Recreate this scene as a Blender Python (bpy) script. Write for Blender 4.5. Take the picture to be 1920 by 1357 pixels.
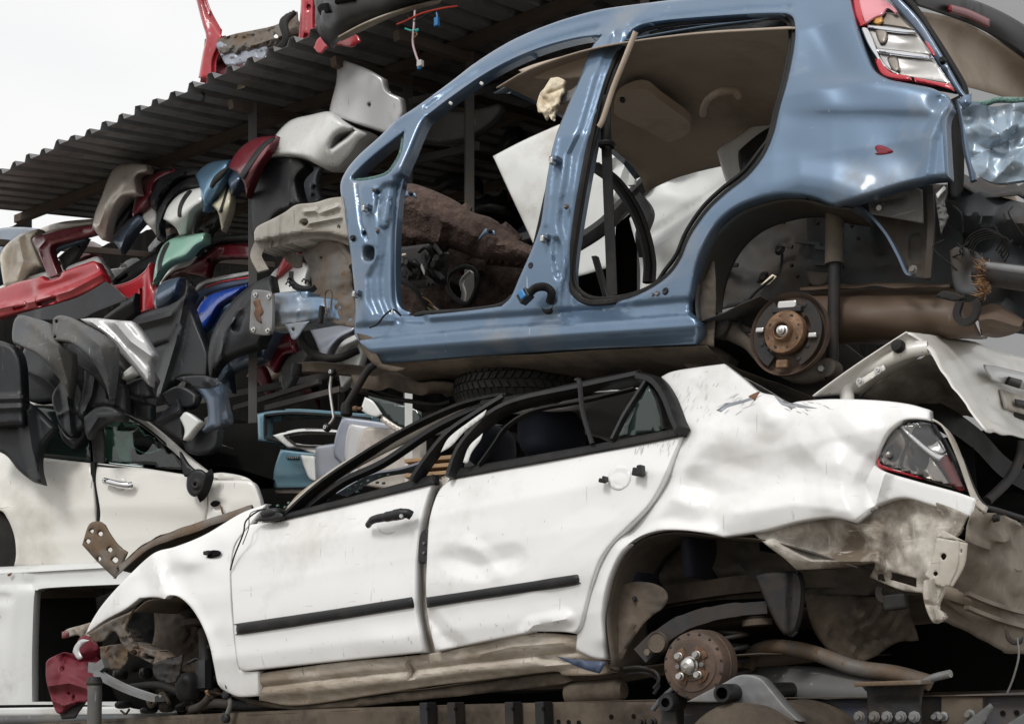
import bpy, math, random
import numpy as np
from mathutils import Vector as V
from mathutils.geometry import delaunay_2d_cdt

random.seed(7); RNG = np.random.default_rng(7)
SC = bpy.context.scene
for o in list(bpy.data.objects): bpy.data.objects.remove(o)
COL = SC.collection
# ------------------------------------------------------------------ camera, sky, sun, exposure
FPX, CX, HY, CZ = 2300.0, 960.0, 1250.0, 1.6       # focal length in photo pixels, optical axis, horizon row, eye height
cd = bpy.data.cameras.new('camera'); cam = bpy.data.objects.new('camera', cd); COL.objects.link(cam)
cam.location = (0, 0, CZ); cam.rotation_euler = (math.pi/2, 0, 0)
cd.sensor_width = 36.0; cd.lens = 36.0*FPX/1920.0; cd.shift_y = (HY-678.5)/1920.0
cd.clip_start = 0.05; cd.clip_end = 3000
SC.camera = cam
SUN_AZ, SUN_EL = math.radians(214), math.radians(45)  # azimuth clockwise from +Y (the view direction)
w = bpy.data.worlds.new('World'); SC.world = w; w.use_nodes = True
nt = w.node_tree; nt.nodes.clear()
def wn(t): return nt.nodes.new(t)
sky = wn('ShaderNodeTexSky'); sky.sky_type = 'NISHITA'; sky.sun_disc = False
sky.sun_elevation = SUN_EL; sky.sun_rotation = SUN_AZ; sky.dust_density = 4; sky.ozone_density = 1
hs = wn('ShaderNodeHueSaturation'); hs.inputs['Saturation'].default_value = 0.35; nt.links.new(sky.outputs[0], hs.inputs['Color'])
sc1 = wn('ShaderNodeMix'); sc1.data_type = 'RGBA'; sc1.blend_type = 'MULTIPLY'; sc1.inputs[0].default_value = 1
nt.links.new(hs.outputs[0], sc1.inputs[6]); sc1.inputs[7].default_value = (1.0, 1.0, 1.0, 1)
cl = wn('ShaderNodeTexNoise'); cl.inputs['Scale'].default_value = 2.2; cl.inputs['Detail'].default_value = 7
tcw = wn('ShaderNodeTexCoord'); mp = wn('ShaderNodeMapping'); mp.inputs['Scale'].default_value = (1, 1, 2.4)
nt.links.new(tcw.outputs['Generated'], mp.inputs[0]); nt.links.new(mp.outputs[0], cl.inputs['Vector'])
cr = wn('ShaderNodeValToRGB'); cr.color_ramp.elements[0].position = 0.10; cr.color_ramp.elements[1].position = 0.34
nt.links.new(cl.outputs[0], cr.inputs[0])
cv = wn('ShaderNodeTexNoise'); cv.inputs['Scale'].default_value = 3.1; cv.inputs['Detail'].default_value = 6
nt.links.new(mp.outputs[0], cv.inputs['Vector'])
cc = wn('ShaderNodeValToRGB'); cc.color_ramp.elements[0].position = 0.3; cc.color_ramp.elements[1].position = 0.7
cc.color_ramp.elements[0].color = (9.0, 9.05, 9.15, 1); cc.color_ramp.elements[1].color = (9.8, 9.75, 9.65, 1)
nt.links.new(cv.outputs[0], cc.inputs[0])
mx = wn('ShaderNodeMix'); mx.data_type = 'RGBA'
nt.links.new(cr.outputs[0], mx.inputs[0]); nt.links.new(sc1.outputs[2], mx.inputs[6]); nt.links.new(cc.outputs[0], mx.inputs[7])
bg = wn('ShaderNodeBackground'); bg.inputs[1].default_value = 0.094; nt.links.new(mx.outputs[2], bg.inputs[0])
wo = wn('ShaderNodeOutputWorld'); nt.links.new(bg.outputs[0], wo.inputs[0])
sd = bpy.data.lights.new('sun', 'SUN'); so = bpy.data.objects.new('sun', sd); COL.objects.link(so)
sd.energy = 1.5; sd.angle = math.radians(16); sd.color = (1.0, 0.98, 0.95)
sdir = V((math.sin(SUN_AZ)*math.cos(SUN_EL), math.cos(SUN_AZ)*math.cos(SUN_EL), math.sin(SUN_EL)))
so.rotation_euler = sdir.to_track_quat('Z', 'Y').to_euler(); so.location = sdir*30
vs = SC.view_settings; vs.view_transform = 'Standard'; vs.look = 'None'; vs.gamma = 1; vs.exposure = 0.12; vs.use_curve_mapping = False
SC.render.engine = 'CYCLES'; SC.cycles.max_bounces = 5; SC.cycles.diffuse_bounces = 2; SC.cycles.glossy_bounces = 2
SC.cycles.transmission_bounces = 4; SC.cycles.transparent_max_bounces = 6
SC.cycles.use_denoising = True

# ------------------------------------------------------------------ materials
MATS = {}
def srgb(r, g, b):
    f = lambda c: ((c/255+0.055)/1.055)**2.4 if c > 10 else c/255/12.92
    return (f(r), f(g), f(b))
def mat(name, base, rough=0.5, metal=0.0, coat=0.0, var=0.12, vscale=3.0, dirt=None, dcol=(0.11, 0.085, 0.06), dscale=2.5,
        scratch=None, scol=(0.16, 0.14, 0.12), bump=0.0, bscale=60, trans=0.0, emit=None, alpha=1.0, spots=None, spcol=(0.13,0.07,0.035), aniso=(1,1,1), spec=0.5):
    """base colour varied by noise; dirt = share covered by soft grime; scratch = share of fine marks; spots = share of rust specks"""
    if name in MATS: return MATS[name]
    m = bpy.data.materials.new(name); m.use_nodes = True; t = m.node_tree; N = t.nodes.new; L = t.links.new
    b = t.nodes['Principled BSDF']; geo = N('ShaderNodeNewGeometry'); pos = geo.outputs['Position']
    def noise(scale, detail=5, st=(1, 1, 1), rough=0.55, off=0):
        mp = N('ShaderNodeMapping'); mp.inputs['Scale'].default_value = st; mp.inputs['Location'].default_value = (off, off*1.7, off*.6); L(pos, mp.inputs[0])
        n = N('ShaderNodeTexNoise'); n.inputs['Scale'].default_value = scale; n.inputs['Detail'].default_value = detail
        n.inputs['Roughness'].default_value = rough; L(mp.outputs[0], n.inputs['Vector']); return n.outputs[0]
    def ramp(sock, a, c):
        r = N('ShaderNodeMapRange'); r.inputs[1].default_value = a; r.inputs[2].default_value = c; r.clamp = True; L(sock, r.inputs[0]); return r.outputs[0]
    def mixc(fac, c1, c2, bt='MIX'):
        k = N('ShaderNodeMix'); k.data_type = 'RGBA'; k.blend_type = bt
        if isinstance(fac, float): k.inputs[0].default_value = fac
        else: L(fac, k.inputs[0])
        for i, c in ((6, c1), (7, c2)):
            if isinstance(c, tuple): k.inputs[i].default_value = (*c, 1)
            else: L(c, k.inputs[i])
        return k.outputs[2]
    col = mixc(ramp(noise(vscale, 3, aniso), .3, .7), tuple(c*(1-var) for c in base), tuple(min(1, c*(1+var)) for c in base))
    rs = None
    if dirt:
        d = ramp(noise(dscale, 5, aniso, .68, 3.1), .62-.45*dirt, .86-.45*dirt)
        col = mixc(d, col, dcol); rs = d
    if scratch:
        s1 = ramp(noise(9, 2, (6, 6, .7), .5, 7.7), .74-.2*scratch, .78-.2*scratch)
        s2 = ramp(noise(14, 2, (.6, .6, 9), .5, 9.2), .76-.2*scratch, .80-.2*scratch)
        k = N('ShaderNodeMath'); k.operation = 'MAXIMUM'; L(s1, k.inputs[0]); L(s2, k.inputs[1]); 
        k2 = N('ShaderNodeMath'); k2.operation = 'MULTIPLY'; L(k.outputs[0], k2.inputs[0]); k2.inputs[1].default_value = .7
        col = mixc(k2.outputs[0], col, scol)
    if spots:
        sp = ramp(noise(18, 4, (1, 1, 1), .7, 1.3), .80-.35*spots, .86-.35*spots)
        col = mixc(sp, col, spcol)
    L(col, b.inputs['Base Color'])
    b.inputs['Metallic'].default_value = metal; b.inputs['Specular IOR Level'].default_value = spec
    if rs is not None:
        r = N('ShaderNodeMapRange'); r.inputs[3].default_value = rough; r.inputs[4].default_value = max(rough, .75); L(rs, r.inputs[0]); L(r.outputs[0], b.inputs['Roughness'])
    else: b.inputs['Roughness'].default_value = rough
    b.inputs['Coat Weight'].default_value = coat; b.inputs['Coat Roughness'].default_value = .13
    if trans: b.inputs['Transmission Weight'].default_value = trans
    if alpha < 1: b.inputs['Alpha'].default_value = alpha
    if bump:
        bn = N('ShaderNodeBump'); bn.inputs['Strength'].default_value = bump; bn.inputs['Distance'].default_value = .01
        L(noise(bscale, 2, aniso), bn.inputs['Height']); L(bn.outputs[0], b.inputs['Normal'])
    MATS[name] = m; return m
mat('paint_white', (.80, .80, .795), .36, coat=.22, var=.03, dirt=.24, dcol=(.62, .60, .565), dscale=1.9, scratch=.18, scol=(.55, .52, .48), spots=.035, spcol=(.40, .33, .26), bump=.025, bscale=9)
mat('paint_white_dirty', (.60, .57, .51), .45, var=.08, dirt=.55, dcol=(.30, .255, .205), dscale=2.0, scratch=.22, spots=.08, bump=.08, bscale=14)
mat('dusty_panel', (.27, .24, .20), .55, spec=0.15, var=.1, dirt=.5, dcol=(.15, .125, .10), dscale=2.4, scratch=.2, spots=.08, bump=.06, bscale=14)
mat('grimy_metal', (.64, .60, .54), .5, spec=0.2, var=.12, dirt=.48, dcol=(.15, .12, .09), dscale=4.0, scratch=.4, scol=(.62, .58, .52), spots=.15, bump=.15, bscale=24)
mat('sill_dirty', (.60, .55, .48), .5, spec=0.2, var=.1, dirt=.7, dcol=(.30, .25, .195), dscale=2.2, scratch=.3, spots=.1, bump=.12, bscale=12, aniso=(1, 1, 3))
mat('paint_cream', (.76, .745, .70), .33, coat=.4, var=.03, dirt=.25, dcol=(.52, .48, .41), dscale=1.5, scratch=.05)
mat('paint_van', (.66, .67, .66), .4, coat=.2, var=.03, dirt=.2, dcol=(.40, .37, .32), dscale=1.8, scratch=.1, spots=.06)
mat('paint_blue', (.115, .18, .27), .36, metal=.45, coat=.6, var=.05, dirt=.2, dcol=(.24, .25, .26), dscale=2.2, scratch=.05, scol=(.4, .42, .44), bump=.02, bscale=6)
mat('paint_blue_worn', (.15, .235, .35), .38, metal=.5, coat=.4, var=.08, dirt=.42, dcol=(.27, .25, .22), dscale=3.6, scratch=.2, scol=(.5, .48, .44), spots=.12)
mat('crumpled_blue', (.30, .385, .47), .38, metal=.35, coat=.4, var=.12, dirt=.22, dcol=(.42, .41, .40), scratch=.3, scol=(.7, .7, .68))
mat('primer_grey', (.37, .35, .31), .45, var=.08, dirt=.45, dcol=(.20, .165, .13), dscale=4, scratch=.15, spots=.14)
mat('rust_grey', (.15, .14, .13), .6, spec=0.25, metal=.2, var=.15, dirt=.55, dcol=(.14, .095, .06), dscale=5, spots=.5, bump=.2, bscale=40)
mat('arch_blue_grey', (.06, .067, .072), .55, spec=0.2, var=.15, dirt=.5, dcol=(.06, .046, .034), dscale=2.6, bump=.1, bscale=20)
mat('arch_brown', (.075, .067, .058), .75, spec=0.12, var=.25, dirt=.5, dcol=(.125, .10, .078), dscale=3, bump=.25, bscale=40)
mat('underside', (.115, .092, .07), .7, spec=0.12, var=.15, dirt=.5, dcol=(.045, .036, .029), dscale=3.5, spots=.2, bump=.2, bscale=25)
mat('tank_brown', (.115, .08, .056), .42, spec=0.3, var=.12, dirt=.4, dcol=(.10, .066, .045), dscale=4, spots=.16, spcol=(.04, .03, .025), scratch=.1)
mat('black_plastic', (.012, .012, .0135), .42, spec=0.35, var=.2, dirt=.3, dcol=(.035, .033, .03), dscale=4, bump=.05, bscale=120)
mat('black_rubber', (.010, .010, .0105), .6, spec=0.25, var=.2, dirt=.35, dcol=(.032, .03, .027), dscale=6)
mat('bumper_black', (.014, .0155, .0185), .42, spec=0.38, var=.2, dirt=.3, dcol=(.036, .036, .036), dscale=2.5, scratch=.22, scol=(.10, .10, .10), bump=.06, bscale=90)
mat('bumper_grey', (.085, .09, .096), .5, spec=0.3, var=.12, dirt=.45, dcol=(.135, .125, .112), dscale=3, scratch=.3, scol=(.3, .3, .29))
mat('dark_steel', (.032, .032, .034), .55, spec=0.25, metal=.4, var=.2, dirt=.4, dcol=(.06, .047, .037), dscale=6, spots=.25, bump=.1, bscale=40)
mat('grey_steel', (.20, .205, .21), .5, metal=.35, var=.15, dirt=.4, dcol=(.14, .12, .10), dscale=5, scratch=.3, spots=.1)
mat('post_steel', (.075, .074, .074), .6, spec=0.2, metal=.1, var=.12, dirt=.3, dcol=(.10, .075, .055), dscale=7, spots=.15)
mat('purlin_rust', (.095, .078, .066), .7, spec=0.1, var=.15, dirt=.3, dcol=(.11, .065, .045), dscale=8, spots=.3)
mat('roof_sheet', (.24, .24, .245), .45, metal=.25, var=.12, dirt=.3, dcol=(.13, .115, .10), dscale=3, spots=.06)
mat('rust', (.16, .075, .035), .8, var=.3, vscale=14, dirt=.4, dcol=(.07, .045, .035), dscale=18, bump=.4, bscale=70)
mat('drum_rust', (.115, .075, .055), .6, metal=.3, var=.25, vscale=12, dirt=.4, dcol=(.075, .055, .045), dscale=9, bump=.15, bscale=60)
mat('hub_rust', (.21, .125, .07), .55, metal=.4, var=.3, vscale=22, dirt=.5, dcol=(.11, .06, .035), dscale=16, bump=.3, bscale=70)
mat('bright_metal', (.55, .54, .52), .3, metal=.9, var=.1, dirt=.2)
mat('chrome', (.75, .75, .76), .12, metal=1.0, var=.05)
mat('reflector', (.50, .49, .48), .25, metal=.9, var=.1, dirt=.25, dcol=(.3, .28, .25))
mat('reflector_dark', (.30, .27, .24), .28, metal=.8, var=.12, dirt=.3, dcol=(.15, .12, .1))
mat('lamp_red', (.50, .012, .025), .12, coat=.6, var=.08)
mat('lamp_red_dark', (.16, .007, .012), .3, var=.1, spec=.3)
mat('lamp_pink', (.75, .28, .32), .15, coat=.6, var=.06)
mat('lamp_amber', (.62, .30, .05), .2, coat=.6)
mat('clear_lens', (.9, .9, .9), .03, trans=1.0, var=0)
mat('tinted_glass', (.02, .035, .03), .04, var=.05, coat=.5)
mat('glass', (.75, .85, .82), .02, trans=1.0, var=0)
mat('broken_glass', (.10, .20, .17), .3, var=.5, vscale=90, bump=.8, bscale=160)
mat('headliner', (.40, .335, .275), .9, spec=0.1, var=.08, dirt=.3, dcol=(.27, .215, .165), dscale=2.2, bump=.15, bscale=220)
mat('visor', (.48, .40, .325), .85, spec=0.15, var=.06, dirt=.25, dcol=(.28, .215, .16))
mat('felt_shaded', (.045, .032, .027), .95, spec=.1, var=.35, vscale=26, dirt=.5, dcol=(.025, .018, .016), dscale=20, spots=.2, spcol=(.11, .08, .06), bump=.7, bscale=90)  # darker copy of felt, with the lower bulkhead's shade put into the colour
mat('rail_blue', (.035, .045, .075), .5, spec=.25, var=.2, dirt=.58, dcol=(.085, .07, .057), dscale=4, scratch=.2, spots=.2)
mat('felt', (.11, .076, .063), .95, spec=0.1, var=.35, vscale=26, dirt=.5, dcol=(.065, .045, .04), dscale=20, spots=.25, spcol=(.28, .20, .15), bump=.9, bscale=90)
mat('foam', (.78, .69, .53), .9, var=.12, vscale=20, dirt=.3, dcol=(.45, .33, .2), dscale=12, bump=.6, bscale=60)
mat('seat_navy', (.011, .014, .026), .85, var=.2, bump=.2, bscale=150)
mat('shed_dark', (.008, .0077, .0074), .9, spec=0.05, var=.3)  # near-black; shade of shed depths, interiors and hollows put into its colour
mat('ground', (.25, .23, .20), .95, spec=0.1, var=.2, vscale=.6, dirt=.4, dcol=(.11, .095, .08), dscale=1.2, bump=.4, bscale=30)
mat('wall_grey', (.33, .335, .345), .9, var=.04, vscale=.7)
mat('olive_panel', (.21, .22, .10), .6, var=.06)
mat('red_mark', (.20, .008, .022), .6, var=.2)
mat('red_paint', (.42, .018, .03), .3, coat=.6, var=.1, dirt=.22, dcol=(.25, .03, .035), scratch=.16, scol=(.5, .25, .24))
mat('red_faded', (.13, .011, .021), .5, spec=.3, var=.12, dirt=.3, dcol=(.12, .02, .028), scratch=.12, scol=(.4, .2, .22))
mat('maroon', (.15, .012, .022), .28, coat=.7, var=.1, dirt=.2, dcol=(.12, .04, .045), scratch=.1, scol=(.3, .2, .2))
mat('silver', (.52, .52, .52), .34, metal=.3, coat=.5, var=.05, dirt=.25, dcol=(.28, .265, .245), scratch=.12)
mat('champagne', (.50, .455, .40), .35, metal=.15, coat=.5, var=.05, dirt=.2, dcol=(.27, .235, .20), scratch=.12)
mat('lilac_grey', (.30, .32, .375), .33, metal=.4, coat=.5, var=.05, dirt=.2, dcol=(.3, .3, .3))
mat('offwhite', (.70, .71, .69), .35, coat=.4, var=.03, dirt=.2, dcol=(.5, .47, .42), scratch=.12)
mat('cream', (.68, .60, .47), .38, coat=.4, var=.05, dirt=.3, dcol=(.42, .35, .26))
mat('pale_yellow', (.62, .58, .42), .4, coat=.3, var=.05, dirt=.25, dcol=(.35, .32, .25))
mat('sky_blue', (.20, .38, .56), .3, metal=.3, coat=.6, var=.06, dirt=.2, dcol=(.22, .28, .33), scratch=.1)
mat('steel_blue', (.085, .125, .185), .3, metal=.3, coat=.6, var=.08, dirt=.2, dcol=(.14, .15, .17))
mat('teal_blue', (.13, .25, .315), .35, metal=.3, coat=.5, var=.06, dirt=.2, dcol=(.17, .22, .24))
mat('royal_blue', (.010, .055, .34), .2, coat=.8, var=.1)
mat('navy_trim', (.04, .06, .11), .4, var=.12, dirt=.2)
mat('mint', (.24, .45, .36), .33, coat=.5, var=.06, dirt=.2, dcol=(.3, .38, .33), spots=.05)
mat('airbag', (.16, .40, .30), .6, var=.15, bump=.3, bscale=12)
mat('wood', (.42, .27, .15), .8, var=.2, vscale=8)
mat('wire_blue', (.02, .17, .42), .4); mat('wire_green', (.02, .35, .30), .4); mat('wire_red', (.45, .05, .03), .4); mat('wire_pink', (.45, .33, .35), .5)
mat('fibre', (.22, .12, .055), .9, var=.3)
mat('rubber_white', (.55, .55, .52), .6)
mat('tyre', (.012, .0115, .0115), .75, spec=0.2, var=.25, dirt=.35, dcol=(.03, .026, .022), dscale=7)
mat('dark_red_deep', (.06, .006, .009), .45, coat=.3, var=.2)

# ------------------------------------------------------------------ object helpers
CAM = np.array((0, 0, CZ))
def ray(px, py): return np.stack([(np.asarray(px, float)-CX)/FPX, np.ones_like(np.asarray(px, float)), -(np.asarray(py, float)-HY)/FPX], -1)
def at(px, py, Y): return V(((px-CX)/FPX*Y, Y, CZ-(py-HY)/FPX*Y))
def put(o, parent):
    COL.objects.link(o)
    if parent is not None: o.parent = parent
    return o
def base_loc(parent):
    p = V((0, 0, 0))
    while parent is not None: p += parent.location; parent = parent.parent
    return p
def thing(name, label, cat, loc, group=None):
    o = bpy.data.objects.new(name, None); COL.objects.link(o); o.location = loc; o.empty_display_size = .1
    return tag(o, label, cat, group)
def tag(o, label=None, cat=None, group=None, kind=None):
    for k, v in (('label', label), ('category', cat), ('group', group), ('kind', kind)):
        if v: o[k] = v
    return o
def build(name, verts, faces, m, parent=None, smooth=True, thick=0.0, sharp=40, bevel=0.0, off=-1.0):
    """one mesh object from world coordinates; top-level meshes get their origin at their own base"""
    v = np.asarray([tuple(p) for p in verts], float)
    if parent is None:
        loc = V(((v[:, 0].min()+v[:, 0].max())/2, (v[:, 1].min()+v[:, 1].max())/2, v[:, 2].min()))
    else: loc = base_loc(parent)
    v = v-np.array(loc)
    me = bpy.data.meshes.new(name); me.from_pydata(v.tolist(), [], [list(map(int, f)) for f in faces]); me.update()
    me.materials.append(MATS[m] if isinstance(m, str) else m)
    if smooth:
        me.shade_smooth()
        me.set_sharp_from_angle(angle=math.radians(sharp))
    o = bpy.data.objects.new(name, me); put(o, parent)
    if parent is None: o.location = loc
    if bevel:
        b = o.modifiers.new('bevel', 'BEVEL'); b.width = bevel; b.segments = 2; b.limit_method = 'ANGLE'; b.angle_limit = math.radians(50)
    if thick:
        s = o.modifiers.new('thickness', 'SOLIDIFY'); s.thickness = thick; s.offset = off; s.use_even_offset = False
    return o
def catmull(P, n, closed=False):
    """P: (k,d) control points -> n samples, centripetal-free uniform Catmull-Rom by chord length"""
    P = np.asarray(P, float)
    if len(P) == 1: return np.repeat(P, n, 0)
    if len(P) == 2: 
        t = np.linspace(0, 1, n)[:, None]; return P[0]*(1-t)+P[1]*t
    if closed: Q = np.vstack([P[-1], P, P[0], P[1]])
    else: Q = np.vstack([2*P[0]-P[1], P, 2*P[-1]-P[-2]])
    k = len(Q)-3
    seg = np.linalg.norm(Q[2:-1]-Q[1:-2], axis=1); cum = np.concatenate([[0], np.cumsum(seg)])
    s = np.linspace(0, cum[-1], n, endpoint=not closed)
    i = np.clip(np.searchsorted(cum, s, 'right')-1, 0, k-1); t = ((s-cum[i])/np.maximum(seg[i], 1e-9))[:, None]
    a, b, c, d = Q[i], Q[i+1], Q[i+2], Q[i+3]
    return .5*((2*b)+(-a+c)*t+(2*a-5*b+4*c-d)*t**2+(-a+3*b-3*c+d)*t**3)
def outline(pts, step):
    """closed polyline from control points; a third value marks a sharp corner"""
    n = len(pts); corner = [i for i, p in enumerate(pts) if len(p) > 2 and p[2]]
    xy = np.array([p[:2] for p in pts], float)
    if not corner:
        L = np.linalg.norm(np.roll(xy, -1, 0)-xy, axis=1).sum(); return catmull(xy, max(8, int(L/step)), True)
    out = []
    for a, c in enumerate(corner):
        d = corner[(a+1) % len(corner)]; idx = [c]; i = c
        while True:
            i = (i+1) % n; idx.append(i)
            if i == d: break
        seg = xy[idx]; L = np.linalg.norm(seg[1:]-seg[:-1], axis=1).sum()
        out.append(catmull(seg, max(2, int(L/step)+1))[:-1])
    return np.vstack(out)
def inside(poly, p):
    x, y = p[:, 0], p[:, 1]; r = np.zeros(len(p), bool); a = poly; b = np.roll(poly, -1, 0)
    for (x1, y1), (x2, y2) in zip(a, b):
        if y1 == y2: continue
        c = ((y1 > y) != (y2 > y)) & (x < (x2-x1)*(y-y1)/(y2-y1)+x1); r ^= c
    return r
def segdist(poly, p, closed=True):
    a = poly if closed else poly[:-1]; b = np.roll(poly, -1, 0) if closed else poly[1:]
    best = np.full(len(p), 1e9)
    for q, r in zip(a, b):
        d = r-q; L = d@d
        t = np.clip(((p-q)@d)/(L+1e-12), 0, 1); best = np.minimum(best, np.linalg.norm(p-(q+t[:, None]*d), axis=1))
    return best
def loopdist(l, p):
    out = np.empty(len(p)); n = len(l); l2 = (l*l).sum(1)
    for s in range(0, len(p), 4000):
        q = p[s:s+4000]; i = np.argmin(l2[None]-2*q@l.T, 1); best = np.full(len(q), 1e9)
        for a, b in ((l[i-1], l[i]), (l[i], l[(i+1) % n])):
            d = b-a; t = np.clip(((q-a)*d).sum(1)/((d*d).sum(1)+1e-12), 0, 1); e = q-(a+t[:, None]*d); best = np.minimum(best, (e*e).sum(1))
        out[s:s+4000] = np.sqrt(best)
    return out
class Frame:
    """a vertical-ish reference plane of a vehicle: u runs along it towards vanishing point vp, n out of it to the viewer, w up it"""
    def __init__(s, px, py, Y, vp=None, u=None):
        s.o = np.array(at(px, py, Y)); uu = V((vp[0]-CX, FPX, HY-vp[1])) if vp else V(u); uu.normalize()
        if uu.x > 0: nn = V((uu.y, -uu.x, 0))
        else: nn = V((-uu.y, uu.x, 0))
        nn.normalize(); ww = uu.cross(nn)
        if ww.z < 0: ww = -ww
        s.u, s.n, s.w = np.array(uu), np.array(nn), np.array(ww)
    def pt(s, px, py, off=0.0):
        r = ray(px, py); off = np.asarray(off, float)
        t = ((s.o-CAM)@s.n+off)/(r@s.n); return CAM+r*t[..., None]
    def p(s, px, py, off=0.0): return V(s.pt(px, py, off))
    def uw(s, px, py, off=0.0):
        d = s.pt(px, py, off)-s.o; return d@s.u, d@s.w
    def P(s, u, w, off=0.0): return V(s.o+s.u*u+s.w*w+s.n*off)
def window(f, xy):                                      # optional (x0, y0, x1, y1, fade) limits of a step
    if len(f) < 5: return 1.0
    x0, y0, x1, y1, fd = f[4]; c = lambda t: (lambda q: q*q*(3-2*q))(np.clip(t/fd+.5, 0, 1))
    return c(xy[:, 0]-x0)*c(x1-xy[:, 0])*c(xy[:, 1]-y0)*c(y1-xy[:, 1])
def feat_off(feats, xy, step=1.0):
    z = np.zeros(len(xy))
    for f in feats:
        k = f[0]
        if k in 'st' and f[2] < .34*step: f = (*f[:2], .34*step, *f[3:])
        if k == 'p' and f[2] < 1.2*step: f = (*f[:2], 1.2*step, *f[3:])
        if k == 'r' and f[2] < 1.3*step: f = (*f[:2], 1.3*step, *f[3:])
        if k == 'v' and f[2] < 1.2*step: f = (*f[:2], 1.2*step, *f[3:])
        if k == 'd':                                    # dent / bulge: x, y, rx, ry, amp, angle
            _, x, y, rx, ry, amp = f[:6]; a = math.radians(f[6]) if len(f) > 6 else 0
            dx, dy = xy[:, 0]-x, xy[:, 1]-y; ca, sa = math.cos(a), math.sin(a)
            z += amp*np.exp(-(((dx*ca+dy*sa)/rx)**2+((-dx*sa+dy*ca)/ry)**2))
        elif k == 'r':                                  # ridge / crease along a polyline: pts, sigma, amp
            d = segdist(np.array(f[1], float), xy, False); z += f[3]*np.exp(-(d/f[2])**2)
        elif k == 'v':                                  # sharp V crease: pts, width, amp
            d = segdist(np.array(f[1], float), xy, False); z += f[3]*np.maximum(0, 1-d/f[2])
        elif k == 's':                                  # step across a polyline y(x): pts, sigma, amp below the line
            q = np.array(f[1], float); yy = np.interp(xy[:, 0], q[:, 0], q[:, 1]); z += f[3]/(1+np.exp(-np.clip((xy[:, 1]-yy)/f[2], -40, 40)))*window(f, xy)
        elif k == 't':                                  # step across a polyline x(y): pts, sigma, amp right of it
            q = np.array(f[1], float); xx = np.interp(xy[:, 1], q[:, 1], q[:, 0]); z += f[3]/(1+np.exp(-np.clip((xy[:, 0]-xx)/f[2], -40, 40)))*window(f, xy)
        elif k == 'p':                                  # recessed / raised patch with a soft rim: outline, rim px, amp
            q = outline(f[1], 6); d = loopdist(q, xy); s = np.where(inside(q, xy), d, -d); z += f[3]*np.clip(s/f[2]+.5, 0, 1)
        elif k == 'c':                                  # crumple: random sharp folds: count, width px, amp, seed
            rs = np.random.RandomState(int(f[4])); lo, hi = xy.min(0), xy.max(0)
            for _ in range(int(f[1])):
                p = rs.uniform(lo, hi); a = rs.uniform(0, math.pi); L = f[2]*rs.uniform(1.2, 3.5); d = np.array((math.cos(a), math.sin(a)))*L
                q = np.array([p-d, p+rs.normal(0, f[2]*.3, 2), p+d]); dd = segdist(q, xy, False); wd = f[2]*rs.uniform(.5, 1.4)
                z += f[3]*rs.choice((-1, 1))*rs.uniform(.4, 1)*np.maximum(0, 1-dd/wd)**1.3
        elif k == 'n':                                  # crumple noise: cell px, amp
            rs = np.random.RandomState(int(f[3]) if len(f) > 3 else 1)
            for _ in range(10):
                th = rs.uniform(0, math.pi); ph = rs.uniform(0, 6.28); lam = f[1]*rs.uniform(.6, 1.8)
                s_ = np.sin((xy[:, 0]*math.cos(th)+xy[:, 1]*math.sin(th))/lam*6.28+ph+1.3*np.sin((xy[:, 0]*math.sin(th)-xy[:, 1]*math.cos(th))/lam*3+ph))
                z += f[2]/9*(1-2*s_*s_)*rs.uniform(.3, 1)
    return z
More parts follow.
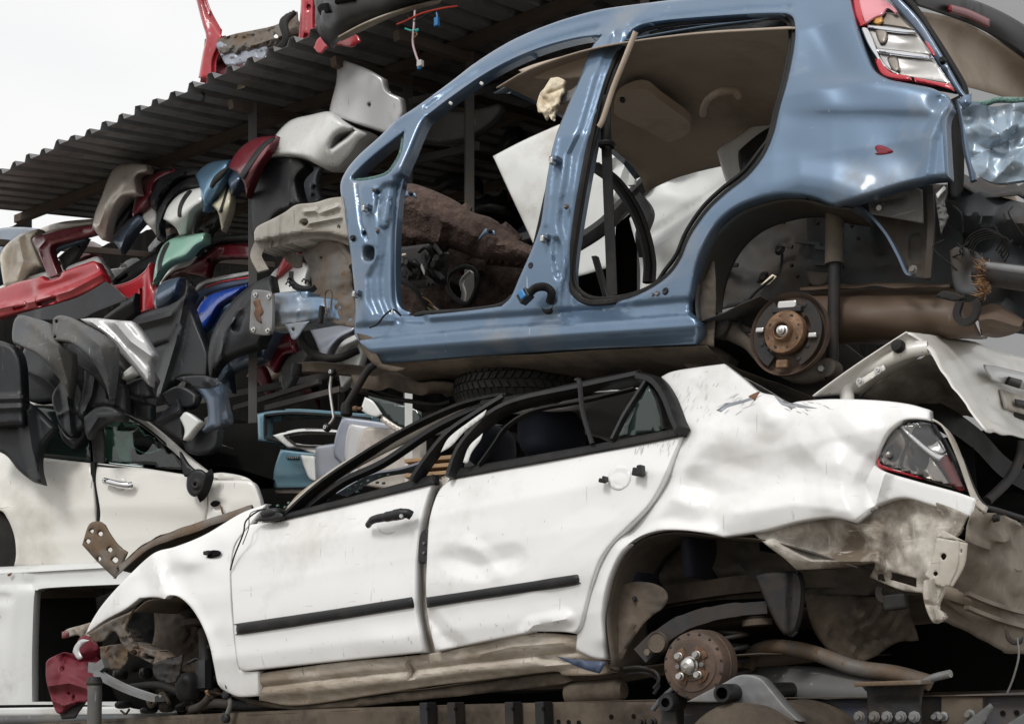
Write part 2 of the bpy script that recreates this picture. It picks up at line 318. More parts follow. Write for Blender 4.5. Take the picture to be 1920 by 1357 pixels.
def panel(name, pts, fr, m, parent=None, holes=(), step=7.0, off=0.0, prof=None, roll=0.0, rolld=0.0, feats=(), thick=.004, flange=0.0, hflange=None, sharp=40, mats=None):
    """sheet-metal pressing: outline traced on plane fr, bent by a body profile, creases and dents, with rolled rims and real thickness"""
    loops = [outline(pts, step)]+[outline(h, step) for h in holes]
    lo, hi = loops[0].min(0), loops[0].max(0)
    gx = np.arange(lo[0]+step*.5, hi[0], step); gy = np.arange(lo[1]+step*.5, hi[1], step*.87)
    G = np.array([(x+(step*.5 if j % 2 else 0), y) for j, y in enumerate(gy) for x in gx]) if len(gx) and len(gy) else np.zeros((0, 2))
    if len(G):
        k = inside(loops[0], G)
        for h in loops[1:]: k &= ~inside(h, G)
        G = G[k]
        if len(G):
            d = np.full(len(G), 1e9)
            for l in loops: d = np.minimum(d, loopdist(l, G))
            G = G[d > (step*.45 if not roll else roll+step*.3)]
    if roll:                                           # rings of points so that the rolled rim is evenly sampled
        rings = []
        for l in loops:
            tg = np.roll(l, -1, 0)-np.roll(l, 1, 0); tg /= np.linalg.norm(tg, axis=1)[:, None]+1e-9; nr_ = np.stack([-tg[:, 1], tg[:, 0]], 1)
            for f_ in (.2, .55, 1.0):
                for sg in (-1, 1): rings.append((l+nr_*roll*f_*sg, roll*f_))
        for R_, dd in rings:
            k = inside(loops[0], R_)
            for h in loops[1:]: k &= ~inside(h, R_)
            R_ = R_[k]
            if len(R_):
                d = np.full(len(R_), 1e9)
                for l in loops: d = np.minimum(d, loopdist(l, R_))
                R_ = R_[d > dd*.93]; G = np.vstack([G, R_]) if len(G) else R_
    # vertices and constrained edges along creases and steps, so that folds stay crisp
    lines = []
    for f in feats:
        if f[0] in 'vr' and f[2] < 5*step: lines.append((np.array(f[1], float), 0)); 
        elif f[0] == 's' and f[2] < 2*step: lines += [(np.array(f[1], float)+(0, d_*max(f[2], .34*step)), 0) for d_ in (-2.2, 0, 2.2)]
        elif f[0] == 't' and f[2] < 2*step: lines += [(np.array(f[1], float)+(d_*max(f[2], .34*step), 0), 0) for d_ in (-2.2, 0, 2.2)]
        elif f[0] == 'p':
            q_ = outline(f[1], step*.9); c_ = q_.mean(0); rim = max(f[2], 1.2*step)*.5
            for d_ in (-1, 1):
                v_ = q_-c_; L_ = np.linalg.norm(v_, axis=1)[:, None]; lines.append((c_+v_*(1+d_*rim/np.maximum(L_, 1e-6)), 1))
    ledges = []; LP = []
    for ln_, cl_ in lines:
        if not cl_:
            dens = [ln_[:1]]
            for a_, b_ in zip(ln_[:-1], ln_[1:]):
                k_ = max(1, int(np.linalg.norm(b_-a_)/(step*.9))); dens.append(a_+(b_-a_)*np.linspace(0, 1, k_+1)[1:, None])
            ln_ = np.vstack(dens)
        ok = inside(loops[0], ln_)
        for h in loops[1:]: ok &= ~inside(h, ln_)
        if ok.any():
            d = np.full(len(ln_), 1e9)
            for l in loops: d = np.minimum(d, loopdist(l, ln_))
            ok &= d > max(step*.4, roll*1.02)
        b0 = sum(len(x) for x in LP); idx = np.cumsum(ok)-1
        for i in range(len(ln_)-1):
            if ok[i] and ok[i+1]: ledges.append((b0+idx[i], b0+idx[i+1]))
        if cl_ and ok[0] and ok[-1]: ledges.append((b0+idx[-1], b0+idx[0]))
        if ok.any(): LP.append(ln_[ok])
    if LP:
        LP = np.vstack(LP)
        if len(G):
            keep = np.ones(len(G), bool)
            for s_ in range(0, len(G), 3000):
                g_ = G[s_:s_+3000]; d2 = (g_*g_).sum(1)+((LP*LP).sum(1)[None]-2*g_@LP.T).min(1); keep[s_:s_+3000] = d2 > (step*.55)**2
            G = G[keep]
        G = np.vstack([LP, G]) if len(G) else LP
    B = np.vstack(loops); allp = np.vstack([B, G]) if len(G) else B
    edges = [(len(B)+int(a_), len(B)+int(b_)) for a_, b_ in ledges]; s = 0
    for l in loops: edges += [(s+i, s+(i+1) % len(l)) for i in range(len(l))]; s += len(l)
    r = delaunay_2d_cdt([V(p) for p in allp], edges, [], 0, 1e-5)
    xy = np.array([tuple(v) for v in r[0]]); F = np.array([tuple(f) for f in r[2] if len(f) == 3])
    c = xy[F].mean(1); k = inside(loops[0], c)
    for h in loops[1:]: k &= ~inside(h, c)
    F = F[k]
    z = np.zeros(len(xy))+off
    if prof is not None:
        u, w = fr.uw(xy[:, 0], xy[:, 1]); z = z+prof(u, w)
    if feats: z += feat_off(feats, xy, step)
    if roll:
        d = np.full(len(xy), 1e9)
        for l in loops: d = np.minimum(d, loopdist(l, xy))
        t = np.clip(d/roll, 0, 1); z -= (rolld or roll/590)*(1-np.sqrt(np.clip(1-(1-t)**2, 0, 1)))
    P = fr.pt(xy[:, 0], xy[:, 1], z)
    # orient towards the viewer
    a = np.cross(P[F[:, 1]]-P[F[:, 0]], P[F[:, 2]]-P[F[:, 0]]); flip = (a@fr.n) < 0; F[flip] = F[flip][:, ::-1]
    faces = [tuple(f) for f in F]; P = P.tolist()
    if flange or hflange:
        cnt = {}
        for f in faces:
            for i in range(3): e = (f[i], f[(i+1) % 3]); cnt[tuple(sorted(e))] = cnt.get(tuple(sorted(e)), []) + [e]
        bd = [v[0] for v in cnt.values() if len(v) == 1]; new = {}
        ol = loops[0]
        outs = loopdist(ol, np.array([(xy[i]+xy[j])/2 for i, j in bd])) < 1.0
        for (i, j), outer in zip(bd, outs):
            fl = flange if outer else (hflange if hflange is not None else flange)
            if not fl: continue
            for q in (i, j):
                if q not in new: new[q] = len(P); P.append((np.array(P[q])-fr.n*fl).tolist())
            faces.append((j, i, new[i], new[j]))
    return build(name, P, faces, m, parent, thick=thick, sharp=sharp)
def patch(name, pts, fr, m, parent=None, off=0.0, thick=.004, step=9, **k): return panel(name, pts, fr, m, parent, off=off, thick=thick, step=step, **k)
def loft(name, rails, m, parent=None, n=22, mm=10, thick=.004, closed=False, smooth=True, lin=False, sharp=50, wob=0.0):
    """smooth shell through rails; rails hold (px,py,Y) triples or world Vectors"""
    R = []
    for r in rails: R.append(catmull(np.array([tuple(p) if isinstance(p, V) else tuple(at(*p)) for p in r]), n))
    R = np.array(R)                                    # k,n,3
    if lin: S = R
    else: S = np.stack([catmull(R[:, i], mm, closed) for i in range(n)], 1)
    k = len(S)
    if wob:
        g = RNG.normal(0, wob, (max(3, k//2), max(3, n//3), 3)); 
        gi = np.clip((np.arange(k)/k*g.shape[0]).astype(int), 0, g.shape[0]-1); gj = np.clip((np.arange(n)/n*g.shape[1]).astype(int), 0, g.shape[1]-1)
        W = g[gi][:, gj]; W = (W+np.roll(W, 1, 0)+np.roll(W, 1, 1)+np.roll(W, -1, 1))/4; S = S+W
    verts = S.reshape(-1, 3); F = []
    for a in range(k if closed else k-1):
        b = (a+1) % k
        for i in range(n-1): F.append((a*n+i, a*n+i+1, b*n+i+1, b*n+i))
    return build(name, verts, F, m, parent, smooth=smooth, thick=thick, sharp=sharp, off=0.0)
def sweep(name, path, prof, m, parent=None, n=None, up=(0, 0, 1), closed=False, caps=True, scale=None, smooth=True, sharp=40, curve=True, bevel=0.0):
    """profile polygon (a,b) swept along a path of world points"""
    P = np.array([tuple(p) for p in path], float)
    if curve and len(P) > 2: P = catmull(P, n or max(8, 6*len(P)), closed)
    k = len(P); T = np.gradient(P, axis=0) if not closed else (np.roll(P, -1, 0)-np.roll(P, 1, 0))
    T /= np.linalg.norm(T, axis=1)[:, None]+1e-12
    up = np.array(up, float); verts = []; q = len(prof); prev = None
    for i in range(k):
        if prev is None:
            a = np.cross(up, T[i])
            if np.linalg.norm(a) < .1: a = np.cross((1, .2, .1), T[i])
        else: a = prev-T[i]*(prev@T[i])
        a /= np.linalg.norm(a); prev = a; b = np.cross(T[i], a); s = scale[min(len(scale)-1, int(i*len(scale)/k))] if scale is not None else 1
        for (x, y) in prof: verts.append(P[i]+a*x*s+b*y*s)
    F = []
    for i in range(k if closed else k-1):
        j = (i+1) % k
        for c in range(q): d = (c+1) % q; F.append((i*q+c, i*q+d, j*q+d, j*q+c))
    if caps and not closed: F.append(tuple(range(q))[::-1]); F.append(tuple((k-1)*q+c for c in range(q)))
    return build(name, verts, F, m, parent, smooth=smooth, sharp=sharp, bevel=bevel)
def circ(r, s=10, ry=None): return [(r*math.cos(2*math.pi*i/s), (ry or r)*math.sin(2*math.pi*i/s)) for i in range(s)]
def rect(a, b): return [(-a/2, -b/2), (a/2, -b/2), (a/2, b/2), (-a/2, b/2)]
def tube(name, path, r, m, parent=None, s=10, **k): return sweep(name, path, circ(r, s), m, parent, **k)
def beam(name, p, q, a, b, m, parent=None, up=(0, 0, 1), bevel=.002): return sweep(name, [p, q], rect(a, b), m, parent, up=up, curve=False, smooth=False, bevel=bevel)
def lathe(name, c, axis, prof, m, parent=None, s=28, sharp=35, smooth=True):
    """profile (radius, height along axis) turned about axis at c"""
    ax = np.array(axis, float); ax /= np.linalg.norm(ax); a = np.cross(ax, (0, 0, 1)); 
    if np.linalg.norm(a) < .05: a = np.array((1.0, 0, 0))
    a /= np.linalg.norm(a); b = np.cross(ax, a); c = np.array(c); verts = []; k = len(prof)
    for (r, h) in prof:
        for i in range(s): th = 2*math.pi*i/s; verts.append(c+ax*h+(a*math.cos(th)+b*math.sin(th))*max(r, 1e-5))
    F = [(j*s+i, j*s+(i+1) % s, (j+1)*s+(i+1) % s, (j+1)*s+i) for j in range(k-1) for i in range(s)]
    return build(name, verts, F, m, parent, sharp=sharp, smooth=smooth)
def boxo(name, c, ax, half, m, parent=None, bevel=.004):
    c = np.array(c); u, v, w_ = [np.array(a) for a in ax]; vs_ = []
    for sx in (-1, 1):
        for sy in (-1, 1):
            for sz in (-1, 1): vs_.append(c+u*half[0]*sx+v*half[1]*sy+w_*half[2]*sz)
    F = [(0, 1, 3, 2), (4, 6, 7, 5), (0, 4, 5, 1), (2, 3, 7, 6), (0, 2, 6, 4), (1, 5, 7, 3)]
    return build(name, vs_, F, m, parent, smooth=False, bevel=bevel)
def slab(name, pts, fr, off0, off1, m, parent=None, step=8, smooth=True, **k):
    """solid plate: an outline on plane fr reaching from depth off0 to off1"""
    return panel(name, pts, fr, m, parent, off=off0, thick=0, flange=off0-off1, step=step, **k)
# ------------------------------------------------------------------ setting
g = [(-60, -30, 0), (60, -30, 0), (60, 90, 0), (-60, 90, 0)]
n_ = 60; gv = [(-300+600*i/n_, -200+700*j/n_, 0.02*math.sin(i*3.1)*math.cos(j*2.3)) for j in range(n_+1) for i in range(n_+1)]
gf = [(j*(n_+1)+i, j*(n_+1)+i+1, (j+1)*(n_+1)+i+1, (j+1)*(n_+1)+i) for j in range(n_) for i in range(n_)]
tag(build('ground', gv, gf, 'ground'), kind='structure')
def q(fr, px, py, off):                                # the point straight behind (px,py) of a plane, off metres out
    u, w_ = fr.uw(px, py); return fr.P(float(u), float(w_), off)
FW = Frame(1310, 1240, 4.0, vp=(-2100, 1540))          # white car's near side
FB = Frame(1475, 625, 3.9, vp=(-2100, 837))            # blue car's near side
FS = Frame(480, 600, 8.5, u=(-.8, .6, 0))              # front plane of the storage rack
FC = Frame(200, 950, 7.4, u=(.96, -.28, 0))            # cream car's near side
FV = Frame(100, 1200, 7.3, u=(.96, -.28, 0))           # white van under it
# grey hall far behind the stack of cars
hx0, hx1, hy = .5, 16, 20.0
hall = thing('hall', 'plain grey rendered hall wall beyond the car stack at the right', 'building', (8, hy, 0))
build('wall', [(hx0+1.5, hy, 0), (hx1, hy-6, 0), (hx1, hy-6, 13.5), (hx0+1.5, hy, 13.5), (hx0+1.5, hy+8, 0), (hx0+1.5, hy+8, 13.5), (hx1, hy+8, 0), (hx1, hy+8, 13.5)],
      [(0, 1, 2, 3), (0, 3, 5, 4), (1, 6, 7, 2), (3, 2, 7, 5)], 'wall_grey', hall, smooth=False)
sweep('parapet', [(hx0+1.5, hy-.1, 13.6), (hx1, hy-6.1, 13.6)], rect(.4, .25), 'wall_grey', hall, curve=False, smooth=False)

# ------------------------------------------------------------------ open storage shed with corrugated roof
shed = thing('storage_shed', 'open steel storage shed with dark corrugated lean-to roof over stacked car parts', 'shed', FS.P(0, 0, 0))
eave_z = float(at(480, 157, 8.5).z)
def u_at(px, back=0.0):                                # u where the vertical line of pixel column px meets the plane back metres behind
    return float(FS.uw(px, 600, -back)[0])
def sh(u, back, z): p = FS.o+FS.u*u-FS.n*back; return V((p[0], p[1], z))
TILT = .20
u0, u1, depth = u_at(1230, .6), 3.9, 4.6
pitch = .20; nr = int((u1-u0)/pitch); prof = []
for i in range(nr):
    b_ = u0+i*pitch
    prof += [(b_, 0), (b_+.115, 0), (b_+.135, .045), (b_+.18, .045)]
prof.append((u0+nr*pitch, 0))
vv = []; ff = []; nb = 9; wav = RNG.normal(0, .006, (len(prof), nb))
for j in range(nb):
    bk = -.30+depth*j/(nb-1)
    for i, (u_, h_) in enumerate(prof): vv.append(sh(u_, bk+RNG.normal(0, .004)*(j == 0), eave_z+TILT*bk+h_+wav[i//4*4, j]))
for j in range(nb-1):
    for i in range(len(prof)-1): a = j*len(prof)+i; ff.append((a, a+1, a+1+len(prof), a+len(prof)))
build('roof_sheet', vv, ff, 'roof_sheet', shed, smooth=False, thick=.002)
for bk in (.55, 2.2, 3.9):
    beam('purlin', sh(u0, bk, eave_z+TILT*bk-.045), sh(u1-.02, bk, eave_z+TILT*bk-.045), .06, .07, 'purlin_rust', shed)
cols = [(-20, .62), (474, .10), (765, .62), (880, .62)]
uu = [u_at(px, b_) for px, b_ in cols]
for k, u_ in enumerate(uu+[u0+.1]):
    pb = .10 if k == 1 else .62
    sweep('post', [sh(u_, pb, 0), sh(u_, pb, eave_z+TILT*pb-.08)], rect(.06, .06), 'post_steel', shed, curve=False, smooth=False, bevel=.004)
    beam('rafter', sh(u_, -.1, eave_z-.12-.02), sh(u_, 4.2, eave_z+TILT*4.2-.12), .05, .06, 'purlin_rust', shed)
    beam('bracket', sh(u_, .64, eave_z+TILT*.62-.35), sh(u_, 1.2, eave_z+TILT*1.2-.14), .035, .035, 'post_steel', shed)
for px, bk in ((35, 3.9), (140, 3.9), (232, 2.6), (640, 2.4)):
    u_ = u_at(px, bk); sweep('post', [sh(u_, bk, 0), sh(u_, bk, eave_z+TILT*bk-.08)], rect(.06, .06), 'post_steel', shed, curve=False, smooth=False, bevel=.004)
def z_at(py, px=480, Y=8.5): return float(at(px, py, Y).z)
SHELF = [z_at(470), z_at(650), z_at(800), z_at(905)]
for zz in SHELF[:3]:
    for bk in (.9, 2.9): beam('shelf_rail', sh(u0, bk, zz), sh(u1-.1, bk, zz), .04, .05, 'post_steel', shed)
    for u_ in uu+[u0+.1]:
        beam('cross_rail', sh(u_+.05, .9, zz-.05), sh(u_+.05, 4.0, zz-.05), .04, .05, 'post_steel', shed)
# the upper shelf bay at the right, seen through the blue car
zb = float(at(800, 262, 8.0).z)
beam('shelf_rail', at(735, 258, 9.3), at(893, 272, 8.4), .05, .05, 'post_steel', shed)
beam('shelf_rail', at(893, 274, 8.4), at(740, 312, 10.2), .05, .05, 'post_steel', shed)
beam('brace', at(770, 190, 8.0), at(1060, 130, 9.5), .03, .04, 'post_steel', shed)
beam('brace', at(500, 765, 9.0), at(640, 730, 8.4), .04, .04, 'post_steel', shed)
beam('brace', at(440, 765, 9.2), at(600, 715, 8.6), .035, .035, 'post_steel', shed)
eb = []
for i in range(41):
    for z_ in (0, eave_z+TILT*(4.3*i/40)): eb.append(sh(u0-.02+(.02 if i % 2 else 0), .6+3.7*i/40, z_))
build('daylight_block', eb, [(2*i, 2*i+2, 2*i+3, 2*i+1) for i in range(40)], 'shed_dark', shed, smooth=False)  # wall added to keep daylight from brightening the open shed end
# dark sheet cladding closing the back, from the middle of the shed to its near end
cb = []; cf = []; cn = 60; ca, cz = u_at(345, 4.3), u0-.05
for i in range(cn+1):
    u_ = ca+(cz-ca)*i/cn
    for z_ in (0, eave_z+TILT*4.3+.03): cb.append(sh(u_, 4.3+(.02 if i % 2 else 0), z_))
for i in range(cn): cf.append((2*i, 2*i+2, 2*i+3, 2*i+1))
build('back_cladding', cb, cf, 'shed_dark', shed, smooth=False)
YF = thing('sky_backdrop', 'dark backdrop sheets added behind the far end of the shed to hide the sky', 'backdrop', FS.p(120, 1250, -4.6))  # added dark sheets that hide the sky gaps behind the shed
for xa, xb, yt in ((-260, 60, 470), (60, 345, 456), (345, 520, 395)):
    fv = []; zl = float(FS.p((xa+xb)/2, yt, -4.6).z)
    for i in range(25):
        u_ = u_at(xa+(xb-xa)*i/24, 4.6)
        for z_ in (0, zl): fv.append(sh(u_, 4.6+(.03 if i % 2 else 0), z_))
    build('backdrop_sheet', fv, [(2*i, 2*i+2, 2*i+3, 2*i+1) for i in range(24)], 'shed_dark', YF, smooth=False)
# ------------------------------------------------------------------ the white wrecked saloon (lower car)
WC = thing('saloon_car', 'dented white saloon with crushed roof and missing wheels, lying under the blue car shell', 'car', FW.P(1.2, -.28, -.8))
def wprof(u, w_):
    z = np.interp(w_, [-.15, -.05, .06, .2, .33, .5, .64, .76, .95, 1.2], [-.13, -.085, -.05, -.012, 0, .004, -.008, -.045, -.14, -.26])
    z = z-.16*np.maximum(0, u-2.45)**2-.35*np.maximum(0, -.42-u)**2
    return z
def folds(n, box, wd, amp, seed):                       # a fixed set of sharp folds within a region
    rs = np.random.RandomState(seed); out = []
    for _ in range(n):
        p = rs.uniform(box[:2], box[2:]); a = rs.uniform(-.6, .9); d = np.array((math.cos(a), math.sin(a)))*wd*rs.uniform(.8, 2)
        out.append(('v', [tuple(p-d), tuple(p+rs.normal(0, wd*.2, 2)), tuple(p+d)], wd*rs.uniform(.6, 1.2), amp*rs.choice((-1, 1))*rs.uniform(.5, 1)))
    return out
# front wing
panel('front_wing', [(500, 944, 1), (452, 962), (384, 1002), (330, 1024), (288, 1037), (240, 1080), (196, 1128), (172, 1164), (161, 1188, 1), (196, 1163), (236, 1141), (262, 1121, 1), (290, 1119), (309, 1122, 1),
    (318, 1116), (336, 1119), (357, 1137), (377, 1168), (392, 1206), (401, 1246), (408, 1280), (416, 1291, 1), (432, 1300), (450, 1306), (486, 1304, 1), (484, 1258, 1), (455, 1257), (447, 1246), (440, 1200), (434, 1130), (432, 1070), (440, 1022), (470, 981, 1)],
    FW, 'paint_white', WC, prof=wprof, step=6, roll=5, rolld=.007, thick=.003, flange=.03,
    feats=[('v', [(309, 1122), (297, 1078), (286, 1036)], 26, .035), ('d', 330, 1075, 20, 30, -.035, -20), ('d', 345, 1050, 30, 22, .02), ('d', 262, 1085, 22, 30, -.018), ('r', [(410, 1010), (330, 1060), (340, 1110)], 26, .012),
           ('d', 415, 1035, 30, 34, -.010), ('r', [(318, 1116), (357, 1137), (392, 1206), (408, 1280)], 12, .014), ('n', 120, .006, 3)])
boxo('lamp_stub', FW.p(389, 1036, .0), (FW.u, FW.n, FW.w), (.018, .012, .009), 'black_plastic', WC)
patch('lamp_opening', [(383, 1040), (397, 1031), (413, 1033), (411, 1041), (392, 1046)], FW, 'shed_dark', WC, off=.006, thick=.002, step=5, prof=wprof)
# doors
mid_feats = [('s', [(430, 1118), (1120, 1030)], 14, .010), ('r', [(440, 1200), (1090, 1110)], 26, -.006)]
FDF = mid_feats+[('d', 735, 1205, 50, 26, .012), ('d', 560, 1010, 90, 30, .006), ('d', 700, 1060, 80, 60, -.006), ('n', 220, .003, 5)]
FD = panel('front_door', [(470, 983, 1), (520, 977, 1), (812, 905, 1), (800, 935), (789, 975), (783, 1020), (779, 1075), (780, 1130), (786, 1180), (795, 1222, 1), (640, 1238), (455, 1258, 1), (447, 1246), (441, 1200), (436, 1130), (434, 1070), (442, 1022)],
    FW, 'paint_white', WC, prof=wprof, off=.004, step=6, roll=4, rolld=.006, flange=.035, thick=.003, feats=FDF)
RDF = mid_feats+[('v', [(850, 1048), (896, 1062), (960, 1046)], 30, -.016), ('v', [(880, 1022), (910, 1042), (930, 1070)], 22, .010), ('d', 1170, 880, 70, 40, .006), ('v', [(985, 1186), (1000, 1172), (1060, 1160)], 20, .018),
      ('d', 1030, 1178, 36, 14, -.018), ('v', [(806, 1160), (830, 1190), (860, 1212)], 22, -.018), ('v', [(1040, 1040), (1110, 1000), (1180, 950)], 50, .006), ('n', 260, .003, 11)]+folds(5, (830, 930, 1120, 1160), 42, .005, 8)
RD = panel('rear_door', [(850, 896, 1), (1000, 868), (1150, 841), (1279, 816, 1), (1262, 855), (1238, 910), (1215, 948), (1180, 984), (1148, 1016), (1124, 1050), (1108, 1095), (1096, 1140), (1088, 1172), (1078, 1187, 1), (1055, 1184), (998, 1183, 1), (984, 1187), (900, 1204), (817, 1221, 1),
    (804, 1165), (799, 1105), (801, 1040), (804, 985), (812, 948), (826, 916)],
    FW, 'paint_white', WC, prof=wprof, off=.012, step=6, roll=4, rolld=.007, flange=.035, thick=.003,
    feats=RDF)
# rear quarter panel
QF = [('r', [(1290, 850), (1330, 800), (1480, 780), (1640, 800)], 50, .024), ('d', 1430, 880, 130, 46, -.026), ('d', 1330, 905, 60, 50, -.012), ('v', [(1602, 979), (1580, 930), (1572, 870)], 44, .026), ('v', [(1380, 962), (1490, 945), (1590, 958)], 40, .018),
  ('v', [(1640, 950), (1622, 905), (1640, 870)], 22, -.024), ('v', [(1290, 700), (1350, 740), (1440, 760)], 40, .010), ('v', [(1358, 682), (1422, 740), (1440, 790)], 40, .016), ('v', [(1300, 900), (1360, 930), (1420, 920)], 30, -.010), ('v', [(1500, 830), (1545, 880), (1540, 930)], 34, .012), ('v', [(1560, 800), (1600, 850), (1640, 860)], 30, -.010),
  ('r', [(1284, 816), (1272, 860), (1235, 930), (1180, 990)], 16, -.03), ('r', [(1330, 1000), (1236, 995), (1166, 1034), (1134, 1112), (1131, 1196)], 16, .016), ('v', [(1190, 960), (1260, 935), (1300, 950)], 30, .014), ('v', [(1660, 884), (1640, 950)], 18, .024), ('n', 240, .003, 17)]+folds(9, (1280, 720, 1620, 970), 42, .008, 5)
RQ = panel('rear_quarter', [(1284, 816, 1), (1272, 770), (1258, 735), (1240, 706, 1), (1262, 696), (1310, 688), (1358, 682, 1), (1392, 708), (1422, 733), (1452, 741, 1), (1478, 756), (1500, 752), (1560, 748), (1640, 750), (1702, 757), (1743, 768, 1), (1745, 789, 1),
    (1716, 786), (1690, 790), (1664, 812), (1648, 846), (1642, 872, 1), (1660, 884), (1720, 902), (1790, 921), (1828, 934, 1), (1822, 972, 1), (1790, 962), (1742, 946), (1700, 934), (1668, 938), (1632, 955), (1602, 979, 1), (1560, 970), (1500, 978), (1430, 996), (1356, 1007, 1), (1326, 1000), (1280, 994),
    (1236, 995), (1196, 1008), (1166, 1034), (1146, 1070), (1134, 1112), (1128, 1154), (1131, 1196), (1136, 1236, 1), (1112, 1233), (1080, 1218, 1), (1082, 1188, 1), (1092, 1172), (1100, 1140), (1113, 1095), (1130, 1050), (1152, 1018), (1184, 988), (1220, 952), (1243, 912), (1268, 855)],
    FW, 'paint_white', WC, prof=wprof, off=.0, step=6, roll=5, rolld=.008, flange=.03, thick=.003,
    feats=QF)
# scraped marks on the quarter
patch('scrape', [(1343, 769, 1), (1360, 758), (1378, 753), (1392, 750), (1408, 744), (1420, 734, 1), (1414, 746), (1398, 753), (1384, 757), (1364, 763), (1352, 772, 1)], FW, 'lilac_grey', WC, off=.0015, thick=.001, prof=wprof, feats=QF, step=5)
patch('scrape', [(1403, 743, 1), (1412, 738), (1425, 733, 1), (1420, 742), (1415, 751, 1), (1409, 746)], FW, 'rust', WC, off=.0025, thick=.001, prof=wprof, feats=QF, step=5)
patch('scrape', [(1452, 742, 1), (1470, 753), (1496, 757), (1532, 765, 1), (1504, 764), (1490, 762), (1484, 768, 1), (1476, 762), (1464, 757)], FW, 'lilac_grey', WC, off=.0015, thick=.001, prof=wprof, feats=QF, step=5)
def scratches(par, n, box, ang, ln, wd, m, feats, off, seed):
    """fine scuffs lying on a panel's surface"""
    rs = np.random.RandomState(seed); vs_ = []; fs_ = []
    for _ in range(n):
        x, y = rs.uniform(box[0], box[2]), rs.uniform(box[1], box[3]); a = math.radians(ang+rs.normal(0, 9)); L = ln*rs.uniform(.3, 1.3); w2 = wd*rs.uniform(.4, 1.2)
        k = 6; t = np.linspace(-.5, .5, k); cx_ = x+np.cos(a)*L*t+rs.normal(0, .6)*t*t*6; cy_ = y+np.sin(a)*L*t
        tap = w2*(1-(2*t)**2)**.5; b0 = len(vs_)
        for sg in (-1, 1):
            X, Y_ = cx_-np.sin(a)*tap*sg, cy_+np.cos(a)*tap*sg; u_, w_ = FW.uw(X, Y_); z = wprof(u_, w_)+feat_off(feats, np.stack([X, Y_], 1), 6)+off+.0016
            vs_ += [tuple(p) for p in FW.pt(X, Y_, z)]
        fs_ += [(b0+i, b0+i+1, b0+k+i+1, b0+k+i) for i in range(k-1)]
    tag(build('scuff_marks', vs_, fs_, m, par), kind='stuff')
scratches(RQ, 34, (1262, 702, 1330, 770), 118, 15, .25, 'silver', QF, 0, 1); scratches(RQ, 12, (1300, 720, 1350, 780), 118, 10, .22, 'bumper_grey', QF, 0, 12); scratches(RQ, 18, (1345, 742, 1420, 775), -26, 26, .4, 'lilac_grey', QF, 0, 2)
scratches(RQ, 12, (1290, 780, 1600, 940), 60, 10, .25, 'silver', QF, 0, 3); scratches(RQ, 14, (1460, 752, 1560, 778), 20, 14, .35, 'grey_steel', QF, 0, 4)
# sill and torn underside
sillf = [('v', [(486, 1288), (640, 1270), (760, 1258), (900, 1240), (1080, 1222)], 9, -.018), ('s', [(486, 1308), (600, 1300), (760, 1280), (900, 1262), (1130, 1244)], 2, -.028), ('v', [(768, 1244), (776, 1256), (772, 1268)], 8, -.03), ('v', [(1020, 1232), (1060, 1240), (1120, 1250)], 14, -.025), ('v', [(900, 1226), (960, 1212), (1060, 1204)], 14, .012), ('c', 8, 26, .006, 23)]
panel('sill', [(484, 1262, 1), (640, 1240), (815, 1223), (985, 1188), (1080, 1190, 1), (1130, 1236, 1), (1138, 1262), (1060, 1266), (1035, 1258), (900, 1275), (820, 1284), (700, 1302), (560, 1322), (486, 1312, 1)], FW, 'sill_dirty', WC, prof=wprof, off=-.012, step=5, roll=4, rolld=.008, feats=sillf, flange=.06)
patch('sill_scrap', [(1040, 1229, 1), (1080, 1236), (1136, 1240, 1), (1124, 1262, 1), (1090, 1252)], FW, 'navy_trim', WC, off=.03, thick=.006, feats=[('n', 40, .012, 4)])
patch('underside_lip', [(430, 1302, 1), (560, 1322), (700, 1305), (860, 1284), (1040, 1262), (1070, 1268, 1), (1060, 1280), (900, 1300), (760, 1314), (600, 1330), (480, 1322)], FW, 'underside', WC, off=-.14, thick=.003, feats=[('n', 70, .02, 8)])
# floor pan closing the body below
fp = [[q(FW, x, y, o) for x, y in ((420, 1296), (700, 1296), (1000, 1262), (1400, 1220))] for o in (-.12, -.5, -.9, -1.35)]
loft('floor_pan', fp, 'underside', WC, wob=.012)
# pillar between the doors, hinge gap, latch
panel('door_pillar', [(812, 900, 1), (850, 886, 1), (828, 925), (816, 965), (806, 1030), (802, 1110), (808, 1170), (828, 1236, 1), (790, 1236, 1), (780, 1180), (774, 1100), (778, 1020), (788, 960)], FW, 'champagne', WC, prof=wprof, off=-.035, step=6, thick=.004, feats=[('t', [(800, 900), (796, 1010), (790, 1110), (806, 1236)], 4, -.02)])
panel('door_latch', [(790, 998), (801, 992), (803, 1010), (802, 1050), (794, 1056), (785, 1050), (786, 1015)], FW, 'black_plastic', WC, prof=wprof, off=.0, step=4, thick=.02, roll=4, rolld=.006)
for y in (1018, 1036): lathe('latch_screw', FW.p(795, y, .006), FW.n, [(0, .004), (.005, .004), (.006, 0)], 'grey_steel', WC, s=8)
scratches(FD, 9, (470, 990, 770, 1230), 80, 8, .28, 'sill_dirty', FDF, .004, 5); scratches(RD, 10, (830, 900, 1080, 1170), 75, 8, .28, 'sill_dirty', RDF, .012, 6)
scratches(RD, 30, (1190, 826, 1270, 850), 100, 13, .5, 'silver', RDF, .012, 7); scratches(RD, 14, (830, 1150, 1060, 1200), 70, 8, .4, 'sill_dirty', RDF, .012, 8); scratches(FD, 10, (480, 1195, 780, 1240), 70, 7, .4, 'sill_dirty', FDF, .004, 9)
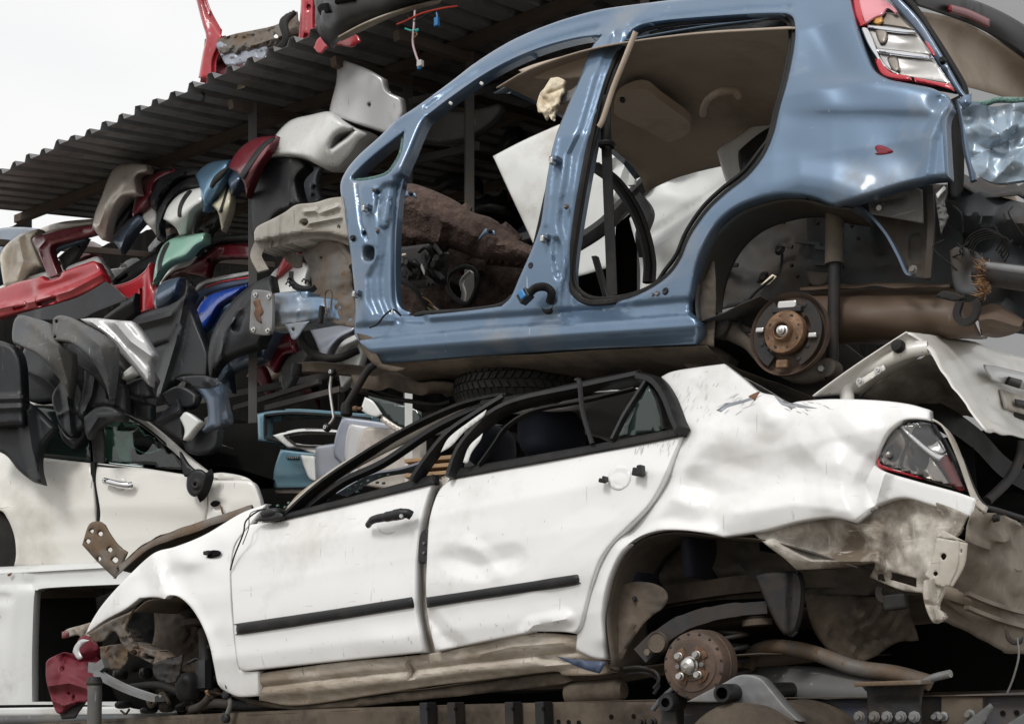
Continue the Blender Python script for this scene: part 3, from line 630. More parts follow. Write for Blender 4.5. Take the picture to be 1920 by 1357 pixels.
# belt strips and side mouldings
def strip(name, a, b, hpx, off, m, par, curve=None, r=4):
    pts_t = [a]+(curve or [])+[b]
    up = [(x, y-hpx/2) for x, y in pts_t]; dn = [(x, y+hpx/2) for x, y in reversed(pts_t)]
    return panel(name, [(*up[0], 1)]+up[1:-1]+[(*up[-1], 1), (*dn[0], 1)]+dn[1:-1]+[(*dn[-1], 1)], FW, m, par, prof=wprof, off=off, step=5, roll=r, rolld=.010, flange=.02, thick=0)
panel('belt_strip', [(524, 976, 1), (534, 962, 1), (660, 930), (812, 889, 1), (814, 907, 1), (660, 944)], FW, 'black_rubber', FD, prof=wprof, off=.02, step=5, roll=5, rolld=.01, flange=.03)
panel('belt_strip', [(836, 893, 1), (846, 880, 1), (1000, 853), (1150, 826), (1276, 801, 1), (1281, 817, 1), (1150, 843), (1000, 870), (846, 898, 1)], FW, 'black_rubber', RD, prof=wprof, off=.026, step=5, roll=5, rolld=.01, flange=.03)
panel('side_moulding', [(443, 1172), (450, 1167), (600, 1145), (773, 1118, 1), (776, 1139, 1), (600, 1167), (455, 1189), (444, 1186)], FW, 'black_plastic', FD, prof=wprof, off=.024, step=5, roll=8, rolld=.014, flange=.02)
panel('side_moulding', [(799, 1119, 1), (950, 1096), (1076, 1076), (1085, 1079), (1086, 1090), (1080, 1097), (950, 1116), (801, 1139, 1)], FW, 'black_plastic', RD, prof=wprof, off=.032, step=5, roll=8, rolld=.014, flange=.02)
# door handle
patch('handle_cup', [(705, 975), (722, 955), (745, 955), (752, 975), (738, 998), (715, 998)], FW, 'paint_white', FD, prof=wprof, off=.0065, thick=.001, step=5, feats=[('d', 728, 976, 22, 20, -.012)])
hp = [FW.p(690, 984, .025), FW.p(700, 974, .045), FW.p(728, 968, .05), FW.p(760, 962, .045), FW.p(771, 966, .03)]
HD = sweep('handle', hp, circ(.017, 10, .02), 'black_plastic', FD, scale=[.7, .8, .85, 1.0, 1.1, .95])
lathe('lock', FW.p(753, 967, .066), FW.n, [(0, .006), (.007, .006), (.009, 0)], 'bright_metal', HD, s=12)
patch('handle_cup', [(1140, 893), (1150, 876), (1170, 872), (1182, 886), (1178, 908), (1162, 918), (1145, 912)], FW, 'paint_white', RD, prof=wprof, off=.016, thick=.001, step=5, feats=[('d', 1162, 895, 22, 20, -.012), ('d', 1170, 880, 70, 40, .01)])
for x, y, s_ in ((1130, 901, .011), (1197, 885, .02)):
    boxo('handle_stub', FW.p(x, y, .03), (FW.u*.94+FW.w*.3, FW.n, FW.w*.94-FW.u*.3), (s_, .012, s_*.7), 'black_plastic', RD)
    boxo('handle_stub', FW.p(x+5, y-3, .035), (FW.u, FW.n, FW.w), (s_*.45, .016, s_*.9), 'black_plastic', RD)
# window frames (bent black sections with scratched white paint)
def fsw(name, pts_, a, b, m, par, off=-.05, n=26): return sweep(name, [FW.p(p[0], p[1], p[2] if len(p) > 2 else off) for p in pts_], [(-a/2, -b/2), (a/2, -b/2), (a/2, 0), (a/4, b/2), (-a/4, b/2), (-a/2, 0)], m, par, n=n, up=FW.n)
fsw('windscreen_pillar', [(528, 976, -.05), (590, 918, -.07), (660, 868, -.09), (760, 808, -.12), (860, 762, -.15), (930, 744, -.16), (955, 742, -.16)], .022, .05, 'black_rubber', WC)
fsw('windscreen_pillar', [(545, 955, -.09), (620, 893, -.11), (700, 846, -.13), (800, 798, -.16), (900, 757, -.18)], .05, .03, 'paint_white_dirty', WC)
fsw('windscreen_pillar', [(560, 966, -.09), (640, 905, -.1), (720, 866, -.12), (820, 800, -.15), (905, 760, -.17)], .035, .03, 'black_plastic', WC)
fsw('window_frame', [(776, 902, -.035), (806, 858, -.05), (846, 812, -.07), (896, 778, -.10), (948, 746, -.13)], .03, .055, 'black_plastic', FD)
patch('worn_paint', [(826, 848, 1), (842, 820), (880, 790), (912, 768, 1), (905, 782), (872, 808), (846, 836)], FW, 'offwhite', FD, off=-.035, thick=.001, feats=[('n', 10, .004, 2)], step=5)
fsw('window_frame', [(846, 896, -.02), (862, 850, -.04), (890, 812, -.06), (930, 775, -.08), (985, 752, -.10), (1090, 730, -.12), (1200, 706, -.13)], .03, .06, 'black_plastic', RD)
patch('worn_paint', [(868, 866, 1), (880, 836), (905, 812, 1), (900, 826), (884, 848), (876, 868)], FW, 'offwhite', RD, off=-.005, thick=.001, step=5)
fsw('window_frame', [(898, 872, -.03), (925, 835, -.05), (950, 800, -.07), (1000, 770, -.09), (1090, 752, -.11), (1190, 728, -.12)], .012, .02, 'black_rubber', RD)
fsw('window_frame', [(1200, 706, -.12), (1230, 716, -.10), (1252, 745, -.07), (1270, 790, -.03), (1278, 808, -.01)], .035, .05, 'black_plastic', RD)
fsw('window_frame', [(1205, 715, -.13), (1225, 735, -.1), (1240, 770, -.08), (1246, 806, -.06)], .016, .02, 'black_rubber', RD)
fsw('window_bar', [(1080, 712, -.06), (1086, 716, -.05), (1092, 770, -.04), (1110, 832, -.02)], .014, .014, 'black_plastic', RD)
fsw('window_bar', [(1148, 824, -.02), (1170, 780, -.05), (1192, 745, -.08), (1216, 708, -.1)], .02, .02, 'black_plastic', RD)
patch('quarter_glass', [(1152, 822, 1), (1216, 722, 1), (1238, 770), (1242, 806, 1)], FW, 'tinted_glass', RD, off=-.08, thick=.004)
# crushed roof
rr = [[q(FW, x, y, o+.0) for x, y in pts_] for o, pts_ in ((-.14, ((900, 762), (960, 748), (1090, 724), (1230, 700), (1330, 694))), (-.4, ((900, 745), (1000, 735), (1090, 712), (1230, 695), (1330, 690))), (-.8, ((900, 760), (1000, 742), (1090, 728), (1230, 705), (1330, 694))), (-1.15, ((900, 790), (1000, 770), (1090, 745), (1230, 720), (1330, 705))))]
loft('roof', rr, 'paint_white', WC, wob=.01)
fsw('roof_seal', [(905, 757, -.13), (1000, 742, -.12), (1100, 720, -.12), (1200, 701, -.12)], .03, .03, 'black_rubber', WC)
patch('roof_edge', [(990, 747, 1), (1090, 720), (1180, 702, 1), (1190, 716, 1), (1090, 742), (1000, 765, 1)], FW, 'paint_white_dirty', WC, off=-.17, thick=.004, feats=[('n', 50, .01, 6)])
# rear screen void and parcel shelf
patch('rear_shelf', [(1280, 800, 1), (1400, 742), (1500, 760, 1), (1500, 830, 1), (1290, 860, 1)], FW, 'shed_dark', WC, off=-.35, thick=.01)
# far side of the body, seats, steering wheel and dashboard inside
far = [[FW.P(u_, w_, -1.36) for u_ in (3.1, 2.3, 1.5, .9)] for w_ in (.35, .5, .70)]
loft('far_side', far, 'lilac_grey', WC)
loft('dark_backing', [[FW.P(u_, w_, -1.38) for u_ in (3.1, 2.3, 1.5, .7, -.1, -.9)] for w_ in (-.3, .1, .5)], 'shed_dark', WC)  # near-black backing sheet; the dark behind the rear underside is painted in
sb = [[FW.P(u_, w_, o) for o in (-.28, -.32, -.5, -.7, -.72)] for u_, w_ in ((1.30, .2), (1.26, .55), (1.18, .78), (1.10, .80), (1.10, .6), (1.12, .2))]
loft('seat', sb, 'seat_navy', WC, thick=.03)
def blob(name, c, ax, rad, m, par, n=14): 
    vs_ = []; fs_ = []; c = np.array(c)
    for j in range(n+1):
        th = math.pi*j/n
        for i in range(2*n):
            ph = math.pi*i/n; d = (math.sin(th)*math.cos(ph), math.sin(th)*math.sin(ph), math.cos(th)); d = [math.copysign(abs(x)**.75, x) for x in d]
            vs_.append(c+sum(np.array(ax[k])*d[k]*rad[k] for k in range(3)))
    for j in range(n):
        for i in range(2*n): a = j*2*n; b_ = (j+1)*2*n; k = (i+1) % (2*n); fs_.append((a+i, a+k, b_+k, b_+i))
    return build(name, vs_, fs_, m, par, sharp=80)
blob('headrest', FW.p(1035, 815, -.35), (FW.u, FW.n, FW.w), (.09, .17, .115), 'seat_navy', WC)
blob('headrest', FW.p(920, 838, -.95), (FW.u, FW.n, FW.w), (.08, .15, .10), 'seat_navy', WC)
bk = [[FW.P(u_, w_, o) for o in (-.15, -.3, -.7, -1.1, -1.25)] for u_, w_ in ((.35, .2), (.28, .5), (.2, .72), (.12, .72), (.1, .3))]
loft('seat', bk, 'seat_navy', WC, thick=.03)
dsh = [[FW.P(u_, w_, o) for o in (-.12, -.4, -.8, -1.25)] for u_, w_ in ((2.05, .35), (2.02, .62), (2.2, .72), (2.5, .74), (2.62, .72))]
loft('dashboard', dsh, 'black_plastic', WC, thick=.01, wob=.01)
sc_ = FW.P(1.9, .66, -.38); tube('steering_wheel', [V(np.array(sc_)+.17*(math.cos(t)*FW.n+math.sin(t)*(FW.w*.9+FW.u*.4))) for t in np.linspace(0, 2*math.pi, 16, False)], .014, 'black_rubber', WC, closed=True, n=40)
fsw('far_door_trim', [(640, 925, -.8), (700, 892, -.8), (760, 880, -.8), (800, 868, -.8)], .02, .075, 'lilac_grey', WC)
# windscreen base, cowl, bits of shattered glass, wiper cap
cw = [[q(FW, x, y, o) for x, y in ((545, 950), (520, 962), (490, 960), (470, 975))] for o in (-.10, -.5, -.9, -1.3)]
loft('cowl', cw, 'dark_steel', WC, wob=.008)
patch('windscreen_corner', [(535, 955, 1), (560, 925), (610, 888, 1), (600, 905), (560, 940), (540, 962, 1)], FW, 'sill_dirty', WC, off=-.10, thick=.004)
for _ in range(26):
    x = random.uniform(505, 760); y = 985-(x-505)*.30+random.uniform(-34, -14)
    c_ = FW.p(x, y, random.uniform(-.25, -.12)); boxo('glass_crumb', c_, (FW.u, FW.n, FW.w), (.006, .005, .004), 'broken_glass', WC, bevel=0)
blob('wiper_cap', FW.p(512, 963, -.02), (FW.u, FW.n, FW.w), (.06, .04, .022), 'black_plastic', WC)
patch('mirror_base', [(478, 975, 1), (505, 958), (528, 962), (532, 972), (500, 978)], FW, 'black_plastic', WC, off=.01, thick=.02, roll=5, rolld=.01, step=5)
tube('wire', [FW.p(*p) for p in ((432, 1068, .01), (440, 1040, .02), (456, 1000, .03), (462, 975, .02), (490, 955, .01), (510, 958, 0))], .0035, 'black_rubber', WC)
tube('wire', [FW.p(*p) for p in ((455, 1020, .02), (466, 990, .03), (470, 962, .02), (500, 952, 0))], .002, 'black_rubber', WC)
# bonnet edge, folded up, with its perforated hinge bracket
hb = [[FW.p(x, y, o) for x, y in pts_] for o, pts_ in ((-.08, ((212, 1084), (240, 1060), (270, 1036), (300, 1019), (360, 999), (420, 978), (470, 962))), (-.10, ((226, 1066), (244, 1050), (270, 1026), (300, 1008), (360, 987), (420, 968), (470, 951))), (-.12, ((222, 1062), (242, 1046), (268, 1021), (300, 1004), (360, 982), (420, 964), (472, 948))), (-.2, ((230, 1070), (252, 1050), (278, 1030), (306, 1014), (366, 992), (426, 970), (476, 952))), (-1.1, ((330, 1090), (340, 1085), (350, 1080), (365, 1065), (390, 1040), (440, 1010), (480, 985))))]
loft('bonnet', hb, 'rust_grey', WC, thick=.004, n=40, mm=30, wob=.003)
panel('hinge_bracket', [(154, 1021, 1), (166, 984), (180, 977), (194, 980), (206, 1000), (222, 1022), (240, 1034, 1), (216, 1085, 1), (182, 1052)], FW, 'rust_grey', WC, off=-.12, step=5, thick=.004, roll=6, rolld=.012,
    holes=[[(171+2, 991), (176, 995), (172, 1000), (168, 995)], [(188, 995), (193, 1000), (188, 1006), (183, 1000)], [(165, 1010), (170, 1014), (165, 1019), (160, 1014)], [(206, 1025), (211, 1030), (206, 1036), (201, 1030)], [(216, 1044), (222, 1049), (216, 1056), (209, 1049)], [(186, 1043), (190, 1047), (186, 1051), (182, 1047)]], feats=[('r', [(166, 1010), (200, 1060)], 8, .012)])
# ------------------------------------------------------------------ the blue car shell (upper car)
BC = thing('car_shell', 'stripped blue hatchback body shell without doors, piled on the white saloon', 'car', FB.P(.9, -.25, -.8))
def bprof(u, w_):
    z = np.interp(w_, [-.25, -.1, .0, .12, .3, .55, .75, .95, 1.15], [-.10, -.05, -.02, -.005, 0, -.005, -.03, -.12, -.27])
    z = z-.30*np.maximum(0, -.38-u)**2-.05*np.maximum(0, u-1.6)**2
    return z
front_hole = [(1128, 66, 1), (1108, 92), (1086, 150), (1062, 205), (1040, 262), (1028, 320), (1020, 372), (1012, 425), (996, 470), (974, 520), (958, 556), (940, 574, 1), (880, 582), (800, 590), (752, 590), (738, 572), (734, 540), (734, 480), (736, 420), (742, 360), (752, 318), (766, 285), (790, 230), (814, 207), (850, 180), (905, 142), (960, 112), (1020, 88), (1080, 72)]
rear_hole = [(1174, 72), (1196, 50), (1240, 40), (1330, 32), (1430, 26), (1478, 28), (1490, 48), (1488, 90), (1476, 150), (1462, 200), (1450, 250), (1432, 292), (1402, 330), (1362, 362), (1330, 392), (1306, 424), (1290, 452), (1276, 486), (1254, 516), (1218, 542), (1170, 562), (1110, 568), (1080, 554), (1068, 528), (1070, 480), (1082, 400), (1100, 300), (1118, 215), (1142, 136)]
mirror_hole = [(757, 247, 1), (752, 285), (738, 312), (722, 328), (680, 338), (660, 335), (668, 322), (700, 292)]
body = [(1245, 2, 1), (1330, -8), (1420, -20), (1480, -30, 1), (1590, -30, 1), (1596, 8), (1610, 60), (1626, 104), (1640, 132), (1664, 148), (1700, 156), (1745, 165), (1775, 178, 1), (1782, 196), (1772, 222), (1774, 280), (1777, 330, 1), (1740, 334), (1690, 346), (1640, 362), (1588, 378, 1), (1560, 384), (1528, 372), (1496, 366), (1456, 366), (1412, 376), (1376, 392), (1344, 420), (1322, 454), (1306, 494), (1296, 540), (1292, 585), (1306, 600), (1309, 622), (1306, 646, 1),
    (1200, 650), (1060, 657), (900, 668), (760, 679), (712, 680, 1), (694, 660), (676, 644), (664, 622), (666, 580), (664, 540), (660, 500), (652, 440), (646, 400), (638, 352), (648, 322), (672, 292), (712, 256), (742, 226), (775, 204, 1), (812, 178), (850, 150), (900, 112), (960, 76), (1020, 50), (1080, 30), (1140, 16)]
BF = [('s', [(640, 612), (720, 606), (1040, 583), (1310, 558)], 1.8, -.016), ('s', [(640, 626), (720, 617), (1060, 596), (1310, 572)], 1.8, .010), ('s', [(640, 640), (690, 635), (900, 616), (1060, 606), (1310, 588)], 2.2, .034), ('s', [(690, 652), (1060, 622), (1310, 606)], 2.5, .010), ('s', [(690, 660), (1060, 632), (1310, 616)], 3.0, -.018), ('s', [(690, 670), (1060, 646), (1310, 632)], 4, -.03),
      # waist crease, tail bulge and wheel-arch flare of the quarter panel
      ('s', [(1490, 211), (1640, 211), (1780, 215)], 5, -.015, (1500, 150, 1800, 420, 110)), ('s', [(1500, 150), (1640, 150), (1700, 158), (1780, 178)], 5, .018, (1510, 90, 1800, 420, 110)), ('d', 1552, 100, 34, 70, -.026, -28),
      ('r', [(1300, 560), (1310, 480), (1350, 405), (1420, 356), (1500, 335), (1560, 345), (1610, 362)], 32, .020), ('d', 1764, 190, 18, 18, -.03), ('v', [(1772, 200), (1744, 260), (1736, 335)], 16, .012), ('d', 1700, 300, 40, 40, -.012),
      # A post: pressed ledges and the step at the door aperture
      ('t', [(722, 340), (706, 370), (712, 440), (708, 480), (690, 520), (692, 560), (704, 590), (740, 602)], 2.2, -.020, (640, 345, 800, 604, 14)), ('t', [(738, 340), (724, 420), (720, 470), (712, 520), (714, 560), (726, 590), (750, 600)], 2.2, -.022, (640, 330, 800, 604, 14)), ('p', [(674, 352), (690, 346), (704, 350), (706, 372), (700, 398), (690, 404), (680, 396)], 7, .008), ('p', [(712, 384), (730, 370), (734, 400), (724, 426), (712, 420)], 7, .010), ('v', [(668, 342), (678, 420), (690, 452)], 6, -.010), ('d', 680, 580, 8, 30, .010), ('r', [(742, 226), (775, 204), (812, 178)], 8, .008),
      # B post: outer ledge, step and pressed hollow
      ('t', [(1150, 60), (1116, 150), (1090, 240), (1066, 290), (1060, 340), (1052, 380), (1048, 420), (1056, 460), (1060, 500), (1052, 560)], 2.2, -.022, (990, 60, 1160, 590, 20)), ('t', [(1170, 60), (1140, 140), (1112, 230), (1090, 300), (1078, 380), (1068, 460), (1066, 560)], 2.0, -.018, (1000, 60, 1180, 590, 20)), ('p', [(1040, 448), (1049, 450), (1055, 475), (1054, 505), (1047, 524), (1040, 505), (1037, 475)], 7, -.016), ('r', [(1042, 260), (1030, 330), (1022, 420)], 5, .006),
      # roof rail gutter
      ('v', [(800, 204), (850, 168), (900, 136), (960, 106), (1020, 82), (1080, 64), (1120, 54)], 10, -.016), ('v', [(1180, 50), (1240, 34), (1400, 18), (1480, 14)], 9, -.010), ('n', 260, .003, 29)]
BS = panel('body_side', body, FB, 'paint_blue', BC, holes=[front_hole, rear_hole, mirror_hole,
      [(683, 464), (700, 464), (700, 486), (683, 486)], [(707, 357), (711, 361), (707, 365), (703, 361)], [(683, 434), (686, 438), (683, 442), (680, 438)]],
    prof=bprof, step=4.6, roll=6, rolld=.013, thick=.003, flange=.05, hflange=.055, sharp=50,
    feats=BF)
panel('jamb_flange', [(760, 320, 1), (748, 380), (742, 450), (742, 540), (750, 575), (770, 586, 1), (764, 596, 1), (740, 592), (728, 572), (726, 500), (730, 420), (742, 330, 1)], FB, 'paint_blue', BS, off=-.075, step=6, thick=.003)
# clips, grommets, hinges
for x, y in ((690, 389), (672, 550), (1042, 300), (1025, 446)):
    hg = boxo('hinge', FB.p(x, y, .0), (FB.u, FB.n, FB.w), (.017, .022, .010), 'steel_blue', BS)
    boxo('hinge_leaf', FB.p(x-6, y+3, .02), (FB.u, FB.n, FB.w), (.007, .014, .012), 'bright_metal', hg)
for x, y, r_ in ((663, 447, .012), (998, 499, .013), (1250, 547, .013), (1235, 551, .009), (709, 432, .010), (702, 357, .007), (1063, 388, .009), (1226, 553, .006)):
    lathe('grommet', FB.p(x, y, -.01), FB.n, [(0, .012), (r_*.7, .014), (r_, .008), (r_*1.1, 0)], 'black_plastic' if r_ > .011 else 'grey_steel', BS, s=14)
# corrugated door harness with plug
lathe('harness_boot', FB.p(1031, 572, -.02), FB.n, [(0, .012), (.02, .014), (.028, .016), (.033, .008), (.034, 0)], 'black_rubber', BS, s=18)
hpth = catmull(np.array([tuple(FB.p(*p)) for p in ((1031, 566, .0), (1034, 548, .03), (1022, 538, .05), (1004, 540, .06), (993, 550, .06))]), 60)
rs_ = [1+.18*(i % 2) for i in range(60)]
sweep('harness', [V(p) for p in hpth], circ(.0135, 10), 'black_rubber', BS, curve=False, scale=rs_)
plug = boxo('harness_plug', FB.p(985, 556, .06), (FB.u*.8-FB.w*.6, FB.n, FB.w*.8+FB.u*.6), (.024, .018, .020), 'black_plastic', BS)
boxo('plug_latch', FB.p(979, 552, .08), (FB.u*.8-FB.w*.6, FB.n, FB.w*.8+FB.u*.6), (.012, .006, .017), 'wire_blue', plug)
# paint mark sprayed on the quarter
patch('paint_mark', [(1640, 277), (1646, 272), (1660, 275), (1675, 284), (1660, 289), (1643, 290), (1640, 288, 1), (1645, 286)], FB, 'red_mark', BS, off=.0015, prof=bprof, thick=.0006, step=4.6, feats=BF)
# door seals
def ring(name, pts, fr, r, off, m, par, prof=None, closed=True, s=7):
    P = outline([p for p in pts], 10); z = off+(prof(*fr.uw(P[:, 0], P[:, 1])) if prof else 0)
    return sweep(name, [V(p) for p in fr.pt(P[:, 0], P[:, 1], z)], circ(r, s), m, par, curve=False, closed=closed)
ring('door_seal', rear_hole, FB, .012, -.045, 'black_rubber', BS, bprof)
ring('door_seal', [(x+(8 if x < 1250 else -8)*1.0, y+(8 if y < 260 else -8)) for x, y in [p[:2] for p in rear_hole]], FB, .008, -.062, 'black_rubber', BS, bprof)
ring('window_gasket', mirror_hole, FB, .008, -.035, 'broken_glass', BS, bprof)
tube('sill_seal', [FB.p(*p) for p in ((780, 592, -.06), (800, 588, -.055), (870, 584, -.055), (938, 574, -.05), (962, 556, -.055))], .012, 'black_rubber', BS)
tube('pillar_seal', [FB.p(*p) for p in ((1000, 470, -.07), (1012, 420, -.07), (1024, 365, -.07), (1040, 300, -.07))], .008, 'black_rubber', BS)
tube('sensor_lead', [FB.p(*p) for p in ((693, 614, .03), (708, 607, .03), (722, 590, .02), (738, 581, -.01), (752, 592, -.04))], .004, 'black_rubber', BS)
boxo('sensor_clip', FB.p(735, 586, .0), (FB.u, FB.n, FB.w), (.004, .004, .012), 'rubber_white', BS)
tube('pillar_trim', [FB.p(*p) for p in ((1192, 60, -.06), (1172, 110, -.07), (1150, 165, -.08), (1130, 225, -.08), (1123, 238, -.08))], .010, 'visor', BC)
for x, y in ((903, 157), (845, 194)): boxo('trim_clip', FB.p(x, y, -.07), (FB.u*.8+FB.w*.55, FB.n, FB.w*.8-FB.u*.55), (.010, .004, .006), 'rubber_white', BS)
# far side of the shell: its pillars and sill, roof and headliner
W2 = -1.38
def fo(pts, o): return [q(FB, x, y, o) for x, y in pts]
rail_pts = [(790, 215), (850, 165), (960, 92), (1130, 36), (1330, 8), (1480, -12), (1620, -8)]
def roofrow(o, dz, pts): return [V(np.array(q(FB, x, y, o))+FB.w*dz) for x, y in pts]
RU = [(860, 135), (960, 80), (1080, 36), (1240, 2), (1420, -24), (1500, -40)]
loft('roof', [roofrow(o, dz, RU) for o, dz in ((-.22, .0), (-.3, .035), (-.75, .07), (-1.2, .035), (-1.30, .0))], 'paint_blue', BC, thick=.003)
HL = [(890, 124), (960, 84), (1080, 44), (1240, 18), (1380, 6), (1480, 2), (1530, 20)]
hl = loft('headliner', [roofrow(o, dz, HL) for o, dz in ((-.14, -.03), (-.22, 0), (-.75, .03), (-1.12, .0), (-1.24, -.04), (-1.28, -.08))], 'headliner', BC, thick=.006, n=26, mm=16)
farp = lambda name, pts, prof_, m='black_plastic': sweep(name, [q(FB, x, y, W2) if len(p) == 2 else FB.p(*p) for p in pts for x, y in [p[:2]]], prof_, m, BC, up=FB.n)
far_b = farp('far_pillar', [(1335, 255, W2), (1260, 300, W2), (1190, 365, W2), (1130, 425, W2), (1060, 470, W2)], [(-.035, -.02), (.035, -.02), (.04, .01), (0, .03), (-.04, .01)])
for x, y in ((1308, 272), (1270, 320), (1190, 347)): boxo('pillar_clip', FB.p(x-4, y-10, W2+.05), (FB.u, FB.n, FB.w), (.018, .01, .03), 'rubber_white', far_b)
farp('far_pillar', [(1190, 365, W2), (1215, 400, W2), (1205, 440, W2+.05), (1212, 480, W2)], [(-.025, -.02), (.025, -.02), (.03, .02), (-.03, .02)])
seal_far = [FB.p(*p) for p in ((1110, 310, -.9), (1150, 340, -.9), (1185, 390, -.9), (1205, 440, -.9), (1215, 490, -.9), (1214, 530, -.9))]
sweep('loose_seal', seal_far, circ(.022, 8), 'black_rubber', BC)
sweep('loose_seal', [V(np.array(p)-FB.u*.03) for p in seal_far], circ(.010, 8), 'dark_steel', BC)
farsill = [fo(((720, 600), (900, 590), (1100, 572), (1300, 556)), W2), fo(((720, 640), (900, 625), (1100, 610), (1300, 590)), W2)]
loft('far_sill', farsill, 'steel_blue', BC, mm=2)
# floor of the cabin and the underside
loft('floor_pan', [fo(((712, 640), (900, 628), (1100, 616), (1300, 602), (1420, 560)), o) for o in (-.03, -.5, -.95, -1.36)], 'dark_steel', BC, wob=.01)
loft('underside', [fo(((706, 676), (900, 664), (1100, 652), (1310, 642)), -.05), fo(((712, 690), (900, 676), (1100, 664), (1310, 654)), -.12), fo(((720, 696), (900, 682), (1100, 668), (1310, 656)), -.5), fo(((730, 690), (900, 676), (1100, 662), (1310, 650)), -1.3)], 'underside', BC, wob=.006, mm=14)
patch('sill_end', [(668, 624, 1), (700, 634), (704, 660), (716, 682, 1), (760, 690, 1), (745, 696), (712, 690), (684, 664)], FB, 'underside', BC, off=.0, thick=.01, feats=[('n', 40, .012, 2)])
# seat belt with its runner
sbp = [FB.p(*p) for p in ((1134, 178, -.12), (1137, 270, -.13), (1142, 400, -.14), (1148, 555, -.12))]
belt = sweep('seat_belt', sbp, rect(.042, .004), 'black_rubber', BC, up=(.6, .8, 0))
lathe('belt_guide', FB.p(1138, 272, -.12), (0.1, 0, 1), [(.012, .008), (.028, .008), (.034, 0), (.028, -.008), (.012, -.008)], 'black_plastic', belt, s=16)
boxo('buckle_stalk', FB.p(1127, 520, -.25), (FB.u*.4+FB.w*.9, FB.n, FB.u), (.09, .012, .012), 'black_plastic', BC)
# sun visor and grab handle under the headliner, front visor and torn foam
def ceil(px, py, dz=-.03):                              # point of the pixel ray on the headliner's plane
    c_ = np.array(q(FB, 1240, 34, -.75))+FB.w*(.035+dz); r_ = ray(px, py); t = ((c_-CAM)@FB.w)/(r_@FB.w); return V(CAM+r_*t)
def ceilplate(name, pts, m, par, dz0, dz1, step=8):
    P = outline(pts, step); a = [ceil(x, y, dz0) for x, y in P]; b_ = [ceil(x, y, dz0) - V(FB.w)*(dz0-dz1)*0 + V(FB.w)*(dz1-dz0) for x, y in P]; n = len(P); c0 = sum((V(p) for p in b_), V())/n
    vs_ = a+b_+[c0]; F = [(i, (i+1) % n, n+(i+1) % n, n+i) for i in range(n)]+[(n+i, n+(i+1) % n, 2*n) for i in range(n)]
    return build(name, vs_, F, m, par, sharp=35)
vz = ceilplate('sun_visor', [(1152, 192), (1160, 168), (1190, 152), (1215, 152), (1240, 172), (1285, 205), (1296, 220), (1290, 236), (1268, 247), (1250, 250), (1200, 222), (1160, 203)], 'visor', BC, .0, -.035)
tube('grab_handle', [ceil(1318, 214, -.03), ceil(1320, 200, -.06), ceil(1330, 184, -.075), ceil(1350, 172, -.075), ceil(1375, 170, -.06), ceil(1384, 180, -.03)], .014, 'visor', BC)
ceilplate('visor_pin', [(1163, 183), (1170, 183), (1172, 190), (1164, 190)], 'black_plastic', vz, -.036, -.042, 3)
patch('front_visor', [(972, 132, 1), (1010, 118), (1080, 100), (1128, 94, 1), (1110, 140, 1), (1070, 146), (1000, 145)], FB, 'visor', BC, off=-.24, thick=.02, step=8)
panel('torn_foam', [(1006, 196, 1), (1012, 176), (1020, 166, 1), (1032, 147, 1), (1046, 145), (1058, 150, 1), (1055, 170, 1), (1046, 190), (1040, 210, 1), (1034, 225, 1), (1028, 216, 1), (1022, 222, 1), (1016, 210, 1), (1009, 211, 1)], FB, 'foam', BC, off=-.16, thick=.015, step=3, feats=[('c', 12, 8, .012, 3)])
patch('torn_panel', [(1058, 150, 1), (1056, 166), (1068, 170), (1082, 160, 1), (1100, 158, 1), (1084, 182), (1050, 196, 1), (1046, 180)], FB, 'grey_steel', BC, off=-.19, thick=.005, step=5)
# felt bulkhead mat with its brackets, heater box, loom, foot-well opening
felt_top = [(752, 352), (768, 344), (800, 352), (850, 374), (888, 398), (920, 408), (950, 428), (975, 450), (1000, 462), (1020, 468)]
hole_ = [(846, 512), (872, 500), (892, 508), (896, 530), (884, 562), (872, 570), (850, 556), (838, 535)]
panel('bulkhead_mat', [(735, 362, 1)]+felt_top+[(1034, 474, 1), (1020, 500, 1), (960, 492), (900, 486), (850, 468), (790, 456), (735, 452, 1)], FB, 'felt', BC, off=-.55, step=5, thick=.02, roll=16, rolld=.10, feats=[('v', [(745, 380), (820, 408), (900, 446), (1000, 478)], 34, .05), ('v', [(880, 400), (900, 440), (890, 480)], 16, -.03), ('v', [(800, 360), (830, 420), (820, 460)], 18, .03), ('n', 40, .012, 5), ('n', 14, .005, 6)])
panel('bulkhead', [(720, 430, 1), (860, 440), (1040, 470, 1), (1030, 600, 1), (880, 606), (720, 610, 1)], FB, 'felt_shaded', BC, off=-.86, step=7, thick=.02, holes=[hole_], feats=[('n', 60, .03, 9), ('n', 18, .01, 6)])  # recess shade below the mat comes from the darker felt colour
ring('opening_seal', [(846, 512), (872, 500), (892, 508), (896, 530), (884, 562), (872, 570), (850, 556), (838, 535)], FB, .012, -.84, 'black_rubber', BC)
tube('hose', [FB.p(*p) for p in ((884, 508, -1.0), (866, 528, -1.0), (870, 550, -1.0), (866, 572, -1.0))], .012, 'rubber_white', BC)
for x, y in ((764, 366), (912, 436)):
    b_ = panel('mat_bracket', [(x-18, y+16, 1), (x-2, y-8, 1), (x+14, y-4, 1), (x+16, y+6, 1), (x, y+2)], FB, 'paint_blue', BC, off=-.48, thick=.006, step=5)
    lathe('stud', FB.p(x+8, y-2, -.47), FB.n, [(0, .02), (.008, .018), (.01, 0)], 'black_plastic', b_, s=10)
hb_ = boxo('heater_box', FB.p(790, 500, -.62), (FB.u, FB.n, FB.w), (.11, .08, .08), 'black_plastic', BC, bevel=.02)
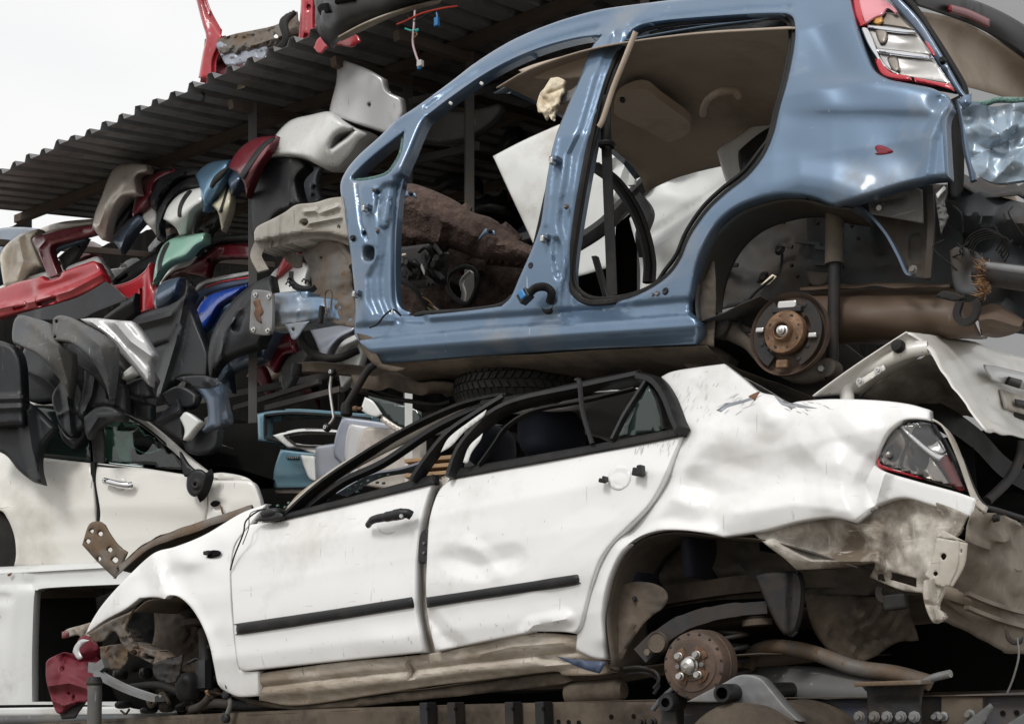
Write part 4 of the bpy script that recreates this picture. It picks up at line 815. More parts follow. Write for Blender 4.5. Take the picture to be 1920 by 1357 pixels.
for k in range(14):
    x, y = 745+RNG.uniform(0, 85), 458+RNG.uniform(0, 70); o_ = -.50+RNG.uniform(-.04, .05)
    if k % 3 == 0: lathe('heater_fitting', FB.p(x, y, o_), FB.n+FB.u*RNG.normal(0, .5), [(0, .03), (.014, .03), (.017, .01), (.022, 0), (.022, -.02)], 'black_plastic', hb_, s=12)
    elif k % 3 == 1: boxo('heater_lever', FB.p(x, y, o_), (FB.u*.7+FB.w*.7, FB.n, FB.w*.7-FB.u*.7), (.035, .01, .008), 'black_plastic', hb_)
    else: tube('heater_duct', [FB.p(x, y, o_), FB.p(x+12, y-8, o_+.03), FB.p(x+24, y+6, o_), FB.p(x+20, y+22, o_-.02)], .010, 'black_plastic', hb_)
boxo('heater_tab', FB.p(758, 478, -.44), (FB.u, FB.n, FB.w), (.012, .006, .006), 'cream', hb_)
boxo('heater_tab', FB.p(793, 505, -.46), (FB.u*.5+FB.w*.8, FB.n, FB.w), (.022, .006, .010), 'rubber_white', hb_)
for k in range(11):
    m_ = ['black_rubber', 'black_rubber', 'fibre', 'black_rubber', 'wire_red', 'black_rubber', 'olive_panel', 'black_rubber', 'rubber_white', 'black_rubber', 'fibre'][k]
    j = lambda: RNG.normal(0, 3)
    tube('loom_wire', [FB.p(738, 516+j()*.4, -.42), FB.p(762, 528+j()*.5, -.40), FB.p(782, 548+j()*.6, -.40), FB.p(800+j(), 566+j(), -.42), FB.p(812+k*2+j(), 586+j(), -.45)], .004 if k else .012, m_, BC, s=6)
# cut front end: inner wing, strut tower, chassis leg with its end plate
panel('inner_wing', [(476, 436, 1), (484, 424), (512, 410), (534, 398), (556, 384), (590, 380), (618, 372), (640, 369, 1), (650, 420), (656, 462, 1), (630, 452), (600, 448), (566, 452), (520, 462), (484, 470), (478, 456)], FB, 'primer_grey', BC, off=-.03, step=3.6, thick=.004, roll=3, rolld=.006, flange=.10, sharp=22,
    holes=[[(562, 416), (568, 411), (576, 412), (578, 418), (572, 424), (564, 423)], [(634, 422), (638, 424), (637, 429), (633, 428)]],
    feats=[('v', [(572, 397), (590, 395), (598, 400), (632, 388)], 7, .020), ('v', [(580, 419), (636, 408)], 7, .020), ('t', [(492, 400), (490, 470)], 1.2, .012), ('t', [(504, 400), (502, 470)], 1.2, -.010), ('t', [(514, 400), (512, 470)], 1.2, .010), ('t', [(526, 400), (524, 470)], 1.2, -.012), ('t', [(540, 400), (540, 470)], 1.2, .010), ('s', [(476, 456), (520, 446), (566, 438), (620, 440), (656, 450)], 1.6, -.06), ('d', 598, 398, 6, 6, -.015)])
panel('strut_tower', [(560, 452, 1), (600, 444), (655, 460, 1), (664, 560), (672, 616, 1), (620, 604), (590, 575), (586, 540), (580, 505), (566, 475)], FB, 'rust_grey', BC, off=-.20, step=6, thick=.006, holes=[[(601, 480), (604, 482), (602, 486), (599, 483)]],
    feats=[('t', [(590, 450), (600, 500), (606, 600)], 10, .10), ('d', 640, 520, 20, 40, .03), ('s', [(560, 562), (670, 560)], 3, .03), ('n', 40, .012, 7)])
tube('tower_brace', [FB.p(*p) for p in ((640, 458, -.1), (655, 480, -.1), (662, 500, -.08))], .018, 'rust_grey', BC)
cl1 = boxo('chassis_leg', (FB.p(500, 582, -.13)+FB.p(585, 580, -.13))/2, (FB.u, FB.n, FB.w), (.165, .05, .062), 'paint_blue_worn', BC, bevel=.012)
panel('leg_skin', [(490, 556, 1), (520, 549), (564, 546), (568, 556), (600, 556), (670, 566, 1), (672, 612, 1), (640, 604), (610, 598), (560, 606), (520, 612), (492, 614, 1)], FB, 'paint_blue_worn', BC, off=-.07, step=5, thick=.005, roll=5, rolld=.02, flange=.1, feats=[('r', [(500, 586), (600, 580)], 9, .014), ('t', [(528, 540), (528, 620)], 3, .008), ('t', [(560, 540), (566, 620)], 3, -.012), ('n', 30, .008, 9)])
ep = panel('end_plate', [(472, 548), (480, 543), (506, 546), (511, 556), (511, 600), (508, 624), (500, 629), (474, 626), (468, 618), (470, 580)], FB, 'grey_steel', BC, off=-.02, step=5, thick=.012, roll=4, rolld=.006)
for x, y in ((480, 553), (505, 556), (476, 618), (503, 620)): lathe('bolt', FB.p(x, y, -.018), FB.n, [(0, .012), (.006, .012), (.007, .004), (.012, .003), (.012, 0)], 'bright_metal', ep, s=8)
patch('rust_patch', [(474, 566, 1), (484, 560), (488, 572, 1), (493, 585), (487, 592, 1), (490, 606), (481, 600, 1), (476, 588), (479, 578, 1)], FB, 'rust', ep, off=-.0165, thick=.002, step=4)
panel('leg_bracket', [(534, 608, 1), (560, 604), (580, 602, 1), (566, 620), (556, 634), (548, 636), (542, 622)], FB, 'paint_blue_worn', BC, off=-.06, step=4, thick=.006, holes=[[(549, 614), (553, 617), (550, 621), (546, 618)]])
sweep('bumper_strap', [FB.p(*p) for p in ((510, 456, -.08), (496, 450, -.07), (486, 462, -.06), (480, 480, -.05), (488, 498, -.05), (494, 508, -.05))], rect(.008, .05), 'primer_grey', BC, up=FB.u)
sweep('bumper_strap', [FB.p(*p) for p in ((530, 462, -.2), (545, 480, -.2), (556, 490, -.2), (566, 488, -.2))], rect(.008, .06), 'rust_grey', BC, up=FB.u)
sweep('cable_guide', [FB.p(*p) for p in ((546, 510, -.12), (547, 528, -.12), (560, 540, -.12), (580, 543, -.12), (590, 540, -.12))], rect(.022, .022), 'black_plastic', BC)
for x, y in ((539, 525), (536, 533), (543, 537), (566, 528), (572, 530)): tube('guide_clip', [FB.p(x, y, -.11), FB.p(x+4, y-5, -.10), FB.p(x+8, y, -.11), FB.p(x+6, y+4, -.11)], .0035, 'black_plastic', BC, s=6)
tube('brake_pipe', [FB.p(*p) for p in ((612, 590, -.05), (609, 555, -.05), (614, 544, -.04), (622, 548, -.05), (620, 580, -.05))], .004, 'rust_grey', BC, s=6)
sweep('drain_tube', [FB.p(*p) for p in ((604, 574, -.05), (602, 590, -.05), (600, 606, -.05))], circ(.012, 8), 'black_rubber', BC)
tube('hose', [FB.p(*p) for p in ((560, 612, -.1), (566, 640, -.12), (590, 664, -.16), (630, 672, -.2), (672, 656, -.25))], .018, 'black_rubber', BC)
# lower arm, track rod, drop link hanging below the nose
arm = sweep('lower_arm', [FB.p(*p) for p in ((560, 692, -.22), (600, 690, -.25), (680, 698, -.3), (760, 704, -.35), (820, 712, -.4))], [(-.02, -.025), (.02, -.025), (.03, 0), (.02, .025), (-.02, .025)], 'underside', BC, up=FB.n)
lathe('arm_bush', FB.p(557, 694, -.2), FB.w, [(0, .028), (.022, .028), (.026, .02), (.026, -.02), (.022, -.028), (0, -.028)], 'black_rubber', arm, s=16)
tube('track_rod', [FB.p(*p) for p in ((706, 680, -.15), (690, 694, -.15), (674, 720, -.15), (655, 752, -.15), (648, 764, -.15))], .016, 'dark_steel', BC)
lathe('track_rod_end', FB.p(650, 768, -.15), FB.w, [(0, .03), (.022, .028), (.026, .01), (.026, -.02), (.015, -.03), (0, -.03)], 'black_rubber', BC, s=16)
lathe('track_rod_stud', FB.p(664, 766, -.15), -FB.u, [(.012, 0), (.012, .02), (.007, .022), (.007, .045), (0, .046)], 'hub_rust', BC, s=10)
tube('drop_link', [FB.p(*p) for p in ((622, 700, -.18), (619, 730, -.18), (624, 770, -.18), (625, 785, -.18), (614, 800, -.18))], .0065, 'bright_metal', BC, s=8)
for x, y in ((622, 697), (612, 801)):
    jn = lathe('link_joint', FB.p(x, y, -.17), FB.n, [(0, .012), (.012, .012), (.018, .004), (.018, -.012), (.012, -.02)], 'black_rubber', BC, s=14); lathe('link_nut', FB.p(x, y, -.155), FB.n, [(.004, .012), (.009, .012), (.009, 0)], 'bright_metal', jn, s=6)
loft('subframe', [[FB.p(x, y, o) for x, y in pts] for o, pts in ((-.2, ((660, 704), (720, 702), (780, 712), (850, 724))), (-.22, ((668, 726), (720, 728), (780, 730), (850, 736))), (-.6, ((660, 722), (720, 724), (780, 728), (850, 730))))], 'underside', BC, wob=.012, thick=.01)
tube('brake_hose', [FB.p(*p) for p in ((680, 728, -.3), (720, 745, -.3), (770, 752, -.3), (820, 758, -.3), (845, 752, -.3))], .01, 'black_rubber', BC)
# ------------------------------------------------------------------ blue shell: rear wheel housing, axle, lamp, tailgate
arch = [(1300, 600), (1296, 560), (1304, 505), (1320, 460), (1344, 424), (1378, 396), (1416, 380), (1460, 370), (1500, 370), (1540, 380), (1588, 386)]
loft('wheel_housing', [[q(FB, x, y, o) for x, y in arch] for o in (-.03, -.12, -.22)], 'arch_blue_grey', BC, n=40)
panel('inner_housing', [(1330, 460, 1), (1352, 425), (1390, 398), (1440, 380), (1500, 374), (1800, 350, 1), (1810, 540, 1), (1640, 545), (1500, 558), (1400, 570), (1310, 590, 1)], FB, 'arch_blue_grey', BC, off=-.34, step=9, thick=.004,
    feats=[('t', [(1540, 340), (1540, 600)], 10, -.03), ('t', [(1590, 340), (1590, 600)], 10, .035), ('d', 1420, 450, 60, 70, -.08), ('r', [(1350, 500), (1420, 506), (1700, 494)], 4, .012), ('r', [(1350, 490), (1340, 540)], 8, .02), ('r', [(1400, 400), (1370, 450), (1350, 480)], 10, .02), ('n', 90, .014, 13),
      ('p', [(1640, 390), (1670, 388), (1672, 470), (1640, 474)], 6, -.03), ('r', [(1512, 400), (1514, 470)], 5, .02)])
panel('housing_lip', [(1296, 560, 1), (1322, 520), (1338, 490), (1342, 560), (1338, 650, 1), (1310, 646, 1)], FB, 'arch_brown', BC, off=-.06, step=6, thick=.004, feats=[('n', 30, .01, 3)])
for x, y in ((1355, 506), (1462, 468), (1432, 520)): lathe('housing_plug', FB.p(x, y, -.33), FB.n, [(0, .01), (.01, .012), (.016, .006), (.02, 0)], 'black_rubber' if x < 1440 else 'dark_steel', BC, s=14)
tube('fuel_pipe', [FB.p(*p) for p in ((1445, 405, -.25), (1420, 425, -.22), (1395, 450, -.25), (1360, 480, -.28))], .014, 'dark_steel', BC)
tube('abs_lead', [FB.p(*p) for p in ((1466, 470, -.28), (1466, 490, -.2), (1460, 512, -.15), (1448, 522, -.12), (1420, 545, -.12), (1402, 565, -.12), (1388, 585, -.12), (1388, 610, -.1), (1400, 622, -.08), (1415, 620, -.05))], .005, 'black_rubber', BC, s=6)
patch('loose_tag', [(1426, 534, 1), (1448, 514, 1), (1456, 518, 1), (1440, 534)], FB, 'foam', BC, off=-.12, thick=.002)
# shock absorber
sh_ = tube('shock_absorber', [FB.p(1567, 340, -.16), FB.p(1565, 420, -.16), FB.p(1564, 495, -.16)], .030, 'arch_brown', BC, s=18, curve=False)
tube('shock_body', [FB.p(1565, 488, -.16), FB.p(1563, 590, -.16), FB.p(1560, 684, -.16)], .0195, 'dark_steel', sh_, s=16, curve=False)
lathe('shock_eye', FB.p(1556, 692, -.13), FB.n, [(0, .035), (.018, .035), (.03, .03), (.032, -.03), (.02, -.04), (0, -.04)], 'arch_brown', sh_, s=16)
lathe('shock_bolt', FB.p(1541, 694, -.10), -FB.u*.3+FB.n, [(0, .03), (.010, .03), (.012, 0)], 'grey_steel', sh_, s=6)
# trailing arm and drum
tube('trailing_arm', [FB.p(*p) for p in ((1352, 612, -.16), (1376, 622, -.14), (1410, 640, -.12), (1440, 670, -.10), (1500, 700, -.10), (1545, 694, -.12))], .034, 'arch_brown', BC, s=12)
lathe('arm_bush', FB.p(1348, 610, -.10), FB.n, [(0, .02), (.03, .02), (.042, .012), (.042, -.05)], 'dark_steel', BC, s=18)
tube('axle_beam', [FB.p(1300, 668, -.18), FB.p(1360, 668, -.5), FB.p(1420, 655, -1.2)], .045, 'underside', BC)
hub_c = FB.p(1478, 626, -.03); ax_ = FB.n
bp = lathe('backing_plate', hub_c, ax_, [(.03, -.022), (.10, -.022), (.118, -.018), (.126, -.004), (.132, .004), (.134, -.008), (.130, -.03), (.09, -.05), (.0, -.05)], 'drum_rust', BC, s=48)
def hubp(a, r, h): t = math.radians(a); return V(np.array(hub_c)+FB.u*(-math.cos(t)*r)+FB.w*math.sin(t)*r+FB.n*h)
for a0, a1 in ((-62, 62), (118, 242)):
    sweep('brake_shoe', [hubp(a, .098, .002) for a in np.linspace(a0, a1, 14)], rect(.036, .012), 'dark_steel', bp, up=FB.n)
boxo('wheel_cylinder', hubp(92, .086, .012), (FB.u, FB.n, FB.w), (.032, .016, .014), 'bright_metal', bp, bevel=.006)
boxo('wheel_cylinder_boot', hubp(92, .072, .016), (FB.u, FB.n, FB.w), (.05, .012, .010), 'black_plastic', bp, bevel=.004)
boxo('shoe_anchor', hubp(268, .098, .012), (FB.u, FB.n, FB.w), (.02, .01, .013), 'hub_rust', bp)
for a in (172, 352): boxo('shoe_spring', hubp(a, .092, .016), (FB.u, FB.n, FB.w), (.014, .008, .008), 'bright_metal', bp)
for a, r in ((215, .075), (200, .09), (330, .085), (60, .10), (300, .095)): lathe('shoe_rivet', hubp(a, r, .006), ax_, [(0, .006), (.007, .005), (.008, 0)], 'black_plastic', bp, s=10)
hubo = lathe('wheel_hub', V(np.array(hub_c)+FB.n*.0), ax_, [(.066, .0), (.068, .03), (.066, .036), (.034, .038), (.031, .055), (.028, .058), (.024, .056), (.023, .04), (.0, .04)], 'hub_rust', BC, s=36)
lathe('hub_nut', V(np.array(hub_c)+FB.n*.04), ax_, [(.019, 0), (.019, .006), (.014, .008), (.014, .02), (.008, .022), (.008, .028), (0, .03)], 'bright_metal', hubo, s=12)
for k in range(8):
    a = k*45+20; lathe('stud_hole', hubp(a, .052, .0355), ax_, [(0, .0015), (.006 if k % 2 else .004, .0015), (.0065 if k % 2 else .0045, 0)], 'black_plastic', hubo, s=10)
# coil spring behind
cs = FB.p(1545, 555, -.40); pts_ = [V(np.array(cs)+(FB.u*math.cos(t)+FB.n*math.sin(t))*.06+FB.w*(-.10+.028*t/1.57)) for t in np.linspace(0, 12.5, 60)]
tube('coil_spring', pts_, .008, 'dark_steel', BC, curve=False)
patch('spring_cup', [(1510, 508, 1), (1556, 512, 1), (1548, 532), (1522, 534)], FB, 'arch_brown', BC, off=-.26, thick=.02)
# spare-wheel well / tank under the boot floor
tk = [[FB.p(x, y, o) for x, y in pts] for o, pts in ((-.40, ((1500, 548), (1600, 540), (1700, 534), (1800, 532), (1850, 545))), (-.24, ((1520, 560), (1600, 556), (1700, 552), (1790, 556), (1830, 575))), (-.20, ((1530, 600), (1600, 598), (1700, 594), (1790, 600), (1830, 606))), (-.28, ((1520, 640), (1600, 638), (1700, 632), (1800, 628), (1840, 630))), (-.6, ((1500, 646), (1600, 644), (1700, 640), (1800, 634), (1850, 632))))]
loft('spare_wheel_well', tk, 'tank_brown', BC, mm=20, n=26, wob=.004)
loft('well_flange', [[FB.p(x, y, o) for x, y in pts] for o, pts in ((-.26, ((1500, 540), (1600, 536), (1640, 530), (1680, 532), (1780, 528))), (-.22, ((1500, 544), (1600, 542), (1640, 536), (1680, 540), (1780, 536))))], 'tank_brown', BC, mm=4, wob=.004)
loft('tow_eye_housing', [[FB.p(x, y, o) for x, y in pts] for o, pts in ((-.25, ((1840, 575), (1865, 570), (1895, 585), (1920, 600))), (-.15, ((1835, 600), (1860, 598), (1890, 606), (1915, 612))), (-.3, ((1840, 628), (1870, 632), (1900, 625), (1920, 615))))], 'tank_brown', BC)
# boot floor / rear valance crumpled behind
panel('rear_valance', [(1745, 345, 1), (1800, 350), (1920, 380), (1990, 390, 1), (1990, 640, 1), (1850, 610), (1790, 560), (1745, 520, 1)], FB, 'arch_blue_grey', BC, off=-.30, step=8, thick=.004, feats=[('v', [(1760, 420), (1830, 400), (1920, 420)], 40, .07), ('v', [(1790, 470), (1860, 440), (1950, 480)], 40, -.08), ('d', 1820, 500, 40, 30, .09), ('c', 14, 46, .06, 31), ('v', [(1900, 430), (1910, 520)], 40, .05)])
panel('quarter_brace', [(1600, 374, 1), (1680, 352), (1745, 346, 1), (1750, 430), (1744, 524, 1), (1712, 520, 1), (1690, 480), (1664, 436), (1630, 400)], FB, 'arch_blue_grey', BC, off=-.16, step=5, thick=.005, feats=[('p', [(1706, 446), (1716, 440), (1728, 444), (1728, 484), (1718, 492), (1706, 484)], 4, -.012), ('t', [(1688, 380), (1690, 520)], 3, -.012), ('n', 60, .006, 2)])
sweep('brace_edge', [FB.p(*p) for p in ((1598, 378, -.12), (1630, 402, -.12), (1662, 438, -.12), (1686, 480, -.12), (1702, 514, -.12), (1714, 516, -.12))], rect(.008, .03), 'steel_blue', BC, up=FB.n)
sweep('brace_edge', [FB.p(*p) for p in ((1744, 350, -.13), (1746, 430, -.13), (1740, 522, -.13))], rect(.02, .012), 'arch_blue_grey', BC, up=FB.n)
for x, y in ((1600, 384), (1668, 352), (1712, 506)): lathe('brace_bolt', FB.p(x, y, -.10), FB.n, [(0, .012), (.008, .012), (.009, .004), (.014, .003), (.014, 0)], 'grey_steel', BC, s=8)
for k in range(16):
    x, y = RNG.uniform(1345, 1720), RNG.uniform(400, 540)
    if k % 2: lathe('housing_stud', FB.p(x, y, -.32), FB.n, [(0, .01), (.005, .01), (.007, 0)], 'dark_steel', BC, s=8)
    else: sweep('housing_seam', [FB.p(x, y, -.325), FB.p(x+RNG.uniform(20, 60), y+RNG.uniform(-8, 8), -.325)], rect(.012, .012), 'arch_blue_grey', BC, up=FB.n)
for k in range(9):
    x, y = RNG.uniform(1760, 1900), RNG.uniform(380, 470)
    tube('torn_wire', [FB.p(x, y, -.12), FB.p(x+RNG.uniform(-20, 20), y+15, -.08), FB.p(x+RNG.uniform(-25, 25), y+RNG.uniform(20, 60), -.1)], .0025, 'black_rubber', BC, s=5)
panel('liner_scrap', [(1628, 382, 1), (1634, 372), (1700, 352), (1730, 356, 1), (1732, 420, 1), (1690, 412), (1630, 402, 1)], FB, 'bumper_grey', BC, off=-.10, step=6, thick=.005, roll=4, rolld=.006, feats=[('v', [(1640, 380), (1690, 372)], 16, -.02), ('n', 40, .008, 3)])
lathe('rivet', FB.p(1648, 390, -.095), FB.n, [(0, .008), (.006, .008), (.009, .002), (.009, 0)], 'rubber_white', BC, s=12)
panel('torn_strip', [(1752, 358, 1), (1766, 350), (1774, 346, 1), (1772, 380), (1776, 410), (1764, 438, 1), (1758, 400)], FB, 'bumper_grey', BC, off=-.05, step=5, thick=.006, feats=[('n', 20, .02, 3)])
patch('torn_strip_paint', [(1755, 364, 1), (1770, 348, 1), (1773, 354), (1762, 366), (1758, 372)], FB, 'offwhite', BC, off=-.035, thick=.002, step=4)
panel('bumper_mount', [(1780, 470, 1), (1800, 462), (1840, 480), (1848, 530), (1838, 550), (1800, 552), (1786, 530)], FB, 'arch_blue_grey', BC, off=-.10, step=5, thick=.02, roll=6, rolld=.02, feats=[('d', 1820, 510, 14, 24, -.03)])
patch('rubber_flap', [(1752, 556, 1), (1770, 545), (1800, 552), (1812, 560, 1), (1790, 564)], FB, 'black_rubber', BC, off=-.06, thick=.012, step=5)
sweep('exhaust_hanger', [FB.p(*p) for p in ((1800, 566, -.06), (1794, 590, -.06), (1804, 604, -.06), (1822, 600, -.06), (1832, 580, -.06), (1828, 564, -.06))], rect(.02, .02), 'black_rubber', BC)
# bumper bar with frayed straw caught on it
bb = tube('bumper_bar', [FB.p(*p) for p in ((1836, 510, .0), (1920, 522, .05), (2010, 536, .08))], .034, 'dark_steel', BC, s=16, curve=False)
tube('bar_rib', [FB.p(*p) for p in ((1840, 498, .03), (1920, 508, .08), (2010, 520, .11))], .012, 'grey_steel', bb, curve=False)
vs_ = []; fs_ = []
for k in range(170):
    x0, y0 = 1852+RNG.normal(0, 3), RNG.uniform(492, 552); a = RNG.normal(math.pi, .55); L_ = RNG.uniform(10, 34)
    p0, p1, p2 = FB.p(x0, y0, .04), FB.p(x0+math.cos(a)*L_*.5, y0+math.sin(a)*L_*.5, .04+RNG.normal(0, .015)), FB.p(x0+math.cos(a+.3)*L_, y0+math.sin(a+.3)*L_+3, .04+RNG.normal(0, .03))
    w1 = V((.0012, 0, .0012)); b_ = len(vs_); vs_ += [p0-w1, p0+w1, p1-w1, p1+w1, p2]; fs_ += [(b_, b_+1, b_+3, b_+2), (b_+2, b_+3, b_+4)]
tag(build('straw', vs_, fs_, 'fibre', bb, smooth=False), kind='stuff')
for k in range(5): tube('loose_wire', [FB.p(1810+k*3, 455+k*6, -.1), FB.p(1822+k*4, 440+k*3, -.08), FB.p(1850+k*9, 430+k*4, -.06), FB.p(1880+k*3, 445+k*7, -.08), FB.p(1868+k*4, 470+k*5, -.1)], .003, 'black_rubber', BC, s=6)
# tail lamp
TL = panel('tail_lamp', [(1594, -20, 1), (1636, -20, 1), (1680, 14), (1714, 56), (1744, 100), (1768, 136), (1790, 168, 1), (1752, 161), (1712, 153), (1664, 145), (1646, 134), (1634, 112), (1616, 60), (1602, 20)], FB, 'black_plastic', BC, off=-.075, prof=bprof, step=6, thick=.004, roll=5, rolld=.01, flange=.03)
def lamp(name, pts, m, off, **k): return panel(name, pts, FB, m, TL, off=off-.06, prof=bprof, step=5, thick=.003, roll=4, rolld=.008, **k)
lamp('lamp_bowl', [(1622, 50, 1), (1660, 54), (1720, 62, 1), (1748, 104, 1), (1690, 98), (1640, 92, 1)], 'reflector', .004, feats=[('d', 1700, 80, 30, 12, -.012)])
lamp('lamp_bowl', [(1642, 97, 1), (1690, 102), (1752, 112, 1), (1784, 159, 1), (1716, 147), (1680, 141), (1658, 126)], 'reflector', .004, feats=[('d', 1710, 128, 36, 14, -.012)])
lamp('lamp_bowl', [(1630, 20, 1), (1684, 26, 1), (1714, 56, 1), (1660, 48), (1622, 45, 1)], 'reflector_dark', .004)
lamp('reflex_cell', [(1642, 54), (1658, 52), (1664, 62), (1660, 78), (1652, 84), (1644, 70)], 'reflector_dark', .016)
lamp('lamp_shelf', [(1622, 46, 1), (1660, 49), (1716, 57, 1), (1720, 63, 1), (1690, 62), (1650, 57), (1624, 52, 1)], 'chrome', .020)
lamp('lamp_shelf', [(1640, 90, 1), (1690, 95), (1746, 104, 1), (1752, 110, 1), (1700, 106), (1660, 100), (1642, 96, 1)], 'chrome', .020)
lamp('reflex_cell', [(1664, 108), (1680, 106), (1686, 118), (1686, 136), (1674, 132), (1666, 118)], 'reflector_dark', .012)
lamp('lamp_wall', [(1612, 52, 1), (1622, 50), (1632, 60), (1644, 92), (1652, 110), (1668, 128), (1690, 140, 1), (1672, 136), (1654, 124), (1640, 106), (1626, 84)], 'chrome', .02)
lamp('red_lens', [(1596, -18, 1), (1606, -18, 1), (1614, 10), (1620, 38), (1626, 46, 1), (1612, 50, 1), (1602, 24)], 'lamp_red', .024)
lamp('pink_lens', [(1606, -18, 1), (1640, -18, 1), (1668, 6), (1684, 24), (1680, 28, 1), (1664, 16), (1655, 28), (1640, 34), (1622, 46, 1), (1614, 20)], 'lamp_pink', .026)
lamp('amber_lens', [(1640, 34), (1652, 28), (1655, 40), (1646, 46), (1636, 42)], 'lamp_amber', .018)
lamp('red_lens', [(1640, 112, 1), (1648, 108), (1658, 124), (1672, 136), (1704, 142, 1), (1712, 152, 1), (1680, 149), (1656, 142), (1646, 130)], 'lamp_red', .024)
lamp('red_lens', [(1712, 144, 1), (1750, 152), (1782, 158, 1), (1791, 172, 1), (1750, 160), (1714, 153, 1)], 'lamp_red', .020)
lamp('red_lens', [(1732, 76, 1), (1740, 80), (1752, 98), (1754, 108, 1), (1744, 98)], 'lamp_red', .018)
# tailgate aperture: flange, seal, far liner; torn tailgate skin
panel('aperture_flange', [(1640, -30, 1), (1660, -30, 1), (1720, 30), (1760, 90), (1800, 160), (1815, 182, 1), (1806, 186, 1), (1786, 166), (1750, 110), (1712, 52)], FB, 'steel_blue', BC, off=-.15, step=6, thick=.005, roll=5, rolld=.012)
tube('aperture_seal', [FB.p(*p) for p in ((1665, -30, -.17), (1710, 10, -.17), (1745, 60, -.17), (1780, 115, -.17), (1806, 160, -.17), (1812, 186, -.17))], .010, 'black_rubber', BC)
lathe('gate_stop', FB.p(1769, 116, -.13), FB.n, [(0, .02), (.008, .02), (.01, 0)], 'black_rubber', BC, s=10)
panel('rear_corner', [(1776, 190, 1), (1800, 178, 1), (1806, 230), (1808, 300), (1806, 352), (1796, 372, 1), (1780, 362), (1776, 290)], FB, 'black_rubber', BC, off=-.16, step=6, thick=.02, feats=[('t', [(1790, 180), (1792, 370)], 4, -.04)])
tube('corner_flange', [FB.p(*p) for p in ((1798, 188, -.10), (1806, 230, -.10), (1812, 280, -.10), (1822, 320, -.10), (1826, 340, -.10))], .010, 'steel_blue', BC)
# tailgate header with high-level brake lamp (crossing to the far side)
hd = loft('tailgate_header', [[FB.p(x, y, o) for x, y, o in r] for r in ([(1700, -30, -.2), (1770, -12, -.5), (1850, 14, -.9), (1920, 52, -1.2), (1990, 110, -1.4)], [(1700, -10, -.2), (1770, 6, -.5), (1850, 34, -.9), (1920, 78, -1.2), (1990, 140, -1.4)], [(1706, 6, -.24), (1770, 28, -.54), (1840, 56, -.92), (1920, 108, -1.22), (1990, 170, -1.42)])], 'black_plastic', BC, thick=.02)
loft('brake_lamp', [[FB.p(x, y, o) for x, y, o in r] for r in ([(1780, 10, -.50), (1815, 20, -.68), (1854, 38, -.88)], [(1779, 22, -.49), (1814, 33, -.67), (1853, 52, -.87)])], 'lamp_red_dark', hd, mm=3, thick=.01)
loft('gate_liner', [[FB.p(x, y, o) for x, y, o in r] for r in ([(1720, 20, -.3), (1790, 36, -.6), (1860, 70, -1.0), (1990, 160, -1.5)], [(1750, 70, -.5), (1800, 80, -.8), (1880, 120, -1.2), (1990, 200, -1.6)], [(1800, 160, -.7), (1840, 170, -1.0), (1900, 190, -1.3), (1990, 240, -1.6)])], 'headliner', BC)
loft('far_quarter', [[q(FB, x, y, o) for x, y in pts] for o, pts in ((-1.2, ((1620, 60), (1680, 110), (1720, 180))), (-1.3, ((1620, 200), (1680, 240), (1720, 300))), (-1.34, ((1620, 330), (1680, 380), (1720, 420))))], 'headliner', BC)
tgf = [('v', [(1840, 230), (1870, 250), (1905, 235)], 26, .03), ('v', [(1830, 270), (1880, 290), (1930, 270)], 34, -.035), ('v', [(1850, 200), (1860, 250), (1850, 320)], 30, .035), ('c', 8, 36, .03, 42), ('v', [(1900, 200), (1890, 300)], 30, .03)]
tg = panel('tailgate_skin', [(1800, 190, 1), (1812, 202), (1822, 190, 1), (1860, 200), (1900, 194), (1990, 186, 1), (1990, 330, 1), (1920, 338), (1870, 343), (1836, 330), (1822, 308), (1816, 270), (1806, 230)], FB, 'crumpled_blue', BC, off=.06, step=3.5, thick=.004, feats=tgf, flange=.02)
tube('gate_glass_edge', [FB.p(*p) for p in ((1822, 196, .06), (1850, 194, .06), (1870, 188, .05), (1920, 188, .06), (1990, 182, .06))], .008, 'broken_glass', tg)
patch('fin', [(1796, 190, 1), (1806, 180), (1822, 176, 1), (1820, 196), (1806, 206, 1)], FB, 'paint_blue', tg, off=.09, thick=.004, step=4, feats=[('d', 1810, 190, 8, 10, .02)])
loft('boot_floor', [[FB.p(x, y, o) for x, y, o in r] for r in ([(1790, 352, -.2), (1840, 362, -.25), (1900, 372, -.3), (1990, 372, -.4)], [(1810, 330, -.9), (1860, 345, -1.0), (1920, 356, -1.0), (1990, 356, -1.0)])], 'dark_steel', BC, wob=.015)
# ------------------------------------------------------------------ white saloon: tail lamp, boot lid, torn rear, running gear
W = lambda x, y, o=0.0: FW.p(x, y, o)
TLW = panel('tail_lamp', [(1643, 872, 1), (1649, 846), (1666, 813), (1692, 793), (1718, 788), (1747, 793, 1), (1768, 830), (1790, 872), (1813, 920, 1), (1802, 924), (1772, 915), (1720, 898), (1664, 879)], FW, 'black_plastic', WC, off=-.035, prof=wprof, step=5, thick=.004, roll=5, rolld=.012, flange=.04)
def wl(name, pts, m, off, **k): return panel(name, pts, FW, m, TLW, off=off-.03, prof=wprof, step=4.5, thick=.003, roll=4, rolld=.008, **k)
wl('lamp_bowl', [(1652, 866, 1), (1660, 838), (1684, 806), (1700, 830), (1688, 860), (1686, 876, 1)], 'reflector_dark', .004, feats=[('d', 1674, 850, 12, 14, -.03)])
lathe('bulb', W(1667, 852, -.012), FW.n, [(0, .014), (.006, .012), (.009, .004), (.009, -.01)], 'reflector', TLW, s=12)
